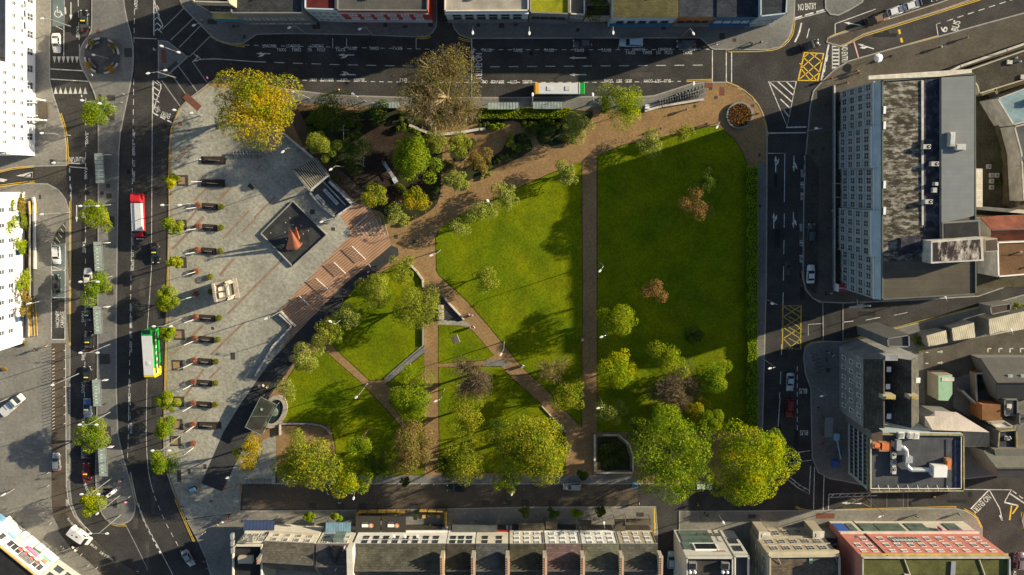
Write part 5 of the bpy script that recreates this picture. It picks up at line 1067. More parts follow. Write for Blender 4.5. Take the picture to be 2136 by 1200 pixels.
# glowing white pipes on the deck = bright enamel tube rails casting comb shadows
for (x0, y0, x1, y1, l) in ((734, 514, 763, 542, 'north'), (696, 547, 721, 571, 'second'), (659, 581, 687, 606, 'third'), (625, 618, 645, 637, 'south')):
    a = G(x0, y0, 1.1).xy; b = G(x1, y1, 1.1).xy; c = (a + b) / 2; d = b - a; t = thing('steel_rail', f'bright white tubular rail on the timber deck, {l}' + (' one' if l in ('north', 'south') else ' from the north'), 'handrail', (c.x, c.y, .14), math.atan2(d.y, d.x), 'white rails on the deck')
    put('top_rail', MB().tube((-d.length / 2, 0, 1.0), (d.length / 2, 0, 1.0), .07, .07, 8).mesh('top_rail', whitem), t)
    n = 10
    for k in range(n): put('post', MB().box((-d.length / 2 + (k + .5) * d.length / n, 0, .5), (.1, .05, .95)).mesh('post', ltmetal), t)
a = G(739, 474).xy; b = G(767, 450).xy
wallrun([(739, 474), (767, 449)], .3, .12, ltmetal, 'thin metal upstand across the deck', name='deck_upstand', cat='rail')
# ramp walls at the plaza's south east side
wallrun([(585, 655), (610, 677), (607, 684), (572, 720), (535, 782)], .7, .35, gwall, 'long low ramp wall between plaza and basalt walk'); wallrun([(588, 650), (618, 680)], .8, .3, palec, 'white topped ramp wall end'); wallrun([(601, 690), (560, 738), (536, 775)], .35, .2, gwall, 'inner kerb of the ramp')
wallrun([(856, 552), (870, 566), (882, 583), (883, 598)], .6, .3, palec, 'pale wall at the north tip of the diamond lawn'); wallrun([(883, 672), (883, 719)], .6, .3, palec, 'short pale wall beside the brown path', cap=kerbm); wallrun([(883, 720), (802, 790)], .2, .25, gwall, 'thin kerb along the grey link path', cap=gwall)
wallrun([(929, 624), (968, 666)], .5, .25, whitem, 'white edged wall of the black memorial triangle'); wallrun([(586, 883), (640, 882), (668, 886), (682, 893), (690, 904)], .6, .25, gwall, 'curved garden wall with pale coping', cap=kerbm); wallrun([(586, 884), (586, 905)], .8, .35, gwall, 'short return of the curved garden wall')
wallrun([(1240, 905), (1240, 984), (1318, 984)], .7, .35, gwall, 'wall round the walled flower garden'); wallrun([(1258, 906), (1290, 906), (1312, 925), (1320, 950), (1320, 982)], .5, .3, gwall, 'curved inner wall of the walled flower garden')
patch('flower_garden', [(1246, 911), (1285, 911), (1306, 928), (1314, 952), (1314, 980), (1246, 980)], soil, 5)
shrub(1278, 948, 30, 30, 'bed', 'sunken dark flower bed inside the curved wall', .5, 1.0, 'flower bed', name='flower_bed')
wallrun([(855, 262), (905, 282), (960, 277), (1000, 270), (1012, 270)], .6, .5, palec, 'pale curved seat wall under the bare tree')
wallrun([(1130, 846), (1180, 900)], .3, .2, gwall, 'edge wall of the diagonal path')
for (pts, l) in (([(775, 218), (838, 218)], 'iron railings west of the bare tree'), ([(617, 220), (640, 222)], 'short iron railings by the garden gate'), ([(1000, 245), (1190, 246)], 'low railings behind the hedge')):
    P = W2(pts); o_ = P[0]; d = P[1] - P[0]; t = thing('iron_railing', l, 'railing', (o_.x, o_.y, .12), math.atan2(d.y, d.x)); L2 = d.length; put('rail', MB().box((L2 / 2, 0, 1.1), (L2, .05, .05)).box((L2 / 2, 0, .2), (L2, .05, .05)).mesh('rail', dkmetal), t)
    mb = MB()
    for k in range(int(L2 / .4)): mb.box((k * .4, 0, .6), (.04, .04, 1.2))
    put('bars', mb.mesh('bars', dkmetal), t)
# memorial figure group
c = G(920, 651).xy; t = thing('stone_memorial', 'pale stone block memorial at the black triangle', 'memorial', (c.x, c.y, .13)); put('plinth', MB().box((0, 0, .3), (1.3, 3.4, .6)).mesh('plinth', sandst), t)
for k in range(4): put('stone_block', MB().box((.1 * (-1) ** k, -1.2 + k * .8, 1.0), (.9, .6, .8 + .2 * (k % 2)), .1 * k).mesh('stone_block', sandst), t)
# flat bronze slab in the grass
c = G(951, 708).xy; t = thing('memorial_slab', 'flat brown slab set in the small grass triangle', 'memorial slab', (c.x, c.y, .17), R(-68)); put('slab', MB().box((0, 0, .04), (1.9, 1.2, .1)).mesh('slab', mat('brown_slab', (.12, .1, .075), .7)), t); put('border', MB().box((0, .68, .02), (2.0, .12, .06)).box((0, -.68, .02), (2.0, .12, .06)).mesh('border', palec), t)
# kiosk with glass roof and oval fountain
c = G(545, 868, 3).xy; t = thing('glass_kiosk', 'kiosk with slatted greenish glass roof beside the oval fountain', 'kiosk', (c.x, c.y, .13), R(62))
put('wall', MB().box((0, 0, 1.3), (6.6, 2.6, 2.6)).mesh('wall', mat('dark_glass_wall', (.03, .035, .032), .5)), t)
for k in range(13): put('roof_slat', MB().box((0, -1.95 + k * .325, 3.0), (7.8, .2, .08)).mesh('roof_slat', mat('green_slat', (.075, .075, .06), .7)), t)
put('roof_frame', MB().box((0, -2.1, 3.02), (8.1, .14, .16)).box((0, 2.1, 3.02), (8.1, .14, .16)).box((4.0, 0, 3.02), (.14, 4.2, .16)).box((-4.0, 0, 3.02), (.14, 4.2, .16)).box((0, 0, 3.1), (.1, 4.2, .08), .5).mesh('roof_frame', mat('verdigris', (.17, .21, .17), .7)), t)
for sx in (-1, 1):
    for sy in (-1, 1): put('post', MB().box((sx * 3.8, sy * 1.95, 1.5), (.12, .12, 3.0)).mesh('post', ltmetal), t)
put('skylight', MB().box((1.5, .6, 3.12), (.5, .5, .1)).mesh('skylight', mat('skylight_glass', (.3, .5, .4), .2)), t)
c = G(572, 858).xy; t = thing('oval_fountain', 'oval stone fountain ring next to the glass kiosk', 'fountain', (c.x, c.y, .13), R(62))
def ell(a, b, n=28): return [(a * math.cos(2 * math.pi * i / n), b * math.sin(2 * math.pi * i / n)) for i in range(n)]
rg = MB(); o_, i_ = ell(4.2, 2.9), ell(3.1, 1.9); n = 28; rg.add([(p[0], p[1], .45) for p in o_] + [(p[0], p[1], .45) for p in i_] + [(p[0], p[1], 0) for p in o_] + [(p[0], p[1], 0) for p in i_], [(i, (i + 1) % n, (i + 1) % n + n, i + n) for i in range(n)] + [(i, (i + 1) % n, (i + 1) % n + 2 * n, i + 2 * n) for i in range(n)] + [(i + n, (i + 1) % n + n, (i + 1) % n + 3 * n, i + 3 * n) for i in range(n)])
put('stone_ring', rg.mesh('stone_ring', mat('ring_stone', (.36, .32, .26), .85, .3, 1.5)), t); put('water', MB().prism(i_, 0, .2).mesh('water', mat('pool_water', (.015, .03, .04), .15)), t); put('inner_ring', MB().lathe((0, 0, .2), [(1.0, 0), (1.1, .2), (.8, .3)], 16).mesh('inner_ring', MATS['verdigris']), t)
# round raised flower bed
def raised_bed(x, y, r, label, ring):
    c = G(x, y).xy; t = thing('round_flower_bed', label, 'flower bed', (c.x, c.y, .12)); n = 32
    o_, i_ = ell(r, r, n), ell(r * .86, r * .86, n); h = .6; rg = MB(); rg.add([(p[0], p[1], h) for p in o_] + [(p[0], p[1], h) for p in i_] + [(p[0], p[1], 0) for p in o_] + [(p[0], p[1], 0) for p in i_], [(i, (i + 1) % n, (i + 1) % n + n, i + n) for i in range(n)] + [(i, (i + 1) % n, (i + 1) % n + 2 * n, i + 2 * n) for i in range(n)] + [(i + n, (i + 1) % n + n, (i + 1) % n + 3 * n, i + 3 * n) for i in range(n)])
    put('stone_ring', rg.mesh('stone_ring', ring), t); put('soil', MB().prism(i_, 0, .45).mesh('soil', soil), t); rng = np.random.default_rng(5); nn = 1500; rr = r * .82 * np.sqrt(rng.random(nn)); th = rng.random(nn) * 6.283
    p = np.stack([rr * np.cos(th), rr * np.sin(th), .5 + rng.random(nn) * .25], 1); u = rng.normal(size=(nn, 3)) * .1; q = rng.normal(size=(nn, 3)) * .1; v = np.stack([p - u, p + q, p + u, p - q], 1).reshape(-1, 3); put('flowers', leafmesh('flowers', v, LM['redbed']), t)
raised_bed(1542, 241, 3.0, 'round raised bed of red and yellow flowers at the north east corner', gwall)
# sunken round seating with quarter planters on the island
c = G(214, 117).xy; t = thing('circular_seating', 'dark circular sunken seating with a central lamp on the island', 'circular seating', (c.x, c.y, .12)); dk_ = mat('dark_granite', (.045, .047, .05), .5, .3, 1)
put('floor_disc', MB().lathe((0, 0, 0), [(4.0, 0), (4.0, .04)], 36).mesh('floor_disc', dk_), t)
for a0 in range(4):
    def arc(r0, r1, z0, z1, t0, t1, m, nm, par, n=8):
        vs = []
        for i in range(n + 1):
            q = R(t0 + (t1 - t0) * i / n)
            for rr, zz in ((r0, z0), (r1, z0), (r1, z1), (r0, z1)): vs.append((rr * math.cos(q), rr * math.sin(q), zz))
        fs = [(4 * i + k, 4 * i + (k + 1) % 4, 4 * i + 4 + (k + 1) % 4, 4 * i + 4 + k) for i in range(n) for k in range(4)] + [(0, 1, 2, 3), (4 * n + 3, 4 * n + 2, 4 * n + 1, 4 * n)]
        return put(nm, MB().add(vs, fs).mesh(nm, m), par)
    b = 30 + 90 * a0 - 10; arc(3.6, 3.95, .0, .5, b - 15, b + 45, palec, 'planter_edge', t); arc(2.7, 3.1, 0, .45, b - 10, b + 40, gwall, 'seat_arc', t)
    q = R(b + 15); rng = np.random.default_rng(a0); v = leaves(np.array([[3.5 * math.cos(q), 3.5 * math.sin(q), .55]]), np.array([[.9, .9, .6]]), 340, .2, rng); put('flower_clump', leafmesh('flower_clump', v, LM['ochre' if a0 < 2 else 'orange']), t)
lamp(198, 115, 6, 175, .4, 'short lamp at the centre of the circular seating')
# bollards
bm = MB().lathe((0, 0, 0), [(.09, 0), (.08, .1), (.07, .95), (.09, 1.0), (.05, 1.06)], 8).mesh('bollard', mat('bollard_steel', (.35, .34, .32), .5, .1, 2))
def bollard(x, y, label, grp):
    c = G(x, y).xy; tag(put('bollard', bm, None, (c.x, c.y, .12)), label, 'bollard', grp)
for k in range(25):
    bollard(114, 728 + k * 6.9, 'steel bollard in the long dense row on the west plaza', 'dense row of bollards')
for k in range(9): bollard(138, 730 + k * 19, 'bollard in the sparse row along the kerb west of the taxi road', 'sparse row of bollards')
for (x, y) in ((103, 985), (103, 1012), (103, 1038), (108, 1090), (172, 1155), (187, 1178), (204, 1183)): bollard(x, y, 'bollard at the south bend of the brown lane', 'bollards at the south bend')
for x, y in ((266, 157), (260, 197), (256, 214), (264, 1008), (272, 1035), (424, 1112), (430, 1108), (434, 1183)): bollard(x, y, 'bollard near the main road kerb', 'bollards at the main road kerb')
for x in (782, 806, 832, 855, 880, 905): bollard(x, 1008, 'small bollard on the kerb of the brick street', 'bollards along the brick street')
for x in (1250, 1268, 1286, 1305): bollard(x, 1002, 'small bollard on the kerb below the flower garden', 'bollards below the flower garden')
# bikes
def bike_mesh():
    m_ = MB()
    for sx in (-.52, .52):
        for i in range(12): a, b = 2 * math.pi * i / 12, 2 * math.pi * (i + 1) / 12; m_.tube((sx + .33 * math.cos(a), 0, .34 + .33 * math.sin(a)), (sx + .33 * math.cos(b), 0, .34 + .33 * math.sin(b)), .03, .03, 4, False)
    return m_.mesh('wheels', rubber)
bw = bike_mesh(); bf = MB().tube((-.52, 0, .34), (-.1, 0, .36), .025).tube((-.1, 0, .36), (.38, 0, .8), .03).tube((-.18, 0, .85), (-.1, 0, .36), .03).tube((-.18, 0, .8), (.38, 0, .82), .03).tube((.52, 0, .34), (.38, 0, .95), .025).tube((-.52, 0, .34), (-.18, 0, .8), .02).mesh('frame', ltmetal)
bh = MB().tube((.36, -.28, 1.0), (.36, .28, 1.0), .025).mesh('handlebar', blackp); bs = MB().box((-.2, 0, .9), (.26, .14, .06)).mesh('saddle', blackp); bb = MB().box((.62, 0, .9), (.3, .34, .2)).mesh('basket', steelgrey)
proto = None
def bikes(x0, y0, x1, y1, n, ang, label, grp, m=None):
    global proto
    for i in range(n):
        u = i / max(1, n - 1); g = G(x0 + (x1 - x0) * u, y0 + (y1 - y0) * u).xy
        if proto is None:
            proto = thing('hire_bicycle', label, 'bicycle', (g.x, g.y, .13), R(ang), grp)
            for nm, me in (('wheels', bw), ('frame', bf), ('handlebar', bh), ('saddle', bs), ('basket', bb)): put(nm, me, proto)
        else: dup(proto, (g.x, g.y, .13), R(ang + random.uniform(-7, 7)), label, grp)
bikes(1376, 216, 1455, 197, 16, 100, 'hire bicycle in the docked row at the north kerb', 'row of hire bicycles'); bikes(1410, 205, 1465, 186, 9, 95, 'bicycle in the loose rear row behind the hire bicycles', 'rear row of bicycles')
bikes(516, 1005, 566, 1005, 9, 90, 'bicycle in the rack beside the orange yellow tree', 'bicycles in the south rack'); bikes(490, 322, 545, 322, 9, 95, 'bicycle in the rack under the huge golden tree', 'bicycles in the plaza rack'); bikes(1697, 735, 1710, 775, 6, 10, 'bicycle on the footway before the gabled grey house', 'bicycles before the gabled house')
bikes(128, 1140, 140, 1152, 4, 40, 'bicycle by the turquoise shop sign', 'bicycles by the corner shops')
# sloping long planter behind the bikes
wallrun([(1345, 232), (1380, 222), (1466, 208)], .5, .4, palec, 'pale kerb wall along the hire bicycles')

# ------------------------------------------------------------------ people
def skin_mesh(name, verts, edges, radii, m, root=0, sub=1):
    me = bpy.data.meshes.new(name); me.from_pydata(verts, edges, []); ob = bpy.data.objects.new('tmp', me); COL.objects.link(ob)
    sk = ob.modifiers.new('k', 'SKIN'); sk.use_smooth_shade = True
    for i, v in enumerate(me.skin_vertices[0].data): v.radius = (radii[i] if isinstance(radii[i], tuple) else (radii[i],) * 2); v.use_root = (i == root)
    if sub: s_ = ob.modifiers.new('s', 'SUBSURF'); s_.levels = sub; s_.render_levels = sub
    dg = bpy.context.evaluated_depsgraph_get(); dg.update(); out = bpy.data.meshes.new_from_object(ob.evaluated_get(dg)); out.name = name
    COL.objects.unlink(ob); bpy.data.objects.remove(ob); out.materials.clear(); out.materials.append(m)
    out.polygons.foreach_set('use_smooth', [True] * len(out.polygons)); return out
skinm = mat('skin', (.5, .3, .22), .6, .05, 3)
def person_meshes(stride, arm):
    V = [(0, 0, .95), (0, 0, 1.15), (0, 0, 1.38), (0, 0, 1.5), (.02, 0, 1.62), (.02, 0, 1.72)]; E = [(0, 1), (1, 2), (2, 3), (3, 4), (4, 5)]; Rr = [.13, .125, .13, .055, .09, .07]
    legs = []; arms = []
    for s in (-1, 1):
        f = stride * s; i = len(V); V += [(f * .05, s * .1, .88), (f * .28 + .03, s * .1, .48), (f * .5 - .05, s * .1, .09), (f * .5 + .12, s * .11, .04)]; E += [(0, i), (i, i + 1), (i + 1, i + 2), (i + 2, i + 3)]; Rr += [.09, .06, .045, .035]; legs.append(i)
        i = len(V); g = -arm * s; V += [(0, s * .2, 1.4), (g * .12 - .02, s * .25, 1.14), (g * .3 + .08, s * .25, .9), (g * .34 + .1, s * .25, .82)]; E += [(2, i), (i, i + 1), (i + 1, i + 2), (i + 2, i + 3)]; Rr += [.06, .043, .03, .032]; arms.append(i)
        h = i + 3
        for k, (dx, dz, dy) in enumerate(((.035, -.08, 0), (.015, -.09, 0), (-.005, -.085, 0), (-.025, -.07, 0), (.055, -.04, -.03 * s))):
            j = len(V); b = V[h]; V.append((b[0] + dx * .7, b[1] + dy, b[2] + dz * .5)); V.append((b[0] + dx + .01, b[1] + dy * 1.4, b[2] + dz)); E += [(h, j), (j, j + 1)]; Rr += [.01, .008]
    body = skin_mesh('body', V, E, Rr, skinm)
    jv, je, jr = [(0, 0, .93), (0, 0, 1.15), (0, 0, 1.4), (0, 0, 1.5)], [(0, 1), (1, 2), (2, 3)], [(.15, .18), (.14, .17), (.14, .19), .07]
    for i in arms: j = len(jv); jv += V[i:i + 3]; je += [(2, j), (j, j + 1), (j + 1, j + 2)]; jr += [.085, .065, .05]
    tv, te, tr = [(0, 0, .97)], [], [(.15, .17)]
    for i in legs: j = len(tv); tv += V[i:i + 3]; te += [(0, j), (j, j + 1), (j + 1, j + 2)]; tr += [.11, .08, .06]
    sh = MB()
    for i in legs: sh.box((V[i + 2][0] + .05, V[i + 2][1], .05), (.28, .1, .1), 0, .85)
    hr = MB().lathe((0, 0, 1.63), [(.1, -.02), (.115, .05), (.1, .11), (.05, .15), (.01, .155)], 10)
    return body, skin_mesh('jacket', jv, je, jr, blackp), skin_mesh('trousers', tv, te, tr, blackp), sh.mesh('shoes', blackp), hr.mesh('hair', blackp)
PM = [person_meshes(.8, .8), person_meshes(.15, .2)]
CL = {n: mat('cloth_' + n, c, .85, .1, 3) for n, c in dict(black=(.015, .015, .018), red=(.5, .04, .04), blue=(.05, .12, .4), lightblue=(.25, .5, .7), white=(.7, .7, .68), grey=(.15, .15, .16), pink=(.6, .2, .35), yellow=(.65, .6, .08), green=(.1, .3, .12), navy=(.02, .03, .08), tan=(.35, .25, .15)).items()}
def person(x, y, ang, top, legs, hair, label, pose=0, z=.12):
    c = G(x, y, 1.0).xy; t = thing('person', label, 'person', (c.x, c.y, z), R(ang)); b, j, tr, sh, hr = PM[pose]
    put('body', b, t); put('jacket', j, t, m=CL[top]); put('trousers', tr, t, m=CL[legs]); put('shoes', sh, t); put('hair', hr, t, m=CL[hair])
for q in ((194, 157, 20, 'lightblue', 'grey', 'tan', 'person in light blue jacket below the circular seating'), (420, 42, 60, 'white', 'black', 'black', 'person in white at the sandstone corner shop'), (322, 103, 0, 'white', 'grey', 'tan', 'person in white on the crossing island edge'), (335, 142, 0, 'grey', 'black', 'black', 'person in grey waiting at the lower crossing'), (433, 162, 0, 'pink', 'grey', 'black', 'person in pink at the golden tree kerb'),
          (707, 188, 0, 'red', 'white', 'tan', 'cyclist like walker in red on the north road'), (1433, 228, 200, 'white', 'black', 'black', 'person in white with long shadow on the brown path'), (1379, 268, 20, 'pink', 'navy', 'black', 'person in pink by the thin low tree'), (1474, 259, 200, 'red', 'black', 'black', 'person in red on the lawn corner'), (1581, 237, 90, 'blue', 'grey', 'black', 'person in blue east of the round flower bed'), (1494, 91, 0, 'white', 'black', 'black', 'person in white at the north crossing'), (1568, 91, 90, 'green', 'black', 'black', 'person in green against the north footway'),
          (1587, 88, 10, 'grey', 'black', 'white', 'person with white hat north of the round bed'), (1733, 164, 10, 'red', 'red', 'tan', 'person in red beside the hotel corner'), (1766, 172, 20, 'pink', 'black', 'black', 'person in pink beside the garden railings'), (1788, 147, 20, 'yellow', 'black', 'black', 'person in yellow north of the hotel'), (1792, 152, 20, 'tan', 'black', 'black', 'person in tan north of the hotel'), (1857, 118, 10, 'black', 'black', 'black', 'person in black on the north east footway'), (1962, 98, 190, 'white', 'black', 'white', 'person in white on the north east footway'), (2018, 78, 190, 'yellow', 'grey', 'black', 'person in yellow at the bus bay'),
          (771, 554, 30, 'white', 'navy', 'black', 'person in white on the basalt walk, north'), (768, 568, 30, 'navy', 'grey', 'tan', 'person in navy just behind the one in white'), (714, 624, 220, 'grey', 'black', 'black', 'person in grey halfway along the basalt walk'), (645, 718, 220, 'lightblue', 'black', 'black', 'person in light blue near the pale ramp'), (671, 667, 220, 'white', 'black', 'black', 'person in white at the lamp on the basalt walk'), (549, 804, 40, 'white', 'tan', 'tan', 'person in white north of the kiosk, left of a pair'), (556, 808, 40, 'tan', 'grey', 'black', 'person in tan north of the kiosk, right of a pair'), (541, 806, 40, 'tan', 'white', 'tan', 'person in tan and white trousers behind the pair'),
          (708, 1048, 60, 'lightblue', 'navy', 'tan', 'person in light blue pulling a cart in the brick street'), (684, 1029, 0, 'white', 'black', 'black', 'person in white under the bright yellow tree'), (1024, 1027, 0, 'grey', 'black', 'black', 'person in grey in the shaded brick street'), (1052, 1048, 0, 'grey', 'grey', 'tan', 'person in grey near the south kerb'), (1333, 1051, 0, 'white', 'black', 'black', 'person in white at the east end of the brick street'), (1455, 1053, 10, 'black', 'black', 'black', 'person in black crossing below the green tree'), (1471, 1072, 10, 'black', 'black', 'black', 'person in black on the lane corner footway'), (1476, 1076, 10, 'navy', 'black', 'black', 'person in navy on the lane corner footway'),
          (379, 1060, 110, 'white', 'grey', 'tan', 'person in white at the main road kerb'), (476, 1081, 60, 'red', 'black', 'black', 'person in red before the corner bar'), (465, 1088, 60, 'white', 'grey', 'white', 'person in white beside the one in red'), (455, 1094, 60, 'tan', 'black', 'black', 'person in tan beside the corner bar'), (426, 1171, 60, 'grey', 'black', 'black', 'person in grey at the bottom of the plaza'), (251, 1003, 60, 'pink', 'grey', 'tan', 'person in pink on the median tip'), (263, 1047, 60, 'pink', 'black', 'tan', 'second person in pink on the median tip'), (72, 730, 120, 'black', 'black', 'black', 'person in black west of the bollards'), (98, 722, 120, 'tan', 'grey', 'tan', 'person in tan west of the bollards'), (153, 1141, 30, 'white', 'black', 'black', 'person in white by the parked bicycles'), (158, 1147, 30, 'white', 'grey', 'tan', 'second person in white by the parked bicycles'),
          (1725, 218, 0, 'black', 'black', 'black', 'person in black outside the hotel'), (1737, 440, 90, 'yellow', 'lightblue', 'tan', 'person in yellow vest before the hotel'), (1724, 613, 90, 'black', 'black', 'black', 'person in black at the hotel corner'), (1733, 612, 90, 'lightblue', 'grey', 'tan', 'person in light blue at the hotel corner'), (1727, 735, 90, 'grey', 'black', 'white', 'person in grey amid the bicycles'), (1738, 742, 90, 'white', 'black', 'black', 'person in white amid the bicycles'), (1726, 752, 90, 'navy', 'black', 'tan', 'person in navy amid the bicycles'), (1912, 1077, 10, 'white', 'black', 'black', 'person in white on the south east footway'), (2001, 1074, 10, 'white', 'grey', 'black', 'person in white near the south east corner'), (1948, 1036, 30, 'yellow', 'black', 'black', 'cyclist in yellow on the south east street'), (1752, 945, 0, 'black', 'black', 'black', 'person in black outside the modern block'), (1716, 928, 0, 'red', 'black', 'black', 'person in red outside the modern block'), (981, 683, 20, 'pink', 'black', 'tan', 'person in pink on the diagonal path'), (989, 682, 20, 'white', 'black', 'black', 'person in white on the diagonal path'), (1091, 762, 60, 'white', 'black', 'black', 'person in white beside the diagonal path end'), (978, 656, 30, 'pink', 'grey', 'tan', 'person in pink near the memorial triangle'), (1214, 711, 90, 'white', 'black', 'black', 'person in white on the straight path'), (815, 842, 300, 'black', 'black', 'black', 'person in black on the shaded narrow path')):
    person(*q[:6], q[6], pose=(hash_ := int(q[0])) % 2)

# ------------------------------------------------------------------ play equipment
c = G(822, 372).xy; t = thing('slide', 'metal play slide with a pale end in the dark play area', 'play equipment', (c.x, c.y, .13), R(-60)); put('chute', MB().tube((-4, -.3, 1.6), (0, -.3, .3), .05).tube((-4, .3, 1.6), (0, .3, .3), .05).box((-2, 0, .85), (3.8, .5, .05)).mesh('chute', ltmetal), t); put('landing', MB().box((.5, 0, .25), (1.3, 1.0, .1)).mesh('landing', mat('pale_blue_plastic', (.4, .5, .52), .4)), t); put('tower', MB().box((-4.3, 0, .8), (.7, .7, 1.6)).tube((-4.6, -.4, 1.5), (-4.6, .4, 2.4), .04).mesh('tower', dkmetal), t)
c = G(722, 282).xy; t = thing('play_frame', 'tall thin climbing frame near the pale olive tree', 'play equipment', (c.x, c.y, .13)); put('frame', MB().tube((0, -1.6, 0), (0, -1.6, 3), .05).tube((0, 2, 0), (0, 2, 3), .05).tube((0, -1.6, 3), (0, 2, 3), .05).tube((-.9, 1, 3), (1.2, 1, 3), .04).mesh('frame', ltmetal), t); put('seat', MB().lathe((.1, 0, .8), [(.3, 0), (.3, .1)], 10).mesh('seat', blackp), t)
c = G(761, 338).xy; t = thing('swing', 'low swing frame in the dark play area', 'play equipment', (c.x, c.y, .13)); put('frame', MB().tube((0, -1, 0), (0, -1, 2), .04).tube((0, 1, 0), (0, 1, 2), .04).tube((0, -1, 2), (0, 1, 2), .04).mesh('frame', ltmetal), t); put('seat', MB().box((0, -.4, .5), (.3, .4, .06)).box((0, .5, .5), (.3, .4, .06)).mesh('seat', blackp), t)
# small street clutter
def clutter(nm, x, y, label, cat, parts, an=0, z=.12):
    c = G(x, y).xy; t = thing(nm, label, cat, (c.x, c.y, z), R(an))
    for pn, mb, m in parts: put(pn, mb.mesh(pn, m), t)
    return t
clutter('information_kiosk', 238, 1025, 'white leaning box kiosk on the median tip', 'kiosk', [('cabinet', MB().box((0, 0, 1.2), (1.6, .7, 2.4)), whitem), ('screen', MB().box((.1, 0, 2.42), (.5, .35, .05)), blackp)], 35)
clutter('stall_umbrella', 1824, 124, 'small white parasol on the north east footway', 'parasol', [('canopy', MB().lathe((0, 0, 2.1), [(1.0, 0), (.5, .25), (.02, .4)], 8), whitem), ('pole', MB().tube((0, 0, 0), (0, 0, 2.3), .04), ltmetal)])
clutter('hoarding_bin', 1750, 598, 'red and white advertising cabinet on the hotel forecourt', 'cabinet', [('cabinet', MB().box((0, 0, 1.5), (2.3, 1.6, 3.0)), mat('cabinet_red', (.35, .02, .04), .5)), ('side_panel', MB().box((-1.2, 0, 1.5), (.1, 1.7, 3.0)), whitem), ('roof_stripe', MB().box((0, 0, 3.02), (2.3, .12, .06)), whitem)])
for x, y, l in ((985, 657, 'litter bin beside the diagonal path'), (1088, 764, 'litter bin at the lower diagonal path'), (1214, 707, 'litter bin on the straight path')): clutter('litter_bin', x, y, l, 'litter bin', [('drum', MB().lathe((0, 0, 0), [(.25, 0), (.28, .9)], 10), dkmetal), ('lid', MB().lathe((0, 0, .9), [(.3, 0), (.2, .12)], 10), ltmetal)])
clutter('recycling_bank', 1324, 1011, 'bright blue box at the north kerb of the brick street', 'bin', [('box', MB().box((0, 0, .6), (1.1, .7, 1.2)), CL['lightblue']), ('lid', MB().box((0, 0, 1.24), (1.15, .75, .08)), CL['blue'])])
clutter('ticket_machine', 1348, 224, 'white cabinet at the west end of the hire bicycles', 'cabinet', [('cabinet', MB().box((0, 0, .8), (.9, .9, 1.6)), whitem), ('display', MB().box((0, -.46, 1.2), (.4, .03, .3)), blackp)])
clutter('market_cart', 404, 1019, 'blue covered cart among stacked stall poles', 'cart', [('cover', MB().box((0, 0, 1.0), (1.5, .8, .5), 0, .7), CL['lightblue']), ('tray', MB().box((0, 0, .6), (1.6, .9, .2)), dkmetal), ('wheel', MB().tube((-.4, -.5, .3), (-.4, .5, .3), .3).tube((.5, -.5, .3), (.5, .5, .3), .3), rubber)], 20)
clutter('rubbish_skip', 1740, 940, 'blue construction hoist in front of the modern block', 'hoist', [('arm', MB().tube((0, 3.5, 1), (0.3, -1, 3.5), .2, .15), CL['lightblue']), ('base', MB().box((.1, -3, .5), (1.4, 1.6, 1.0)), CL['blue']), ('basket', MB().box((0, 3.6, 1.0), (1.1, 1.6, .9)), CL['lightblue'])])
clutter('scaffold_awning', 1720, 885, 'grey slatted awning over the footway', 'awning', [('canopy', MB().box((0, 0, 2.7), (1.9, 4.6, .1)), steelgrey), ('post', MB().box((-.8, 2, 1.3), (.1, .1, 2.6)).box((-.8, -2, 1.3), (.1, .1, 2.6)), dkmetal)])
# building heights below are in units of KZ metres
KZ = 1.32; G0 = G
def G(px, py, z=0.0): v = G0(px, py, z * KZ); return Vector((v.x, v.y, z))
OLD = set(bpy.data.objects)
# ------------------------------------------------------------------ buildings
def wm(n, c, v=.12, r=.85): return mat('wall_' + n, c, r, v, .4, .1)
def slate(n, c, rot=0): return mat('slate_' + n, tuple(k * .68 for k in c), .8, .3, .35, .3, pat=('brick', .7, .4, rot, .22))
WINM = {}
glass_w = mat('window_glass', (.06, .075, .09), .08, .6, .25)
def window(par, o, p, n, z, ww, wh, fm, nm='window', bars=True):
    """window at wall point p (2D world) facing n"""
    key = (round(ww, 2), round(wh, 2), fm.name, nm)
    if key not in WINM:
        f = MB(); b = .09; f.box((0, .03, wh / 2 - b / 2), (ww, .1, b)).box((0, .07, -wh / 2 + b / 2), (ww + .25, .22, b)).box((ww / 2 - b / 2, .03, 0), (b, .1, wh - 2 * b)).box((-ww / 2 + b / 2, .03, 0), (b, .1, wh - 2 * b))
        if bars: f.box((0, .03, 0), (ww - 2 * b, .07, .07))
        if bars and ww > 1.2: f.box((0, .025, wh * .24), (.06, .06, wh * .4)).box((0, .025, -wh * .24), (.06, .06, wh * .4))
        g = MB().box((0, .0, 0), (ww - .1, .04, wh - .1)); WINM[key] = (f.mesh(nm, fm), g.mesh('pane', glass_w))
    f, g = WINM[key]; a = math.atan2(n.y, n.x) - math.pi / 2
    w_ = put(nm, f, par, (p.x - o.x + n.x * .015, p.y - o.y + n.y * .015, z), a); put('pane', g, w_)
def facade(par, o, P, Q, rows, cols, ww, wh, fm, zs, cen, m0=.06, skip=(), nm='window'):
    d = Q - P; L = d.length; d = d.normalized(); n = Vector((d.y, -d.x))
    if n.dot((P + Q) / 2 - cen) < 0: n = -n
    for r in range(rows):
        for c_ in range(cols):
            if (r, c_) in skip: continue
            u = L * (m0 + (1 - 2 * m0) * ((c_ + .5) / cols)); window(par, o, P + d * u, n, zs[r], ww, wh, fm, nm)
    return n
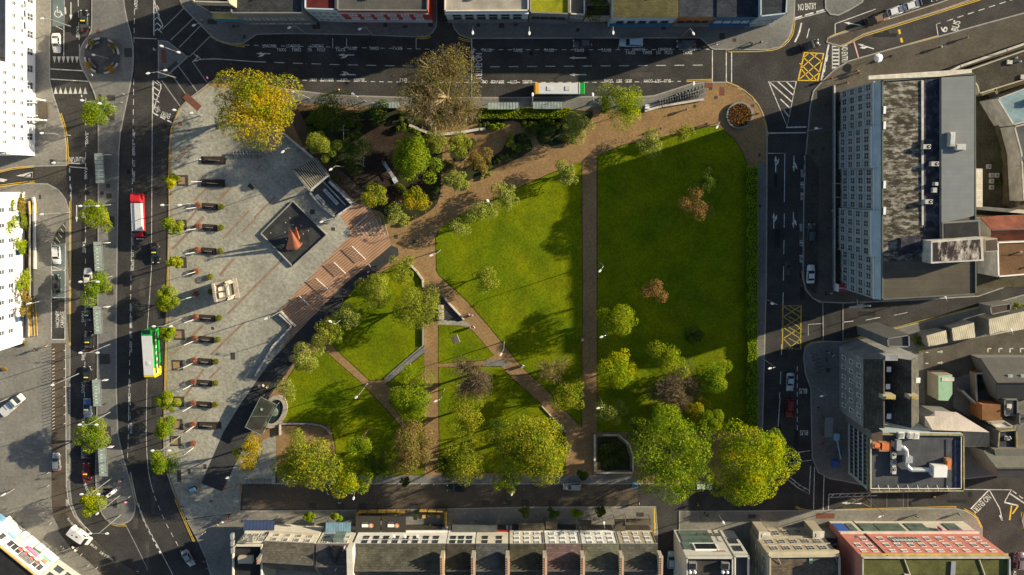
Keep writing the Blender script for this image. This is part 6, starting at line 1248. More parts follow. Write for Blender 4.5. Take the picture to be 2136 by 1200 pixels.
def band(par, o, P, Q, cen, z, h_, dp, m, nm='cornice'):
    d = Q - P; L = d.length; dn = d.normalized(); n = Vector((dn.y, -dn.x))
    if n.dot((P + Q) / 2 - cen) < 0: n = -n
    q = (P + Q) / 2 + n * dp / 2 - o; put(nm, MB().box((q.x, q.y, z), (L, dp, h_), math.atan2(d.y, d.x)).mesh(nm, m), par); return n
def flat(name, label, cat, px, h, wall, roof, par=.45, wins=(), bands=(), z0=.0, parm=None):
    P = [v.xy for v in (G(x, y, h) for x, y in px)]; cen = sum(P, Vector((0, 0))) / len(P); o = cen.copy(); t = thing(name, label, cat, (cen.x, cen.y, z0))
    if sum(P[i].x * P[(i + 1) % len(P)].y - P[(i + 1) % len(P)].x * P[i].y for i in range(len(P))) < 0: ccw = False
    else: ccw = True
    Lp = [(p.x - o.x, p.y - o.y) for p in P]
    put('wall', MB().prism(Lp, 0, h - z0 - .02).mesh('wall', wall), t); put('roof', MB().prism([(a * .999, b * .999) for a, b in Lp], h - z0 - .02, h - z0 + .1).mesh('roof', roof), t)
    if par:
        mb = MB()
        for i in range(len(P)):
            a, b = Vector(Lp[i]), Vector(Lp[(i + 1) % len(P)]); d = b - a; mm = (a + b) / 2; nn = Vector((d.y, -d.x)).normalized() * (-.14 if ccw else .14); mm = mm + nn
            mb.box((mm.x, mm.y, h - z0 + .1 + par / 2), (d.length, .26, par), math.atan2(d.y, d.x))
        put('parapet', mb.mesh('parapet', parm or wall), t)
    for (i, rows, cols, ww, wh, fm, zs, *rest) in wins: facade(t, o, P[i], P[(i + 1) % len(P)], rows, cols, ww, wh, fm, zs, cen, skip=rest[0] if rest else ())
    for (i, z, h_, dp, m, nm) in bands: band(t, o, P[i], P[(i + 1) % len(P)], cen, z, h_, dp, m, nm)
    return t, o, P, cen
def gable(name, label, cat, f0, f1, r0, r1, h, hr, wall, roof, wins=(), bands=(), chim=(), depth=None, gut=True, roof2=None):
    """front eave f0-f1 (photo, at h), ridge r0-r1 (photo, at hr); the rear slope mirrors the front one"""
    A, B_ = G(*f0, h).xy, G(*f1, h).xy; C, D = G(*r1, hr).xy, G(*r0, hr).xy; E_ = C * 2 - B_; F_ = D * 2 - A
    cen = (A + B_ + E_ + F_) / 4; o = cen; t = thing(name, label, cat, (cen.x, cen.y, 0)); l = lambda p, z: (p.x - o.x, p.y - o.y, z)
    mb = MB(); mb.add([l(A, 0), l(B_, 0), l(E_, 0), l(F_, 0), l(A, h), l(B_, h), l(E_, h), l(F_, h), l(D, hr - .12), l(C, hr - .12)], [(0, 1, 5, 4), (2, 3, 7, 6), (1, 2, 6, 9, 5), (3, 0, 4, 8, 7)]); put('wall', mb.mesh('wall', wall), t)
    f = (B_ - A).normalized(); s = ((D - A) - f * (D - A).dot(f)).normalized(); e = .18
    a, b, c_, d = A - s * e, B_ - s * e, E_ + s * e, F_ + s * e; mb = MB(); k = h - e * .5
    mb.add([l(a, k), l(b, k), l(C, hr), l(D, hr), l(a, k + .14), l(b, k + .14), l(C, hr + .14), l(D, hr + .14)], [(4, 5, 6, 7), (0, 3, 2, 1), (0, 1, 5, 4), (1, 2, 6, 5), (3, 0, 4, 7)])
    mb.add([l(C, hr), l(D, hr), l(d, k), l(c_, k), l(C, hr + .14), l(D, hr + .14), l(d, k + .14), l(c_, k + .14)], [(4, 5, 6, 7), (0, 3, 2, 1), (2, 3, 7, 6), (1, 2, 6, 5), (3, 0, 4, 7)])
    ro = put('roof', mb.mesh('roof', roof), t); put('ridge_tile', MB().box((((C + D) / 2 - o).x, ((C + D) / 2 - o).y, hr + .17), ((D - C).length, .28, .12), math.atan2((D - C).y, (D - C).x)).mesh('ridge_tile', mat('ridge_tile', (.12, .11, .1), .8)), ro)
    if gut: q = (a + b) / 2 - s * .06 - o; put('gutter', MB().box((q.x, q.y, h - .1), ((B_ - A).length, .14, .12), math.atan2(f.y, f.x)).mesh('gutter', ltmetal), t)
    for (rows, cols, ww, wh, fm, zs, *rest) in wins: facade(t, o, A, B_, rows, cols, ww, wh, fm, zs, cen, skip=rest[0] if rest else ())
    for (z, h_, dp, m, nm) in bands: band(t, o, A, B_, cen, z, h_, dp, m, nm)
    for (u, v, ln, wd, ht, m, np_) in chim:   # u along front, v towards the ridge, length across slope
        p = A.lerp(B_, u) + (D - A).project(s) * v - o; an = math.atan2(s.y, s.x); zb = h + (hr - h) * min(v, 1) - .6
        ch = put('chimney', MB().box((p.x, p.y, (zb + hr + ht) / 2), (ln, wd, hr + ht - zb), an).box((p.x, p.y, hr + ht + .08), (ln + .16, wd + .16, .16), an).mesh('chimney', m), ro)
        if np_:
            for j in range(np_):
                q = p + s * ln * ((j + .5) / np_ - .5) * .92; put('chimney_pot', MB().lathe((q.x, q.y, hr + ht + .16), [(.16, 0), (.14, .35), (.17, .45), (.1, .46)], 8).mesh('chimney_pot', POT), ro)
    return t, o, (A, B_, E_, F_), cen
POT = mat('terracotta', (.45, .19, .09), .8, .15, 3)
tan, cream, whitew, greyw, pink, redw = wm('tan', (.42, .37, .28)), wm('cream', (.62, .58, .49)), wm('white', (.72, .71, .67)), wm('grey', (.20, .20, .19)), wm('pink', (.56, .22, .18)), wm('red', (.38, .07, .05))
bluew, hotelw, paleb = wm('blue', (.06, .15, .24)), wm('hotel', (.40, .43, .45)), wm('pale_blue', (.42, .50, .54))
fw, fd, fs = whitem, mat('dark_frame', (.03, .03, .032), .5), mat('stone_surround', (.55, .52, .46), .85)
# south terrace row
y0, y1 = 1137, 1190
row = [(736, 929, 'grey_olive', (.115, .11, .085), whitew, fd, 8, 'wide white bar with black framed windows behind two dark awnings', 0), (931, 990, 'brown', (.07, .062, .048), whitew, fd, 3, 'narrow white house with dark brown roof and arched porch', 0), (992, 1060, 'blue_grey', (.10, .105, .11), cream, fd, 2, 'cream shop with red fascia line and blue grey roof', 0),
       (1063, 1136, 'olive', (.085, .08, .055), cream, fw, 3, 'cream terrace house with mossy olive roof and black drainpipe', 1), (1138, 1213, 'rose', (.17, .115, .11), whitew, fw, 3, 'white terrace house with rose coloured slate roof', 1), (1215, 1292, 'light_olive', (.15, .15, .11), whitew, fw, 3, 'white terrace house with light olive roof in the east half', 1), (1294, 1372, 'lichen', (.12, .115, .10), tan, fw, 3, 'tan fronted house with white window surrounds at the lane corner', 1)]
for i, (xa, xb, n_, c_, wl, fr, cols, l, three) in enumerate(row):
    wid = xb - xa; zs = [2.2, 5.4, 8.6] if three else [2.2, 5.6, 8.7]
    t, o, P4, cen = gable('terrace_house', l, 'house', (xa, y0), (xb, y0), (xa, y1), (xb, y1), 8.8, 11.8, wl, slate(n_, c_), wins=[(3 if three else 2, cols, 1.15, 1.15, fr, [3.9, 5.9, 7.7] if three else [5.7, 7.6])], bands=[(3.0, .35, .3, wl if i != 2 else redp, 'fascia'), (8.6, .2, .22, wl, 'cornice')],
                          chim=[(.985, .72, 5.2, .8, .9, tan, 9)] if i else [(.985, .72, 5.2, .8, .9, tan, 9), (.01, .6, 7.5, 1.2, .7, cream, 0)])
    n = Vector((0, 1)); A, B_ = P4[0], P4[1]; q = (A + B_) / 2 - o; put('shopfront', MB().box((q.x, q.y + .12, 1.45), ((B_ - A).length * .86, .3, 2.6)).mesh('shopfront', mat('shopfront_dark', (.05, .045, .04), .4, .4, 2)), t)
    if fr is fw: m_ = MB(); m_.tube((B_.x - o.x - .1, q.y + .1, .2), (B_.x - o.x - .1, q.y + .1, 8.6), .06); put('drainpipe', m_.mesh('drainpipe', blackp), t)
    if i == 0:
        for x_ in (.43, .55, .69): p_ = A.lerp(B_, x_) - o; put('flag', MB().tube((p_.x, p_.y, 6.2), (p_.x, p_.y + 1.4, 7.6), .03).box((p_.x, p_.y + 1.1, 7.0), (.7, .9, .06)).mesh('flag', whitem), t)
# lower terraces further west
slp = slate('purple', (.13, .115, .115)); slw = slate('warm', (.13, .12, .10))
gable('terrace_house', 'cream house with long brownish roof west of the white bar', 'house', (549, 1131), (656, 1136), (545, 1171), (652, 1178), 8.4, 11.0, cream, slw, wins=[(2, 4, 1.2, 1.2, fs, [5.2, 7.1])], bands=[(8.2, .2, .25, cream, 'cornice'), (4.6, .3, .5, wm('band', (.5, .45, .36)), 'ledge')], chim=[(.02, .8, 1.2, .6, .9, greyw, 2)])
t, o, P4, cen = gable('gable_fronted_bar', 'cream bar with central roof gable and purple slates', 'bar', (659, 1137), (731, 1137), (659, 1181), (731, 1181), 8.6, 11.2, cream, slp, wins=[(2, 3, 1.3, 1.2, fs, [5.3, 7.3])], bands=[(8.4, .22, .3, cream, 'cornice')])
A, B_ = P4[0], P4[1]; m1 = A.lerp(B_, .62) - o; w_ = 1.8; mb = MB(); mb.add([(m1.x - w_, m1.y, 8.7), (m1.x + w_, m1.y, 8.7), (m1.x, m1.y, 11.0), (m1.x, m1.y - 4.6, 11.1), (m1.x - w_, m1.y - .5, 8.7), (m1.x + w_, m1.y - .5, 8.7)], [(0, 1, 2), (1, 5, 3, 2), (4, 0, 2, 3)]); put('dormer', mb.mesh('dormer', slp), t)
put('dormer_coping', MB().tube((m1.x, m1.y - 4.6, 11.2), (m1.x + w_, m1.y, 8.9), .14).mesh('dormer_coping', palec), t); put('bay_window', MB().box((m1.x, m1.y + .5, 6.0), (2.4, 1.0, 3.2)).mesh('bay_window', mat('bay_glass', (.15, .2, .2), .2)), t)
t, o, P, cen = flat('corner_bar', 'olive grey corner building with recessed flat roof at the plaza end', 'bar', [(495, 1134), (549, 1134), (549, 1260), (487, 1260), (487, 1140)], 8.6, wm('olive', (.26, .26, .20)), mat('roof_dark', (.03, .03, .032), .8), .7, wins=[(0, 2, 3, 1.2, 1.3, fs, [5.0, 7.0])], bands=[(0, 8.3, .3, .4, cream, 'cornice'), (0, 4.2, .35, .6, cream, 'ledge')], parm=cream)
for k in range(3): put('roof_unit', MB().box((-2.6, 7.8 - k * 1.6, 9.1), (.6, 1.2, .9)).mesh('roof_unit', ltmetal), t)
put('plant_box', MB().box((0.3, 2.5, 9.2), (3.2, 1.4, 1.2)).mesh('plant_box', tan), t); put('plant_box', MB().box((1.6, 7.2, 9.1), (.9, 1.3, .9)).mesh('plant_box', greyw), t)
# awnings and terrace of the bars
def awning(x0, y0_, x1, y1_, h, m, label, stripes=0, logo=False, cat='awning'):
    a = G(x0, y0_, h).xy; b = G(x1, y1_, h).xy; c = (a + b) / 2; w_, d = abs(b.x - a.x), abs(b.y - a.y); t = thing('shop_awning', label, cat, (c.x, c.y, .12))
    mb = MB(); vs = [(-w_ / 2, d / 2, h - .35), (w_ / 2, d / 2, h - .35), (w_ / 2, -d / 2, h + .25), (-w_ / 2, -d / 2, h + .25)]; mb.add(vs + [(x, y, z - .06) for x, y, z in vs], [(0, 3, 2, 1), (4, 5, 6, 7), (0, 1, 5, 4), (1, 2, 6, 5), (2, 3, 7, 6), (3, 0, 4, 7)]); put('canopy', mb.mesh('canopy', m), t)
    put('valance', MB().box((0, d / 2 + .03, h - .5), (w_, .05, .3)).mesh('valance', m), t)
    for s in (-1, 1): put('post', MB().box((s * (w_ / 2 - .1), d / 2 - .1, h / 2 - .2), (.08, .08, h - .4)).mesh('post', dkmetal), t)
    if logo:
        z = h + .04; sl = .6 / d
        put('logo', MB().add([(-.5 * w_ + 1.4, .35, z - .3 * sl), (-.5 * w_ + 3.0, .35, z - .3 * sl), (-.5 * w_ + 3.0, -.35, z + .45 * sl), (-.5 * w_ + 1.4, -.35, z + .45 * sl)], [(0, 3, 2, 1)]).mesh('logo', whitem), t)
        put('logo_lettering', MB().box((-.5 * w_ + 2.2, .75, z - .04), (1.3, .14, .03)).box((-.5 * w_ + 3.05, -.3, z + .08), (.18, .3, .03)).mesh('logo_lettering', CL['grey']), t)
        lg = put('logo_disc', MB().lathe((-.5 * w_ + 3.55, 0, z), [(.55, 0), (.55, .04)], 20).mesh('logo_disc', mat('orange_disc', (.6, .25, .12), .6)), t)
        put('logo_mark', MB().box((-.5 * w_ + 3.55, 0, z + .05), (.12, .7, .02), .6).box((-.5 * w_ + 3.62, .1, z + .05), (.34, .1, .02), -.4).box((-.5 * w_ + 3.45, -.16, z + .05), (.34, .1, .02), -.4).mesh('logo_mark', CL['white']), lg)
    return t
dark_can = mat('dark_canvas', (.045, .043, .038), .85, .1, .5, pat=('stripe', .25, 0, .18))
awning(742, 1079, 794, 1113, 3, dark_can, 'dark awning with white panel and orange disc, west one', logo=True); awning(796, 1079, 847, 1113, 3, dark_can, 'dark awning with white panel and orange disc, east one', logo=True)
awning(679, 1092, 732, 1112, 3, mat('blue_glass_roof', (.16, .26, .34), .2, .25, .8, pat=('stripe', .6, 0, .2)), 'blue glass awning west of the dark awnings'); awning(508, 1088, 573, 1105, 3, mat('navy_canvas', (.04, .06, .13), .7, .1, .5, pat=('stripe', .8, 0, .15)), 'navy awning before the corner bar')
awning(1082, 1093, 1136, 1104, 3, mat('brown_canvas', (.09, .075, .055), .85), 'brown awning before the olive roofed terrace house'); awning(1139, 1088, 1162, 1102, 3, MATS['brown_canvas'], 'small brown porch awning, west one'); awning(1207, 1088, 1234, 1102, 3, MATS['brown_canvas'], 'small brown porch awning, middle one'); awning(1282, 1086, 1304, 1106, 3, MATS['brown_canvas'], 'small brown porch awning, east one'); awning(1306, 1085, 1358, 1094, 3, MATS['brown_canvas'], 'brown awning at the lane corner')
orange = mat('orange_trim', (.62, .17, .05), .5)
t = clutter('shop_sign_frame', 600, 1108, 'orange framed shop canopy before the cream house', 'shopfront', [('frame', MB().box((-2.4, 0, 3), (.5, 2.2, .5)).box((3.1, 0, 3), (.5, 2.0, .5)).box((.4, -1.0, 3.05), (5.2, .3, .4)), orange), ('glass', MB().box((.4, .1, 2.85), (4.6, 1.6, .06)), glass_d), ('post', MB().box((-2.4, .9, 1.4), (.1, .1, 2.8)).box((3.1, .9, 1.4), (.1, .1, 2.8)), dkmetal)])
t = clutter('shop_sign_frame', 645, 1112, 'purple framed doorway canopy with orange end block', 'shopfront', [('frame', MB().box((0, 0, 2.9), (4.4, 1.1, .3)), mat('purple_trim', (.10, .06, .18), .5)), ('end_block', MB().box((2.7, -.3, 3.1), (.9, 1.3, .6)), orange), ('window', MB().box((.3, .1, 3.07), (1.6, .8, .05)), glass_d)])
wood = mat('yellow_timber', (.52, .33, .07), .7, .2, 2)
def fencew(x0, y0_, x1, y1_, label):
    a = G(x0, y0_).xy; b = G(x1, y1_).xy; d = b - a; t = thing('timber_screen', label, 'fence', (a.x, a.y, .12), math.atan2(d.y, d.x)); L = d.length; n = max(1, int(L / 2))
    put('board', MB().box((L / 2, 0, .75), (L, .08, 1.3)).box((L / 2, -.35, .45), (L, .5, .08)).mesh('board', wood), t)
    for k in range(n + 1): put('post', MB().box((k * L / n, 0, .8), (.14, .14, 1.6)).mesh('post', dkmetal), t)
fencew(748, 1064, 848, 1063, 'yellow timber screen north of the dark awnings'); fencew(876, 1061, 930, 1062, 'yellow timber screen at the open terrace'); fencew(932, 1060, 931, 1096, 'side timber screen of the open terrace'); fencew(748, 1065, 748, 1078, 'short timber screen end')
for x, y in ((758, 1072), (778, 1074), (800, 1074), (828, 1074), (860, 1066), (870, 1068), (895, 1072), (905, 1070), (900, 1094), (955, 1102), (968, 1103), (980, 1101)): shrub(x, y, 5, 5, 'ochre' if x % 3 else 'green', 'potted plant on the bar terrace', 1.0, 2, 'potted plant', 'potted plants on the bar terrace', name='potted_plant')
for i, x in enumerate((770, 790, 812, 835, 885, 915)): clutter('terrace_table', x, 1077 if x < 850 else 1075, 'small timber table on the bar terrace', 'table', [('top', MB().box((0, 0, .75), (.8, .8, .05)), wood), ('leg', MB().box((0, 0, .36), (.1, .1, .72)), dkmetal)])['group'] = 'terrace tables'
for o_ in list(bpy.data.objects):
    if o_.get('category') == 'table': o_['group'] = 'terrace tables'
hedge(849, 1113, 932, 1119, 1.6, 'ochre', 'yellow leaved planter hedge at the foot of the white bar', 1.4)
for x, l in ((1012, 'glass parasol like terrace cover before the cream shop'), (965, 'dark terrace cover before the narrow white house')): awning(x - 22, 1097, x + 26, 1108, 3, mat('smoked_cover', (.08, .085, .08), .4), l)
# glass fronted bar
t, o, P, cen = flat('glass_fronted_bar', 'modern pale bar with large glazed openings and roof terrace', 'bar', [(1430, 1159), (1527, 1159), (1527, 1280), (1430, 1280)], 11.2, mat('pale_panel', (.55, .54, .5), .6, .06, .5), mat('roof_deck', (.06, .055, .048), .8, .3, .5), .8, wins=[], parm=mat('pale_panel', (.55, .54, .5)))
A, B_ = P[0] - o, P[1] - o; L = (B_ - A).length; yy = A.y
put('glass_wall', MB().box((A.x + L * .42, yy + .08, 3.2), (L * .68, .16, 5.4)).mesh('glass_wall', mat('green_glass', (.10, .15, .13), .1, .4, .5)), t); put('corner_glass', MB().box((A.x + L * .12, yy + .09, 7.3), (L * .17, .18, 3.0)).mesh('corner_glass', MATS['green_glass']), t)
put('picture_window', MB().box((A.x + L * .52, yy + .14, 7.8), (L * .42, .2, 2.4)).mesh('picture_window', glass_d), t); put('window_surround', MB().box((A.x + L * .52, yy + .12, 9.1), (L * .48, .4, .16)).box((A.x + L * .52, yy + .12, 6.5), (L * .48, .4, .16)).box((A.x + L * .27, yy + .12, 7.8), (.2, .4, 2.8)).box((A.x + L * .76, yy + .12, 7.8), (.2, .4, 2.8)).mesh('window_surround', whitem), t)
put('wall_lettering', MB().box((A.x + L * .78, yy + .06, 9.75), (2.6, .12, .28)).box((A.x + L * .82, yy + .06, 9.35), (1.6, .12, .22)).mesh('wall_lettering', CL['tan']), t)
for k in range(2):
    xx = A.x + L * (.14 + .7 * k); put('plant_unit', MB().box((xx, yy - 1.9, 11.8), (1.7, 1.6, .9)).mesh('plant_unit', ltmetal), t)
    for j in range(2): put('vent_cowl', MB().lathe((xx - .5 + j, yy - 3.5, 11.3), [(.28, 0), (.28, .5), (.4, .6), (.1, .8)], 10).mesh('vent_cowl', whitem), t)
    put('louvre', MB().box((xx - .1, yy - 1.9, 12.3), (1.4, 1.3, .06)).mesh('louvre', dkmetal), t)
t, o, P, cen = flat('link_block', 'narrow glazed block joined to the east of the modern pale bar', 'building', [(1530, 1156), (1561, 1156), (1561, 1280), (1530, 1280)], 10.4, MATS['pale_panel'], mat('roof_navy', (.04, .045, .055), .8), .7, wins=[(0, 2, 1, 1.9, 2.0, fd, [5, 8.2])])
for i, (x, l) in enumerate(((1452, 'folding canopy frame, west'), (1470, 'folding canopy frame, middle'), (1487, 'folding canopy frame, east'))): clutter('canopy_frame', x, 1108, l + ', before the glass fronted bar', 'canopy', [('frame', MB().tube((-.8, -.6, 0), (-.8, -.6, 3), .06).tube((.8, -.6, 0), (.8, -.6, 3), .06).tube((-.8, -.6, 3), (-.6, 1.2, 2.6), .05).tube((.8, -.6, 3), (1, 1.2, 2.6), .05), dkmetal), ('canopy', MB().box((.1, .3, 2.85), (1.5, 1.6, .06)), mat('smoked_cover', (.08, .085, .08), .4))])
# beige bank
t, o, P, cen = flat('beige_bank', 'beige stone bank with heavy cornice and two projecting bays', 'bank', [(1603, 1158), (1750, 1156), (1752, 1280), (1603, 1280)], 11.9, tan, slate('bank', (.20, .155, .11)), .6, wins=[(0, 2, 5, 1.5, 1.7, fs, [6.4, 9.2]), (0, 1, 5, 1.6, 2.2, fs, [2.6], {(0, 0), (0, 4)}), (3, 2, 4, 1.1, 1.6, fw, [5, 9])], bands=[(0, 11.75, .45, .7, wm('cornice_stone', (.5, .45, .33)), 'cornice'), (0, 10.6, .18, .3, tan, 'string_course'), (0, 7.8, .2, .3, tan, 'string_course'), (0, 4.6, .3, .35, tan, 'string_course')], parm=MATS['wall_cornice_stone'])
A, B_ = P[0], P[1]
for u in (.1, .9): q = A.lerp(B_, u) - o; bay = put('projecting_bay', MB().box((q.x, q.y + .8, 2.6), (2.3, 1.6, 5.2)).mesh('projecting_bay', tan), t); put('bay_roof', MB().box((q.x, q.y + .8, 5.25), (2.6, 1.9, .12)).box((q.x, q.y + .8, 5.33), (1.2, .8, .1)).mesh('bay_roof', fs), bay)
put('skylight', MB().box((1.2, 5.4, 12.1), (.7, 1.2, .12)).mesh('skylight', mat('skylight_glass', (.3, .5, .4), .2)), t)
for u in (.12, .93): q = A.lerp(B_, u) - o; put('stay_rod', MB().tube((q.x, q.y - .3, 12.4), (q.x + .9, q.y - 2, 12.1), .06).mesh('stay_rod', ltmetal), t)
# pink building
t, o, P, cen = flat('pink_building', 'long pink rendered building with cream ground floor at the bottom right', 'building', [(1796, 1160), (2104, 1160), (2104, 1290), (1796, 1290)], 15.0, pink, mat('moss_roof', (.10, .10, .035), .9, .3, .4, .3), .5, bands=[(0, 14.8, .25, .4, mat('wall_ochre', (.5, .36, .1), .8), 'gutter_band'), (0, 5.6, .3, .5, cream, 'ledge')], parm=mat('parapet_pale', (.45, .44, .4), .8))
A, B_ = P[0], P[1]
zrows = [8.0, 10.6, 13.0]
for r, z in enumerate(zrows):
    for k in range(11):
        u = (.05, .13, .25, .33, .42, .5, .58, .67, .76, .86, .94)[k]
        if r == 0 and k in (0, 4, 5): continue
        window(t, o, A.lerp(B_, u), Vector((0, 1)), z, 1.15, 1.4 if r < 2 else .9, fw)
for u, m_, w_ in ((.04, 'blue', 2.4), (.12, 0, 1.6), (.24, 0, 3.4), (.40, 0, 6.0), (.60, 0, 4.4), (.86, 0, 3.0)):
    q = A.lerp(B_, u) - o; sf = put('shop_window', MB().box((q.x, q.y + .12, 3.0), (w_, .24, 3.4)).mesh('shop_window', CL['blue'] if m_ else mat('green_glass', (.10, .15, .13))), t)
put('ground_floor', MB().box(((A + B_).x / 2 - o.x, A.y - o.y + .05, 2.7), ((B_ - A).length, .1, 5.4)).mesh('ground_floor', cream), t)
q = A.lerp(B_, .42) - o; put('lattice_window', MB().box((q.x, q.y + .06, 8.4), (6.2, .12, 2.0)).mesh('lattice_window', MATS['green_glass']), t)
mb = MB()
for k in range(8): mb.box((q.x - 3 + k * .86, q.y + .14, 8.4), (.08, .08, 2.0))
mb.box((q.x, q.y + .14, 8.4), (6.2, .08, .08)).box((q.x, q.y + .14, 8.9), (6.2, .08, .06)); put('lattice_bars', mb.mesh('lattice_bars', fw), t)
q = A.lerp(B_, .18) - o; put('drainpipe', MB().tube((q.x, q.y + .1, 0), (q.x, q.y + .1, 15), .09).mesh('drainpipe', blackp), t); q = A.lerp(B_, .87) - o; put('red_fascia', MB().box((q.x, q.y + .3, 5.2), (8, .3, .35)).box((q.x - 4, q.y + .5, 4.4), (.3, .6, 1.6)).mesh('red_fascia', CL['pink']), t)
q = A.lerp(B_, .07) - o; put('flag', MB().tube((q.x, q.y, 8.2), (q.x - .6, q.y + 1.6, 9.6), .04).box((q.x - .4, q.y + 1.2, 9.2), (.8, .6, .06)).mesh('flag', CL['grey']), t)
put('roof_ladder', MB().box((3.5, 3.5, 15.3), (1.0, 5, .12)).mesh('roof_ladder', ltmetal), t)
for xx in (-7, 9): put('roof_seam', MB().tube((xx, 6.4, 15.25), (xx + 3.4, -2, 15.25), .1).mesh('roof_seam', palec), t)
t, o, P, cen = flat('low_annex', 'low dark flat roofed annex between the bank and the pink building', 'building', [(1716, 1119), (1752, 1119), (1757, 1133), (1718, 1140)], 4.2, greyw, mat('roof_grey', (.085, .085, .085), .8, .2, .5), .3)
# east: hotel
stain = mat('stained_roof', (.055, .048, .035), .9, .3, .4, .3, pat=('stain', (.31, .285, .24), (.45, 1.2, 1), 1.1, .47)); stain2 = mat('stained_dark_roof', (.03, .03, .042), .8, .3, .4, .3, pat=('stain', (.09, .09, .11), (1, 1, 1), .5, .48)); stain3 = mat('patchy_roof', (.045, .035, .035), .9, .3, .4, .3, pat=('stain', (.5, .45, .38), (1, .35, 1), .8, .5))
H_ = 16.3
t, o, P, cen = flat('hotel', 'long pale hotel with stained flat roof facing the east road', 'hotel', [(1838, 168), (2033, 153), (2035, 614), (1838, 626)], H_, hotelw, mat('brown_felt_roof', (.10, .088, .068), .85, .15, .3, .15, pat=('brick', 8, .6, 0, .06)), .25, parm=wm('parapet_green', (.12, .14, .12)))
def rp(px, dz, m, nm, par, th=.08):
    q = [G(x, y, H_ + dz).xy - o for x, y in px]; return put(nm, MB().prism([(a.x, a.y) for a in q], H_ + dz - th, H_ + dz).mesh(nm, m), par)
rp([(1842, 173), (1925, 167), (1925, 535), (1886, 545), (1842, 545)], .16, stain, 'stained_roof', t); rp([(1926, 166), (1962, 163), (1962, 540), (1926, 535)], .18, stain2, 'dark_roof_strip', t)
rp([(1964, 162), (2032, 158), (2032, 450), (2015, 455), (1964, 466)], .9, mat('grey_membrane', (.20, .215, .215), .7, .06, .5, .05, pat=('brick', 6, .8, 0, .03)), 'upper_roof', t, .85); rp([(1922, 168), (1927, 168), (1927, 470), (1923, 470)], .32, palec, 'roof_upstand', t, .3)
rp([(1812, 166), (1960, 160), (2028, 152), (2026, 144), (1812, 158)], .5, mat('pale_parapet', (.6, .55, .45), .8, .2, 1), 'north_parapet', t, .6)
# mansard storey and stepped bays on the road front
A, B_ = P[0], P[3]; Lf = (B_ - A).length; dv = (B_ - A).normalized(); n = Vector((dv.y, -dv.x))
if n.dot((A + B_) / 2 - cen) < 0: n = -n
an = math.atan2(dv.y, dv.x); cb = wm('cornice_blue', (.30, .36, .40))
def fb(u0, u1, off, z0_, z1_, th, m, nm, par): q = A + dv * ((u0 + u1) / 2) + n * (off - th / 2) - o; return put(nm, MB().box((q.x, q.y, (z0_ + z1_) / 2), (u1 - u0, th, z1_ - z0_), an).mesh(nm, m), par)
us = [0, .2, .39, .585, .8, 1.0]; zs = [2.4, 5.8, 9.2, 12.6]
for k in range(5):
    u0, u1 = us[k] * Lf, us[k + 1] * Lf; off_ = (.55, 1.0, .5, 1.1, .6)[k]; fr = fb(u0 + .03, u1 - .03, off_, 0, 14.9, off_, hotelw, 'facade_bay', t)
    for z in (4.1, 7.5, 10.9): fb(u0 + .1, u1 - .1, off_ + .22, z - .09, z + .09, .22, cb, 'string_course', fr)
    fb(u0, u1, off_ + .3, 14.7, 15.0, .5, whitem, 'bay_cornice', fr)
    m_ = (k == 0) and 5 or 5
    for r, z in enumerate(zs[:4]):
        for c_ in range(m_): window(t, o, A + dv * (u0 + (u1 - u0) * (c_ + .5) / m_) + n * off_, n, z, 1.4, 1.9, fs)
    for c_ in range(m_ + 1): q = A + dv * (u0 + .2 + (u1 - u0 - .4) * c_ / m_) + n * (off_ + .08) - o; put('pilaster', MB().box((q.x, q.y, 7.35), (.3, .18, 14.6), an).mesh('pilaster', cb), fr)
    qa, qb = A + dv * u0 + n * off_ - o, A + dv * u1 + n * off_ - o; qc, qd = A + dv * u1 + n * .02 - o, A + dv * u0 + n * .02 - o
    put('mansard', MB().add([(qa.x, qa.y, 15.05), (qb.x, qb.y, 15.05), (qc.x, qc.y, 16.2), (qd.x, qd.y, 16.2)], [(0, 3, 2, 1)]).mesh('mansard', paleb), t)
for y in (230, 262, 385, 440): q = G(1832, y, H_).xy - o; put('roof_hatch', MB().box((q.x + 1.0, q.y, H_ + .5), (.5, 1.5, .15)).mesh('roof_hatch', whitem), t)
# penthouse and plant, all fixed to the hotel roof
def roofbox(px, z0_, z1_, wall, rf, nm, parm=palec):
    q = [G(x, y, z1_).xy - o for x, y in px]; L_ = [(a.x, a.y) for a in q]; b = put(nm, MB().prism(L_, z0_, z1_).mesh(nm, wall), t); cx_ = sum(a for a, _ in L_) / len(L_); cy_ = sum(b_ for _, b_ in L_) / len(L_)
    put('roof_surface', MB().prism([(cx_ + (a - cx_) * .9, cy_ + (b_ - cy_) * .84) for a, b_ in L_], z1_, z1_ + .06).mesh('roof_surface', rf), b)
roofbox([(1942, 503), (2050, 495), (2052, 544), (1942, 550)], H_, H_ + 3.2, palec, stain3, 'penthouse'); roofbox([(1966, 464), (2044, 459), (2046, 500), (1966, 500)], H_ - 1, H_ + 1.2, greyw, mat('roof_dark', (.03, .03, .032)), 'stair_tower'); roofbox([(2056, 500), (2080, 497), (2082, 524), (2056, 526)], 9, H_ + .5, tan, mat('roof_brownish', (.08, .06, .05), .8), 'lift_tower')
roofbox([(1877, 497), (1921, 490), (1921, 528), (1877, 528)], H_ + .1, H_ + .7, stain2, stain2, 'felt_box')
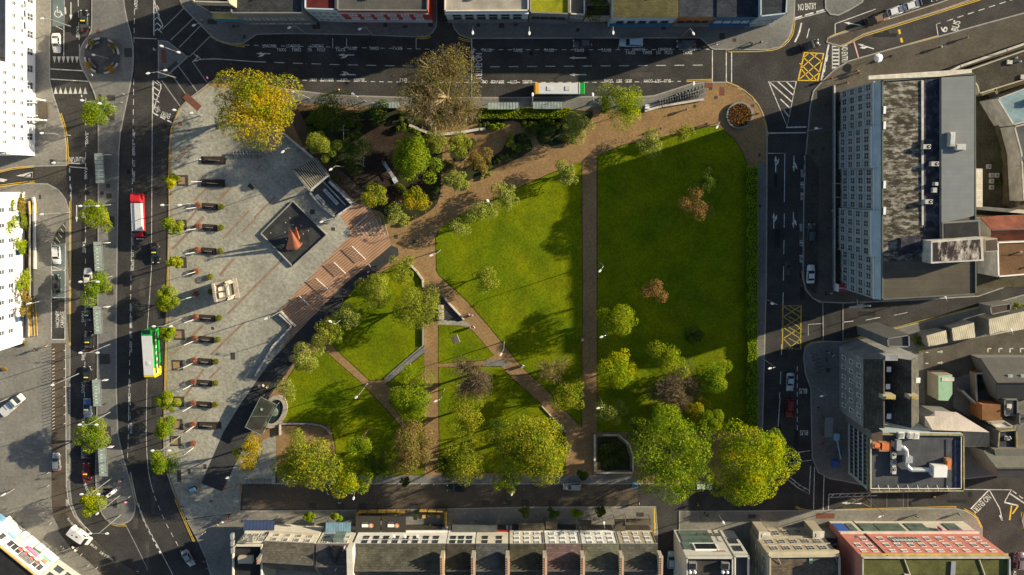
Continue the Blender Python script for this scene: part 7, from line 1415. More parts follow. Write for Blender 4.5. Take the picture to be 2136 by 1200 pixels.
def ac(x, y, z, l, rz=0, s=1.0):
    c = G(x, y, z + .9).xy; t_ = thing('air_conditioner', l, 'air conditioner', (c.x, c.y, z), R(rz)); put('casing', MB().box((0, 0, .45 * s), (1.5 * s, .9 * s, .9 * s)).mesh('casing', mat('ac_casing', (.55, .53, .46), .6)), t_); put('fan', MB().lathe((.35 * s, 0, .9 * s), [(.34 * s, 0), (.34 * s, .05)], 14).mesh('fan', dkmetal), t_); put('fan_hub', MB().lathe((.35 * s, 0, .95 * s), [(.14 * s, 0), (.12 * s, .05)], 8).mesh('fan_hub', whitem), t_)
for x, y, l in ((1934, 306, 'air conditioning box, northmost on the hotel roof'), (1951, 342, 'air conditioning box beside the grey upper roof'), (1938, 421, 'air conditioning box casting a long shadow on the stained roof')): ac(x, y, H_ + .18, l)
for x, y, wx_, wy, zz, l in ((1981, 291, 1.0, 2.8, 1.0, 'tall pale skylight on the grey upper roof'), (2001, 307, 2.0, 1.2, .6, 'low ribbed skylight on the grey upper roof'), (1952, 397, 1.0, 1.0, .5, 'small pale blue roof box'), (1953, 384, .7, .7, .9, 'broken satellite mount on the dark roof strip')):
    c = G(x, y, H_ + 1).xy; t_ = thing('roof_light', l, 'skylight', (c.x, c.y, H_ + (.9 if x > 1964 else .18))); put('casing', MB().box((0, 0, zz / 2), (wx_, wy, zz)).mesh('casing', palec), t_); put('glazing', MB().box((0, 0, zz + .03), (wx_ * .8, wy * .8, .05)).mesh('glazing', mat('milky_glazing', (.5, .52, .5), .2)), t_)
rng_ = random.Random(4)
t2, o, P, cen = flat('rear_annex', 'low annex with ribbed pale roof behind the hotel', 'building', [(2034, 352), (2049, 352), (2049, 432), (2034, 432)], 10.0, tan, mat('ribbed_pale', (.55, .50, .40), .7, .1, 1, pat=('brick', 9, .5, 0, .12)), 0)
# garden strip before the hotel
for i, y in enumerate(range(215, 600, 32)): shrub(1748, y, 6, 13, ['bed', 'dark', 'rust'][i % 3], 'dark planting strip section before the hotel', .9, .8, group='planting strip before the hotel')
wallrun([(1737, 180), (1737, 600)], .8, .25, gwall, 'low wall along the hotel garden')
for y, l in ((383, 'north'), (411, 'south')): clutter('garden_pergola', 1743, y, f'wooden entrance frame in the hotel garden, {l} one', 'pergola', [('beam', MB().box((0, 0, 2.4), (2.0, .14, .14)), tan), ('post', MB().box((-.9, 0, 1.2), (.1, .1, 2.4)).box((.9, 0, 1.2), (.1, .1, 2.4)), tan)])
clutter('hotel_sign', 1780, 634, 'long pale sign frame at the hotel corner over the lane', 'sign', [('panel', MB().box((0, 0, 3), (4.6, .3, .5)), paleb), ('bracket', MB().box((-.6, .8, 3), (.15, 1.6, .15)).box((-.6, .8, 1.5), (.12, .12, 3.0)), ltmetal)], 5)
# gabled grey house pair
slb, sld = slate('dark_blue', (.055, .06, .07), 90), slate('lichen_tan', (.16, .14, .09), 90)
roofm = slate('east', (.105, .10, .085), 90)
t, o, P4, cen = gable('gabled_house', 'grey rendered house with double pitched dark roof beside the lane', 'house', (1803, 749), (1803, 893), (1843, 750), (1843, 893), 11.4, 15.2, wm('rough_grey', (.27, .28, .285), .3), roofm, wins=[(3, 6, .9, 1.5, fw, [2.4, 5.8, 9.2])], gut=False)
q4 = P4
def px_of(p, z):  # only used to join the second roof to the first
    return p
# second roof built from world points
A, B_ = P4[3], P4[2]; C = G(1901, 893, 15.2).xy; D = G(1901, 752, 15.2).xy; A = Vector((A.x, D.y)); B_ = Vector((B_.x, C.y)); E_ = Vector((2 * C.x - B_.x, C.y)); F_ = Vector((2 * D.x - A.x, D.y)); l = lambda p, z: (p.x - o.x, p.y - o.y, z)
put('rear_wall', MB().add([l(A, 0), l(B_, 0), l(E_, 0), l(F_, 0), l(A, 11.4), l(B_, 11.4), l(E_, 11.4), l(F_, 11.4), l(D, 15.1), l(C, 15.1)], [(2, 3, 7, 6), (1, 2, 6, 9, 5), (3, 0, 4, 8, 7)]).mesh('rear_wall', MATS['wall_rough_grey']), t)
put('rear_roof', MB().add([l(A, 11.4), l(B_, 11.4), l(C, 15.25), l(D, 15.25), l(E_, 11.4), l(F_, 11.4)], [(0, 1, 2, 3), (3, 2, 4, 5)]).mesh('rear_roof', roofm), t)
for (x, y) in ((1853, 770), (1851, 806), (1914, 793), (1853, 868)): q = G(x, y, 13.4).xy - o; put('rooflight', MB().box((q.x, q.y, 13.6), (.9, 1.1, .12)).mesh('rooflight', whitem), t)
for x, ln in ((1852, 2.6), (1903, 1.9)): q = G(x, 827, 15.5).xy - o; ch = put('chimney', MB().box((q.x, q.y, 14.8), (ln, .9, 2.6)).mesh('chimney', tan), t); put('chimney_pot', MB().box((q.x, q.y, 16.3), (ln * .7, .5, .3)).mesh('chimney_pot', mat('pot_yellow', (.4, .32, .1), .8)), ch)
for x in (1854,): q = G(x, 745, 14).xy - o; put('gable_chimney', MB().box((q.x, q.y, 13.8), (2.6, 1.0, 2.6)).mesh('gable_chimney', MATS['wall_rough_grey']), t)
t, o, P, cen = flat('low_block', 'low grey flat roofed block north of the gabled grey house', 'building', [(1848, 705), (1895, 697), (1896, 724), (1850, 724)], 12.5, greyw, mat('roof_grey', (.085, .085, .085)), .3)  # block made taller than it is so its shadow covers the lawn
# modern block with ducts
cop = mat('moss_coping', (.30, .27, .14), .9, .3, 1)
t, o, P, cen = flat('modern_block', 'modern flat roofed block with silver ducts and a grid of windows', 'building', [(1812, 903), (2008, 905), (2009, 1023), (1812, 1025)], 9.4, paleb, mat('roof_slate_grey', (.075, .08, .088), .8, .2, .4, .1, pat=('brick', .9, 12, 0, .06)), .5, wins=[(3, 4, 12, .75, 1.0, fd, [2.0, 4.0, 6.0, 8.0])], bands=[(3, 9.3, .3, .3, cop, 'coping')], parm=cop)
rl = MB()
for k in range(8): q = G(1834 + k * 20.5, 1014, 10).xy - o; rl.tube((q.x, q.y, 9.5), (q.x, q.y - .9, 10.3), .06)
qa = G(1815, 1018, 10).xy - o; qb = G(2003, 1018, 10).xy - o; qc = G(2003, 910, 10).xy - o; qd = G(1815, 912, 10).xy - o
for u, v in ((qa, qb), (qb, qc), (qa, qd)): rl.tube((u.x, u.y, 10.3), (v.x, v.y, 10.3), .07)
put('railing', rl.mesh('railing', whitem), t)
for k in range(7): q = G(1996, 924 + k * 15, 9.6).xy - o; put('roof_panel', MB().box((q.x, q.y, 9.6), (1.1, 1.5, .08)).mesh('roof_panel', mat('panel_navy', (.02, .03, .07), .3)), t)
du = thing('ventilation_duct', 'silver ductwork snaking across the roof of the modern block', 'ductwork', (*(G(1895, 965, 10).xy), 9.5)); oo = du.location
def dpt(x, y, z=10.4): g = G(x, y, z); return (g.x - oo.x, g.y - oo.y, z - 9.5)
for a_, b_ in zip([(1873, 932), (1882, 932), (1890, 940), (1891, 958), (1891, 972), (1900, 980), (1938, 980)], [(1882, 932), (1890, 940), (1891, 958), (1891, 972), (1900, 980), (1938, 980), (1946, 980)]): put('duct_section', MB().tube(dpt(*a_), dpt(*b_), .5, .5, 10).mesh('duct_section', mat('duct_silver', (.5, .52, .53), .4, .15, 2, metal=.4)), du)
put('plenum_box', MB().box(dpt(1893, 957), (1.5, 1.4, 1.4)).mesh('plenum_box', MATS['duct_silver']), du); q = dpt(1957, 981); put('air_handler', MB().box((q[0], q[1], .9), (2.9, 2.5, 1.8)).mesh('air_handler', whitem), du); put('fan_hood', MB().box(dpt(1873, 928), (1.0, 2.2, 1.0)).mesh('fan_hood', MATS['duct_silver']), du)
for y, l in ((952, 'north'), (968, 'middle'), (983, 'south')): ac(1866, y, 9.5, f'air conditioning box on the modern block, {l} one of three', 90, .95)
for x, y, w_, h_, l in ((1846, 932, 2.6, 2.0, 'orange brown plant cover at the front of the modern block'), (1829, 929, 2.0, 1.2, 'orange brown duct box at the roof edge'), (1978, 968, 1.2, 2.4, 'orange tank near the air handler')):
    c = G(x, y, 10.3).xy; t_ = thing('plant_cover', l, 'roof plant', (c.x, c.y, 9.5)); put('cover', MB().box((0, 0, .5), (w_, h_, 1.0)).mesh('cover', mat('orange_cover', (.42, .2, .09), .7, .25, 1.5)), t_); put('lid', MB().box((0, 0, 1.04), (w_ * .6, h_ * .6, .08)).mesh('lid', orange), t_)
t, o, P, cen = flat('roof_store', 'small grey roof store at the front of the modern block', 'building', [(1817, 899), (1841, 899), (1840, 917), (1817, 917)], 11.6, greyw, mat('roof_brownish', (.08, .06, .05)), .0)
for x, y, l in ((1881, 909, 'square white framed roof light'), (1902, 909, 'white roof cabinet beside the square roof light'), (1912, 910, 'second white roof cabinet')):
    c = G(x, y, 10.4).xy; t_ = thing('roof_light', l, 'skylight', (c.x, c.y, 9.5)); put('frame', MB().box((0, 0, .4), (1.3, 1.4, .8)).mesh('frame', whitem), t_); put('glazing', MB().box((0, 0, .83), (.9, 1.0, .06)).mesh('glazing', glass_l if x == 1881 else palec), t_)
# pale pitched warehouse
h1, h2 = 7.6, 8.6
A = [G(x, y, z) for x, y, z in ((1929, 869, h1), (1950, 868, h1), (1950, 857, h1), (1995, 860, h1), (2064, 902, h2), (1945, 897, h2), (1929, 889, h1))]; o = Vector((A[0].x, A[0].y)); t = thing('warehouse', 'warehouse with pale cream pitched roof behind the modern block', 'warehouse', (o.x, o.y, 0))
put('roof', MB().add([(p.x - o.x, p.y - o.y, p.z) for p in A], [tuple(range(6, -1, -1))]).mesh('roof', mat('cream_sheet', (.50, .44, .38), .6, .1, .3, pat=('brick', .8, 12, 0, .04))), t)
Bq = [G(x, y, z) for x, y, z in ((1945, 897, h2), (2064, 902, h2), (2064, 932, 6.2), (2018, 932, 6.2), (1948, 929, 6.2))]; put('rear_slope', MB().add([(p.x - o.x, p.y - o.y, p.z) for p in Bq], [(0, 4, 3, 2, 1)]).mesh('rear_slope', mat('grey_sheet', (.13, .125, .115), .6, .1, .4, pat=('brick', .5, 12, 0, .12))), t)
put('wall', MB().prism([(G(x, y, 6.2).x - o.x, G(x, y, 6.2).y - o.y) for x, y in ((1932, 872), (1950, 862), (1993, 864), (2058, 905), (2060, 930), (1948, 928), (1932, 890))], 0, 6.1).mesh('wall', greyw), t); put('vent_row', MB().box((G(1975, 905, h2).x - o.x, G(1975, 905, h2).y - o.y, 8.4), (7, .9, .5)).mesh('vent_row', glass_d), t)
# yard: car park, sheds, outbuildings
patch('car_park', [(1926, 728), (2040, 705), (2136, 686), (2400, 640), (2400, 780), (2062, 764), (1990, 790), (1988, 850), (2040, 880), (1990, 862), (1930, 858), (1926, 760)], mat('yard_tarmac', (.10, .09, .072), .9, .25, .3, .2), 4)
for x in (2060, 2083, 2106, 2128): line([(x, 727), (x, 735)], .25, z=.15); line([(x, 727), (x + 7, 727)], .25, z=.15); line([(x, 754), (x, 762)], .2, z=.15)
for y in (734, 757): line([(1955, y), (1966, y)], .22, z=.15); line([(1963, y - 3), (1963, y + 3)], .22, z=.15); line([(1930, y + 1), (1936, y + 1)], .22, z=.15)
corr = mat('corrugated_sheet', (.50, .45, .33), .6, .2, .5, .1, pat=('stripe', .42, 8, .3))
flat('storage_shed', 'corrugated roofed shed, westmost of three in the yard', 'shed', [(1932, 700), (1973, 689), (1976, 715), (1937, 723)], 3.6, greyw, corr, 0); flat('storage_shed', 'corrugated roofed shed, middle one of three in the yard', 'shed', [(1985, 685), (2031, 673), (2034, 704), (1988, 711)], 3.6, greyw, corr, 0); flat('storage_shed', 'long corrugated roofed shed with rusty edge at the right', 'shed', [(2062, 666), (2150, 646), (2150, 684), (2064, 700)], 4.0, greyw, corr, 0)
flat('garage', 'low dark roofed garage above the long corrugated shed', 'garage', [(2063, 638), (2108, 632), (2108, 648), (2066, 657)], 3.5, greyw, mat('roof_brownish', (.08, .06, .05)), .15)
t, o, P, cen = flat('green_shed', 'pale mint green roofed shed in the yard', 'shed', [(1957, 784), (1986, 782), (1986, 822), (1977, 836), (1957, 835)], 4.2, tan, mat('mint_sheet', (.30, .48, .32), .6, .08, .6, pat=('brick', .6, 12, 0, .05)), 0); put('ridge_flashing', MB().box((.3, 2.3, 4.32), (2.8, .9, .1)).mesh('ridge_flashing', palec), t)
wallrun([(2023, 774), (2026, 838), (1996, 810)], 2.0, .3, tan, 'brown yard wall beside the ivy', z=.0); wallrun([(2023, 774), (2056, 772)], 2.2, .3, POT, 'orange brick yard wall', z=0)
shrub(2042, 800, 15, 28, 'bed', 'dark ivy mass between the yard walls', 1.6, 1); shrub(2090, 768, 36, 9, 'green', 'bright green climber on the gable roof edge', 2.2, 1.2); shrub(1950, 778, 26, 7, 'olive', 'weeds at the edge of the mint shed', .8, 1); shrub(1955, 852, 9, 7, 'green', 'round green bush by the pale warehouse', 1.4, 1.5); shrub(1910, 712, 14, 12, 'dark', 'dark bush beside the raised grey block', 2.4, 1); shrub(2120, 640, 20, 10, 'olive', 'yellowish bush above the long shed', 2.0, 1); shrub(1923, 735, 12, 4, 'olive', 'weeds at the car park corner', .6, 1)
gable('slate_hall', 'grey slated hall with hipped west end and two roof windows', 'hall', (2078, 832), (2200, 832), (2078, 797), (2200, 797), 3.4, 6.0, greyw, mat('plain_grey_slate', (.09, .09, .085), .75, .1, .5), gut=False)
for x in (2107, 2134): c = G(x, 789, 5.6).xy; t_ = thing('roof_window', 'tilted roof window on the grey slated hall', 'roof window', (c.x, c.y, 5.45), 0, 'roof windows of the slated hall'); put('frame', MB().box((0, 0, .1), (1.2, 1.7, .12)).mesh('frame', ltmetal), t_); put('pane', MB().box((0, 0, .17), (.95, 1.45, .04)).mesh('pane', glass_l), t_)
flat('brick_outbuilding', 'orange brick outbuilding below the slated hall', 'building', [(2048, 844), (2088, 844), (2090, 878), (2048, 876)], 4.0, POT, mat('rust_roof', (.22, .11, .05), .85, .2, .6), 0); flat('white_topped_shop', 'white flat roofed shop beside the brick outbuilding', 'shop', [(2060, 880), (2096, 878), (2117, 891), (2078, 893)], 4.6, tan, mat('white_roof', (.6, .58, .53), .7), .2)
flat('dark_roofed_shop', 'dark flat roofed shop with mossy parapet at the right', 'shop', [(2080, 897), (2118, 894), (2119, 938), (2077, 940)], 5.5, greyw, mat('roof_navy', (.04, .045, .055)), .5, parm=cop); flat('right_edge_block', 'low block with small round tank at the right edge', 'building', [(2093, 832), (2122, 832), (2122, 866), (2093, 868)], 4.0, greyw, mat('roof_navy', (.04, .045, .055)), .2)
flat('right_edge_roof', 'pale grey roofed building at the right edge beyond the white topped shop', 'building', [(2124, 862), (2200, 855), (2200, 885), (2124, 885)], 4.6, greyw, mat('roof_grey', (.085, .085, .085)), .2)
gable('corner_house', 'grey gabled corner house with small west windows at the right edge', 'house', (2082, 996), (2210, 996), (2078, 976), (2210, 976), 6.5, 8.3, wm('brown_grey', (.2, .18, .15)), mat('light_slate', (.13, .13, .11), .75, .12, .6), gut=False)
t, o, P, cen = flat('brown_side_block', 'brown fronted block with four lit window squares facing the yard', 'building', [(2074, 938), (2200, 936), (2200, 976), (2080, 978)], 7.0, MATS['wall_brown_grey'], mat('light_slate', (.13, .13, .11)), 0, wins=[(3, 3, 3, .9, 1.0, fs, [2, 4, 6])])
# north east corner: blue roof, red roofs, old walls
t, o, P, cen = flat('blue_roofed_hall', 'hall with pale blue metal roof at the right edge', 'hall', [(2078, 206), (2200, 160), (2200, 240), (2112, 262)], 5.5, palec, mat('blue_metal', (.15, .24, .27), .5, .25, .4, .1, pat=('brick', 12, 1.0, 20, .1)), .2); put('roof_vent', MB().box((0, .5, 5.9), (1.6, 1.2, .8)).mesh('roof_vent', palec), t)
flat('grey_roofed_hall', 'hall with grey roof continuing south of the pale blue one', 'hall', [(2113, 264), (2200, 242), (2200, 420), (2133, 420), (2128, 320)], 5.5, palec, mat('roof_grey', (.085, .085, .085)), .2)
wallrun([(2033, 200), (2060, 190), (2075, 230), (2100, 300), (2110, 380), (2108, 428)], 2.5, .5, mat('old_wall', (.22, .2, .15), .9, .3, .6, .3), 'curved old boundary wall in the yard', z=0, cap=MATS['old_wall']); wallrun([(2072, 225), (2095, 300), (2102, 380), (2100, 425)], 1.5, 2.2, mat('bank_earth', (.11, .095, .065), .95, .3, .6, .3), 'broad curved brown bank wall', z=0, cap=MATS['bank_earth'])
shrub(2084, 350, 9, 70, 'bed', 'mossy strip beside the curved wall', .5, .8)
for (x, y) in ((2066, 366), (2066, 378), (2066, 391), (2077, 366), (2060, 348)): clutter('drain_chamber', x, y, 'pale square chamber lid in the hotel yard', 'chamber', [('lid', MB().box((0, 0, .2), (.9, 1.0, .4)), palec), ('rim', MB().box((0, 0, .42), (.5, .6, .04)), steelgrey)])
for o_ in list(bpy.data.objects):
    if o_.get('category') == 'chamber': o_['group'] = 'chamber lids in the hotel yard'
patch('yard_ground', [(2036, 200), (2136, 165), (2330, 100), (2330, 600), (2036, 600)], mat('yard_mud', (.08, .07, .045), .95, .3, .3, .3), 2)
flat('long_brown_roof', 'large flat brown grey roof beside the hotel north end', 'building', [(2012, 148), (2200, 82), (2200, 148), (2040, 197), (2036, 180)], 5.5, tan, mat('grit_roof', (.06, .055, .042), .95, .3, .4, .4), .25)
wallrun([(1955, 158), (1985, 143), (2080, 110), (2200, 68)], 3, .4, MATS['old_wall'], 'pale crested boundary wall above the brown roof', z=0)
t, o, P, cen = flat('brown_red_building', 'flat brown red roofed building with white edge at the right', 'building', [(2078, 505), (2200, 500), (2200, 568), (2080, 578)], 6.5, palec, mat('brown_red_roof', (.15, .085, .045), .85, .25, .3, .2), .25, parm=whitem)
gable('red_tiled_house', 'house with red and brown hipped roof north of the brown red one', 'house', (2066, 503), (2190, 500), (2068, 480), (2190, 476), 5.0, 7.0, tan, mat('red_slate', (.21, .075, .05), .8, .3, .4, .2), gut=False)
clutter('garden_wall_strip', 2085, 438, 'weathered pale strip of old walls south of the curved bank', 'wall', [('wall', MB().box((0, 0, 1.2), (12, .8, 2.4), -.08), palec), ('coping', MB().box((0, -2.2, .6), (12, 1.6, 1.2), -.06), tan)])
# buildings beyond the side lane at the right, shading it as in the photo
# north row
t, o, P, cen = flat('sandstone_shop', 'sandstone shop with tall dark windows above a yellow and blue awning front', 'shop', [(404, -60), (480, -60), (480, 8), (404, 6)], 13.5, tan, slate('n1', (.06, .06, .065)), .5, wins=[(2, 1, 4, 1.5, 4.2, fd, [9.5])], bands=[(2, 4.6, .5, 1.0, mat('awning_yellow', (.55, .45, .16), .6), 'fascia'), (2, 3.9, .4, 1.3, mat('awning_blue', (.04, .28, .42), .6), 'awning')])
flat('slate_roofed_shop', 'dark slate roofed shop with stone cornice west of the pale narrow house', 'shop', [(482, -60), (633, -60), (633, 29), (482, 29)], 10.0, greyw, slate('n2', (.06, .065, .07)), .25, wins=[(2, 2, 7, 1.2, 1.5, fs, [2.2, 5.8])], bands=[(2, 3.9, .3, .5, greyw, 'ledge')])
flat('narrow_pale_house', 'narrow pale house with dark red roof', 'house', [(636, -60), (702, -60), (702, 22), (636, 20)], 10.4, paleb, mat('maroon_roof', (.10, .02, .02), .7), .3, wins=[(2, 3, 4, 1.0, 1.4, fs, [2.0, 5.0, 7.9])])
flat('red_fronted_building', 'wide red fronted building with grey gravel roof', 'building', [(703, -60), (895, -60), (893, 24), (703, 23)], 10.6, redw, mat('gravel_roof', (.09, .087, .078), .9, .2, .4, .3), .3, wins=[(2, 2, 6, 1.6, 1.5, fw, [4.6, 7.6])], bands=[(2, 9.2, .25, .25, fs, 'cornice'), (2, 3.0, .35, .5, paleb, 'ledge')], parm=greyw)
flat('pale_blue_shop', 'pale blue fronted shop with light concrete roof', 'shop', [(928, -60), (1103, -60), (1103, 24), (927, 25)], 9.8, paleb, mat('pale_roof', (.33, .30, .25), .85, .2, .4), .35, wins=[(2, 2, 6, 1.7, 1.4, fd, [4.6, 7.2])], bands=[(2, 8.8, .25, .3, whitem, 'cornice'), (2, 2.9, .35, .6, greyw, 'ledge')], parm=cream)
flat('moss_roofed_shop', 'shop with bright yellow green mossy flat roof', 'shop', [(1105, -60), (1187, -60), (1187, 31), (1105, 28)], 7.8, greyw, mat('bright_moss', (.24, .24, .015), .95, .35, .35, .3), .3, wins=[(2, 1, 4, 1.6, 1.3, fd, [4.6])], bands=[(2, 3.0, .35, .7, greyw, 'ledge')])
flat('small_grey_house', 'small grey house with white fenced roof terrace', 'house', [(1188, -60), (1220, -60), (1220, 33), (1188, 31)], 6.0, greyw, mat('roof_grey', (.085, .085, .085)), .4, wins=[(2, 1, 2, 1.2, 1.2, fs, [4.2])], parm=palec)
flat('porch_building', 'low pale porch building beside the dark courtyard', 'building', [(1221, 10), (1274, 10), (1274, 36), (1221, 36)], 4.5, wm('pinkish', (.4, .3, .26)), mat('roof_brownish', (.08, .06, .05)), .3)
make_tree('courtyard_tree', 1248, 2, 26, 'dark', 9, 'dark tree in the courtyard behind the porch building', dens=.8)
flat('olive_slate_shop', 'white fronted shop with olive brown slate roof', 'shop', [(1279, -60), (1415, -60), (1415, 36), (1279, 37)], 8.4, paleb, mat('olive_slate', (.10, .09, .04), .85, .3, .3, .25, pat=('brick', .7, .4, 0, .15)), .0, wins=[(2, 1, 5, 1.5, 1.4, fd, [4.6])], bands=[(2, 2.9, .35, .7, bluew, 'ledge')])
flat('orange_fronted_shop', 'orange fronted shop with blue grey roof', 'shop', [(1416, -60), (1494, -60), (1494, 36), (1416, 36)], 8.4, wm('orange', (.36, .15, .05)), slate('n7', (.065, .075, .09)), 0, wins=[(2, 1, 4, 1.3, 1.4, fd, [4.6])], bands=[(2, 2.9, .35, .7, greyw, 'ledge')])
flat('dark_blue_shop', 'dark blue fronted shop with navy slate roof', 'shop', [(1495, -60), (1583, -60), (1583, 36), (1495, 36)], 8.6, bluew, slate('n8', (.05, .06, .08)), 0, wins=[(2, 1, 4, 1.3, 1.4, fw, [4.6])], bands=[(2, 2.9, .35, .7, bluew, 'ledge')])
flat('corner_shop', 'grey corner shop at the north east junction', 'shop', [(1585, -60), (1645, -60), (1640, 30), (1585, 36)], 9.6, paleb, slate('n9', (.05, .06, .07)), .2, wins=[(2, 2, 3, 1.1, 1.3, fs, [2.5, 5.5])])
# west side
wbank = wm('bright_white', (.80, .80, .80), .05)
t, o, P, cen = flat('white_bank', 'long bright white building along the left edge with entrance portico', 'building', [(18, -60), (18, 322), (-60, 322), (-60, -60)], 8.2, wbank, mat('terrace_roof', (.28, .25, .22), .85, .2, .5), .5, wins=[(0, 2, 13, 1.0, 1.1, fw, [4.4, 6.8]), (0, 1, 9, 1.6, 1.9, fw, [1.9])], bands=[(0, 8.0, .2, .25, wbank, 'cornice'), (0, 3.2, .2, .2, wbank, 'string_course')])
flat('white_upper_block', 'taller white block set back behind the white building', 'building', [(-14, 124), (-14, 316), (-120, 316), (-120, 124)], 12.5, wbank, mat('roof_grey', (.085, .085, .085)), .4, wins=[(0, 2, 8, .9, 1.1, fw, [9.4, 11.4])])
t = clutter('glass_bay', 66, 229, 'dark glass entrance bay on the white building', 'entrance bay', [('frame', MB().box((-.3, 0, 2.6), (2.4, 5.6, .35)), palec), ('glass_roof', MB().box((-.3, 0, 2.8), (1.9, 5.0, .08)), mat('amber_glass', (.14, .11, .05), .1)), ('glass_wall', MB().box((-.3, 0, 1.25), (2.1, 5.3, 2.4)), glass_d)])
t = clutter('portico', 86, 231, 'white columned entrance portico of the white building', 'portico', [('canopy', MB().box((0, 2.2, 2.9), (2.6, .5, .3)).box((0, -2.2, 2.9), (2.6, .5, .3)).box((0, 1.4, 2.95), (2.4, .2, .2)).box((0, -1.4, 2.95), (2.4, .2, .2)), whitem)] + [('column', MB().lathe((1.0, s * 2.2, 0), [(.26, 0), (.2, .2), (.18, 2.6), (.26, 2.8)], 10), whitem) for s in (-1, 1)] + [('step', MB().box((.6, 0, .1), (2.2, 3.4, .2)), brownpave)])
for y, l in ((15, 'first'), (35, 'second'), (60, 'third')): clutter('balcony', 69, y, f'dark window bay with green plants, {l} from the top on the white building', 'balcony', [('floor', MB().box((0, 0, 2.8), (1.2, 1.8, .15)), dkmetal), ('railing', MB().box((.6, 0, 3.2), (.06, 1.8, .8)), dkmetal), ('planting', MB().box((-.2, 0, 3.1), (.5, 1.2, .5)), mat('balcony_green', (.05, .22, .1), .8, .4, 4))])
t, o, P, cen = flat('ivy_clad_house', 'bright white house with ivy and blue doors in the lower left', 'house', [(-10, 402), (-10, 735), (-90, 735), (-90, 402)], 9.0, wbank, mat('roof_grey', (.085, .085, .085)), .5, wins=[(0, 2, 9, 1.1, 1.5, fw, [4.5, 7.2]), (0, 1, 4, 1.2, 2.2, mat('blue_door', (.05, .25, .5), .5), [2.0])], bands=[(0, 8.8, .2, .3, wbank, 'cornice')])
rng = np.random.default_rng(11); xw = P[0].x + .15
for (ya, yb, za, zb, k) in ((420, 520, 1, 7.5, 'lime'), (440, 500, .5, 4, 'olive'), (545, 600, 1, 6, 'lime'), (600, 655, 1, 5.5, 'ochre'), (405, 440, .5, 3.5, 'ochre')):
    y_a, y_b = G(20, ya).y, G(20, yb).y; n = 900; kx = 7; cen_ = np.column_stack([np.full(kx, xw + .2), rng.uniform(y_b, y_a, kx), rng.uniform(za, zb, kx)]); rad_ = np.column_stack([np.full(kx, .5), rng.uniform(.9, 1.8, kx), rng.uniform(.8, 1.6, kx)])
    it = thing('climbing_ivy', f'{ {"lime": "bright yellow green", "olive": "olive", "ochre": "autumn orange"}[k]} climber on the white house {"north end" if ya < 430 else "centre" if ya < 540 else "south part" if ya < 590 else "south end"}' + (' low on the wall' if zb < 5 else ''), 'climber', (xw, (y_a + y_b) / 2, 0)); v = leaves(cen_, rad_, n, .38, rng); v -= np.array([xw, (y_a + y_b) / 2, 0]); put('foliage', leafmesh('foliage', v, LM[k]), it); put('stem', MB().tube((0, 0, 0), (0, .3, za + 1), .05).mesh('stem', bark), it)
patch('basement_area', [(50, 445), (70, 445), (70, 625), (50, 625)], mat('area_floor', (.05, .045, .035), .9, .3, 1), 4)
wallrun([(72, 412), (74, 425), (75, 560)], .5, .35, wbank, 'thick white kerb wall of the basement area'); wallrun([(70, 447), (70, 620)], 1.0, .15, dkmetal, 'dark railing wall round the basement area')
wallrun([(66, 420), (68, 440), (67, 620), (66, 700)], .9, .12, wood, 'thin yellow rail along the basement area')
for (ya, yb, l) in ((423, 445, 'north'), (626, 702, 'south')):
    c = G(70, (ya + yb) / 2).xy; L_ = (yb - ya) * .108; t = thing('entrance_steps', f'dark steps with yellow nosings, {l} entrance of the white house', 'steps', (c.x, c.y, .12))
    for k in range(4): put('step', MB().box((.6 - k * .55, 0, .08 + .1 * k), (.5, L_, .16 + .2 * k)).mesh('step', stone_d), t); put('nosing', MB().box((.8 - k * .55, 0, .18 + .2 * k), (.14, L_, .04)).mesh('nosing', yellow), t)
shrub(50, 715, 16, 8, 'brown', 'brown shrub at the south end of the basement area', .9, 1.2); shrub(10, 770, 9, 6, 'orange', 'orange flower tub at the left edge', .8, 2)
for x, y in ((59, 480), (58, 530), (60, 570), (62, 600), (47, 410)): shrub(x, y, 7, 9, 'ochre', 'straggly plant in the basement area', .8, 1, group='plants in the basement area')
# bottom left diagonal block
t, o, P, cen = flat('curved_corner_building', 'white fronted corner building with coloured shop signs at the bottom left', 'building', [(-30, 1108), (0, 1136), (80, 1201), (20, 1290), (-120, 1200)], 7.4, whitew, mat('roof_dark', (.03, .03, .032)), .3, wins=[(1, 1, 8, 1.0, 1.5, fd, [5.6]), (0, 1, 2, 1.0, 1.5, fd, [5.6])], parm=mat('ochre_parapet', (.55, .36, .12), .7), bands=[(1, 3.6, .9, .35, cream, 'sign_band')])
A, B_ = P[1], P[2]; d = (B_ - A).normalized(); n = Vector((-d.y, d.x));
if n.dot((A + B_) / 2 - cen) < 0: n = -n
for u, w_, m_, nm in ((.0, 2.0, 'lightblue', 'blue_sign'), (.28, 1.6, 'white', 'white_sign'), (.52, 3.4, 'pink', 'red_sign'), (.85, 1.2, 'tan', 'tan_sign')): q = A.lerp(B_, u) + n * .3 - o; put(nm, MB().box((q.x, q.y, 3.7), (w_, .3, .8), math.atan2(d.y, d.x)).mesh(nm, CL[m_]), t)
for u in (.33, .47, .63, .78): q = A.lerp(B_, u) + n * .06 - o; put('painted_panel', MB().box((q.x, q.y, 4.9), (.8, .1, 1.1), math.atan2(d.y, d.x)).mesh('painted_panel', mat('soft_red_panel', (.45, .14, .14), .7)), t)
q = A.lerp(B_, .55) + n * .04 - o; put('grey_panel', MB().box((q.x, q.y, 6.0), (3.4, .08, 1.6), math.atan2(d.y, d.x)).mesh('grey_panel', greyw), t)
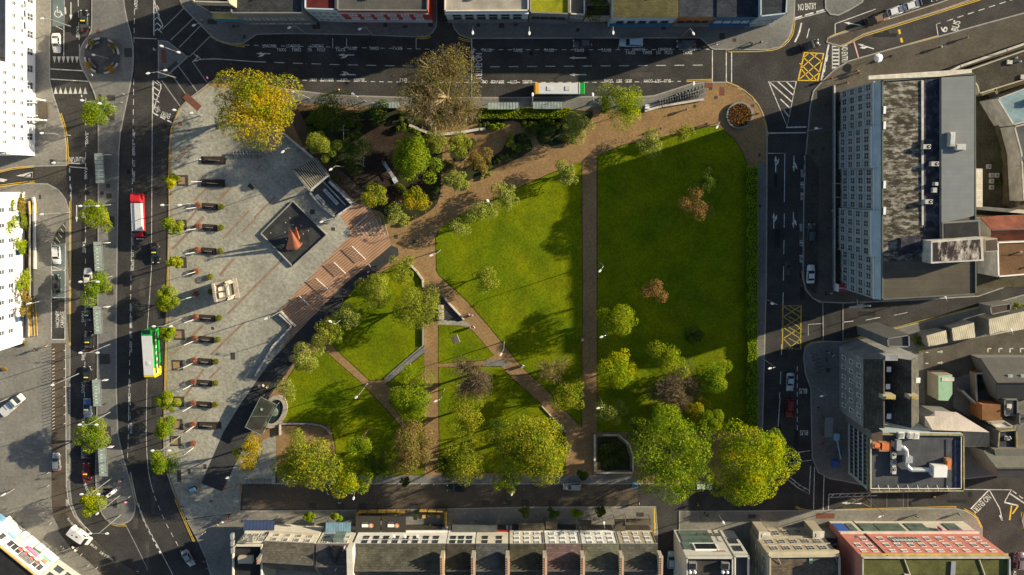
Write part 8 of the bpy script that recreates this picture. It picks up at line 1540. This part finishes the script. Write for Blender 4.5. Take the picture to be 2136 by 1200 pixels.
t, o, P, cen = flat('grey_corner_office', 'pale grey office beyond the turquoise sign at the bottom left', 'office', [(82, 1202), (130, 1236), (178, 1260), (150, 1320), (60, 1300)], 7.0, wm('light_grey', (.40, .41, .38)), mat('roof_grey', (.085, .085, .085)), .3, wins=[(0, 2, 2, 1.8, 1.5, fd, [2.6, 5.4]), (1, 2, 2, 1.8, 1.5, fd, [2.6, 5.4])])
clutter('shop_banner', 112, 1156, 'turquoise and orange projecting sign panel', 'sign', [('panel', MB().box((0, 0, 2.6), (2.2, 1.5, .15)), mat('turquoise', (.25, .62, .48), .6)), ('emblem', MB().box((.1, 0, 2.7), (.9, .5, .04), .4), orange), ('bracket', MB().box((-1.0, 0, 1.3), (.12, .12, 2.6)), ltmetal)], -38)
for x, y, l in ((20, 1068, 'blue shop canopy at the far left'), (38, 1088, 'pale shop canopy with open parasol'), (60, 1112, 'cream shop canopy beside the long sign'), (92, 1138, 'green shop canopy before the corner building')): clutter('shop_canopy', x, y, l, 'awning', [('canopy', MB().box((0, 0, 2.7), (2.2, 1.4, .1)), CL['lightblue'] if x == 20 else CL['white'] if x == 38 else MATS['banner_cream'] if x == 60 else CL['green']), ('arm', MB().box((-.9, .5, 1.35), (.08, .08, 2.7)).box((.9, .5, 1.35), (.08, .08, 2.7)), dkmetal)], -38)

def roofbits(name, n, seed):
    r = random.Random(seed)
    for ob in bpy.data.objects:
        if ob.get('label', '') == name:
            rf = [q for q in ob.children if q.name.startswith('roof')][0]; vs = [v.co for v in rf.data.vertices]; zt = max(v.z for v in vs); x0, x1, y0_, y1_ = min(v.x for v in vs), max(v.x for v in vs), min(v.y for v in vs), max(v.y for v in vs)
            for k in range(n):
                x, y = r.uniform(x0 * .7 + x1 * .3, x0 * .3 + x1 * .7), r.uniform(y0_ * .7 + y1_ * .3, y0_ * .3 + y1_ * .7); kk = k % 3
                if kk == 0: put('roof_vent', MB().lathe((x, y, zt - .02), [(.15, 0), (.15, .5), (.26, .55), (.1, .7)], 8).mesh('roof_vent', ltmetal), ob)
                elif kk == 1: put('roof_hatch', MB().box((x, y, zt + .15), (1.1, .9, .34)).mesh('roof_hatch', palec), ob)
                else: put('felt_seam', MB().box(((x0 + x1) / 2, y, zt + .01), ((x1 - x0) * .8, .12, .03)).mesh('felt_seam', dkmetal), ob)
for nm_, n_ in (('wide red fronted building with grey gravel roof', 6), ('pale blue fronted shop with light concrete roof', 7), ('dark slate roofed shop with stone cornice west of the pale narrow house', 4), ('white fronted shop with olive brown slate roof', 4), ('large flat brown grey roof beside the hotel north end', 6), ('hall with grey roof continuing south of the pale blue one', 5), ('flat brown red roofed building with white edge at the right', 4), ('dark flat roofed shop with mossy parapet at the right', 4), ('long bright white building along the left edge with entrance portico', 4), ('long pink rendered building with cream ground floor at the bottom right', 5), ('low block with small round tank at the right edge', 3), ('pale grey roofed building at the right edge beyond the white topped shop', 4)): roofbits(nm_, n_, len(nm_))
bpy.context.view_layer.update()
for ob in list(bpy.data.objects):
    if ob not in OLD and ob.parent is None and ob.get('category') and ob['category'] not in ('tree', 'shrub', 'hedge', 'potted plant', 'table', 'steps', 'climber'):
        ob.scale = (1, 1, KZ); ob.location.z *= KZ
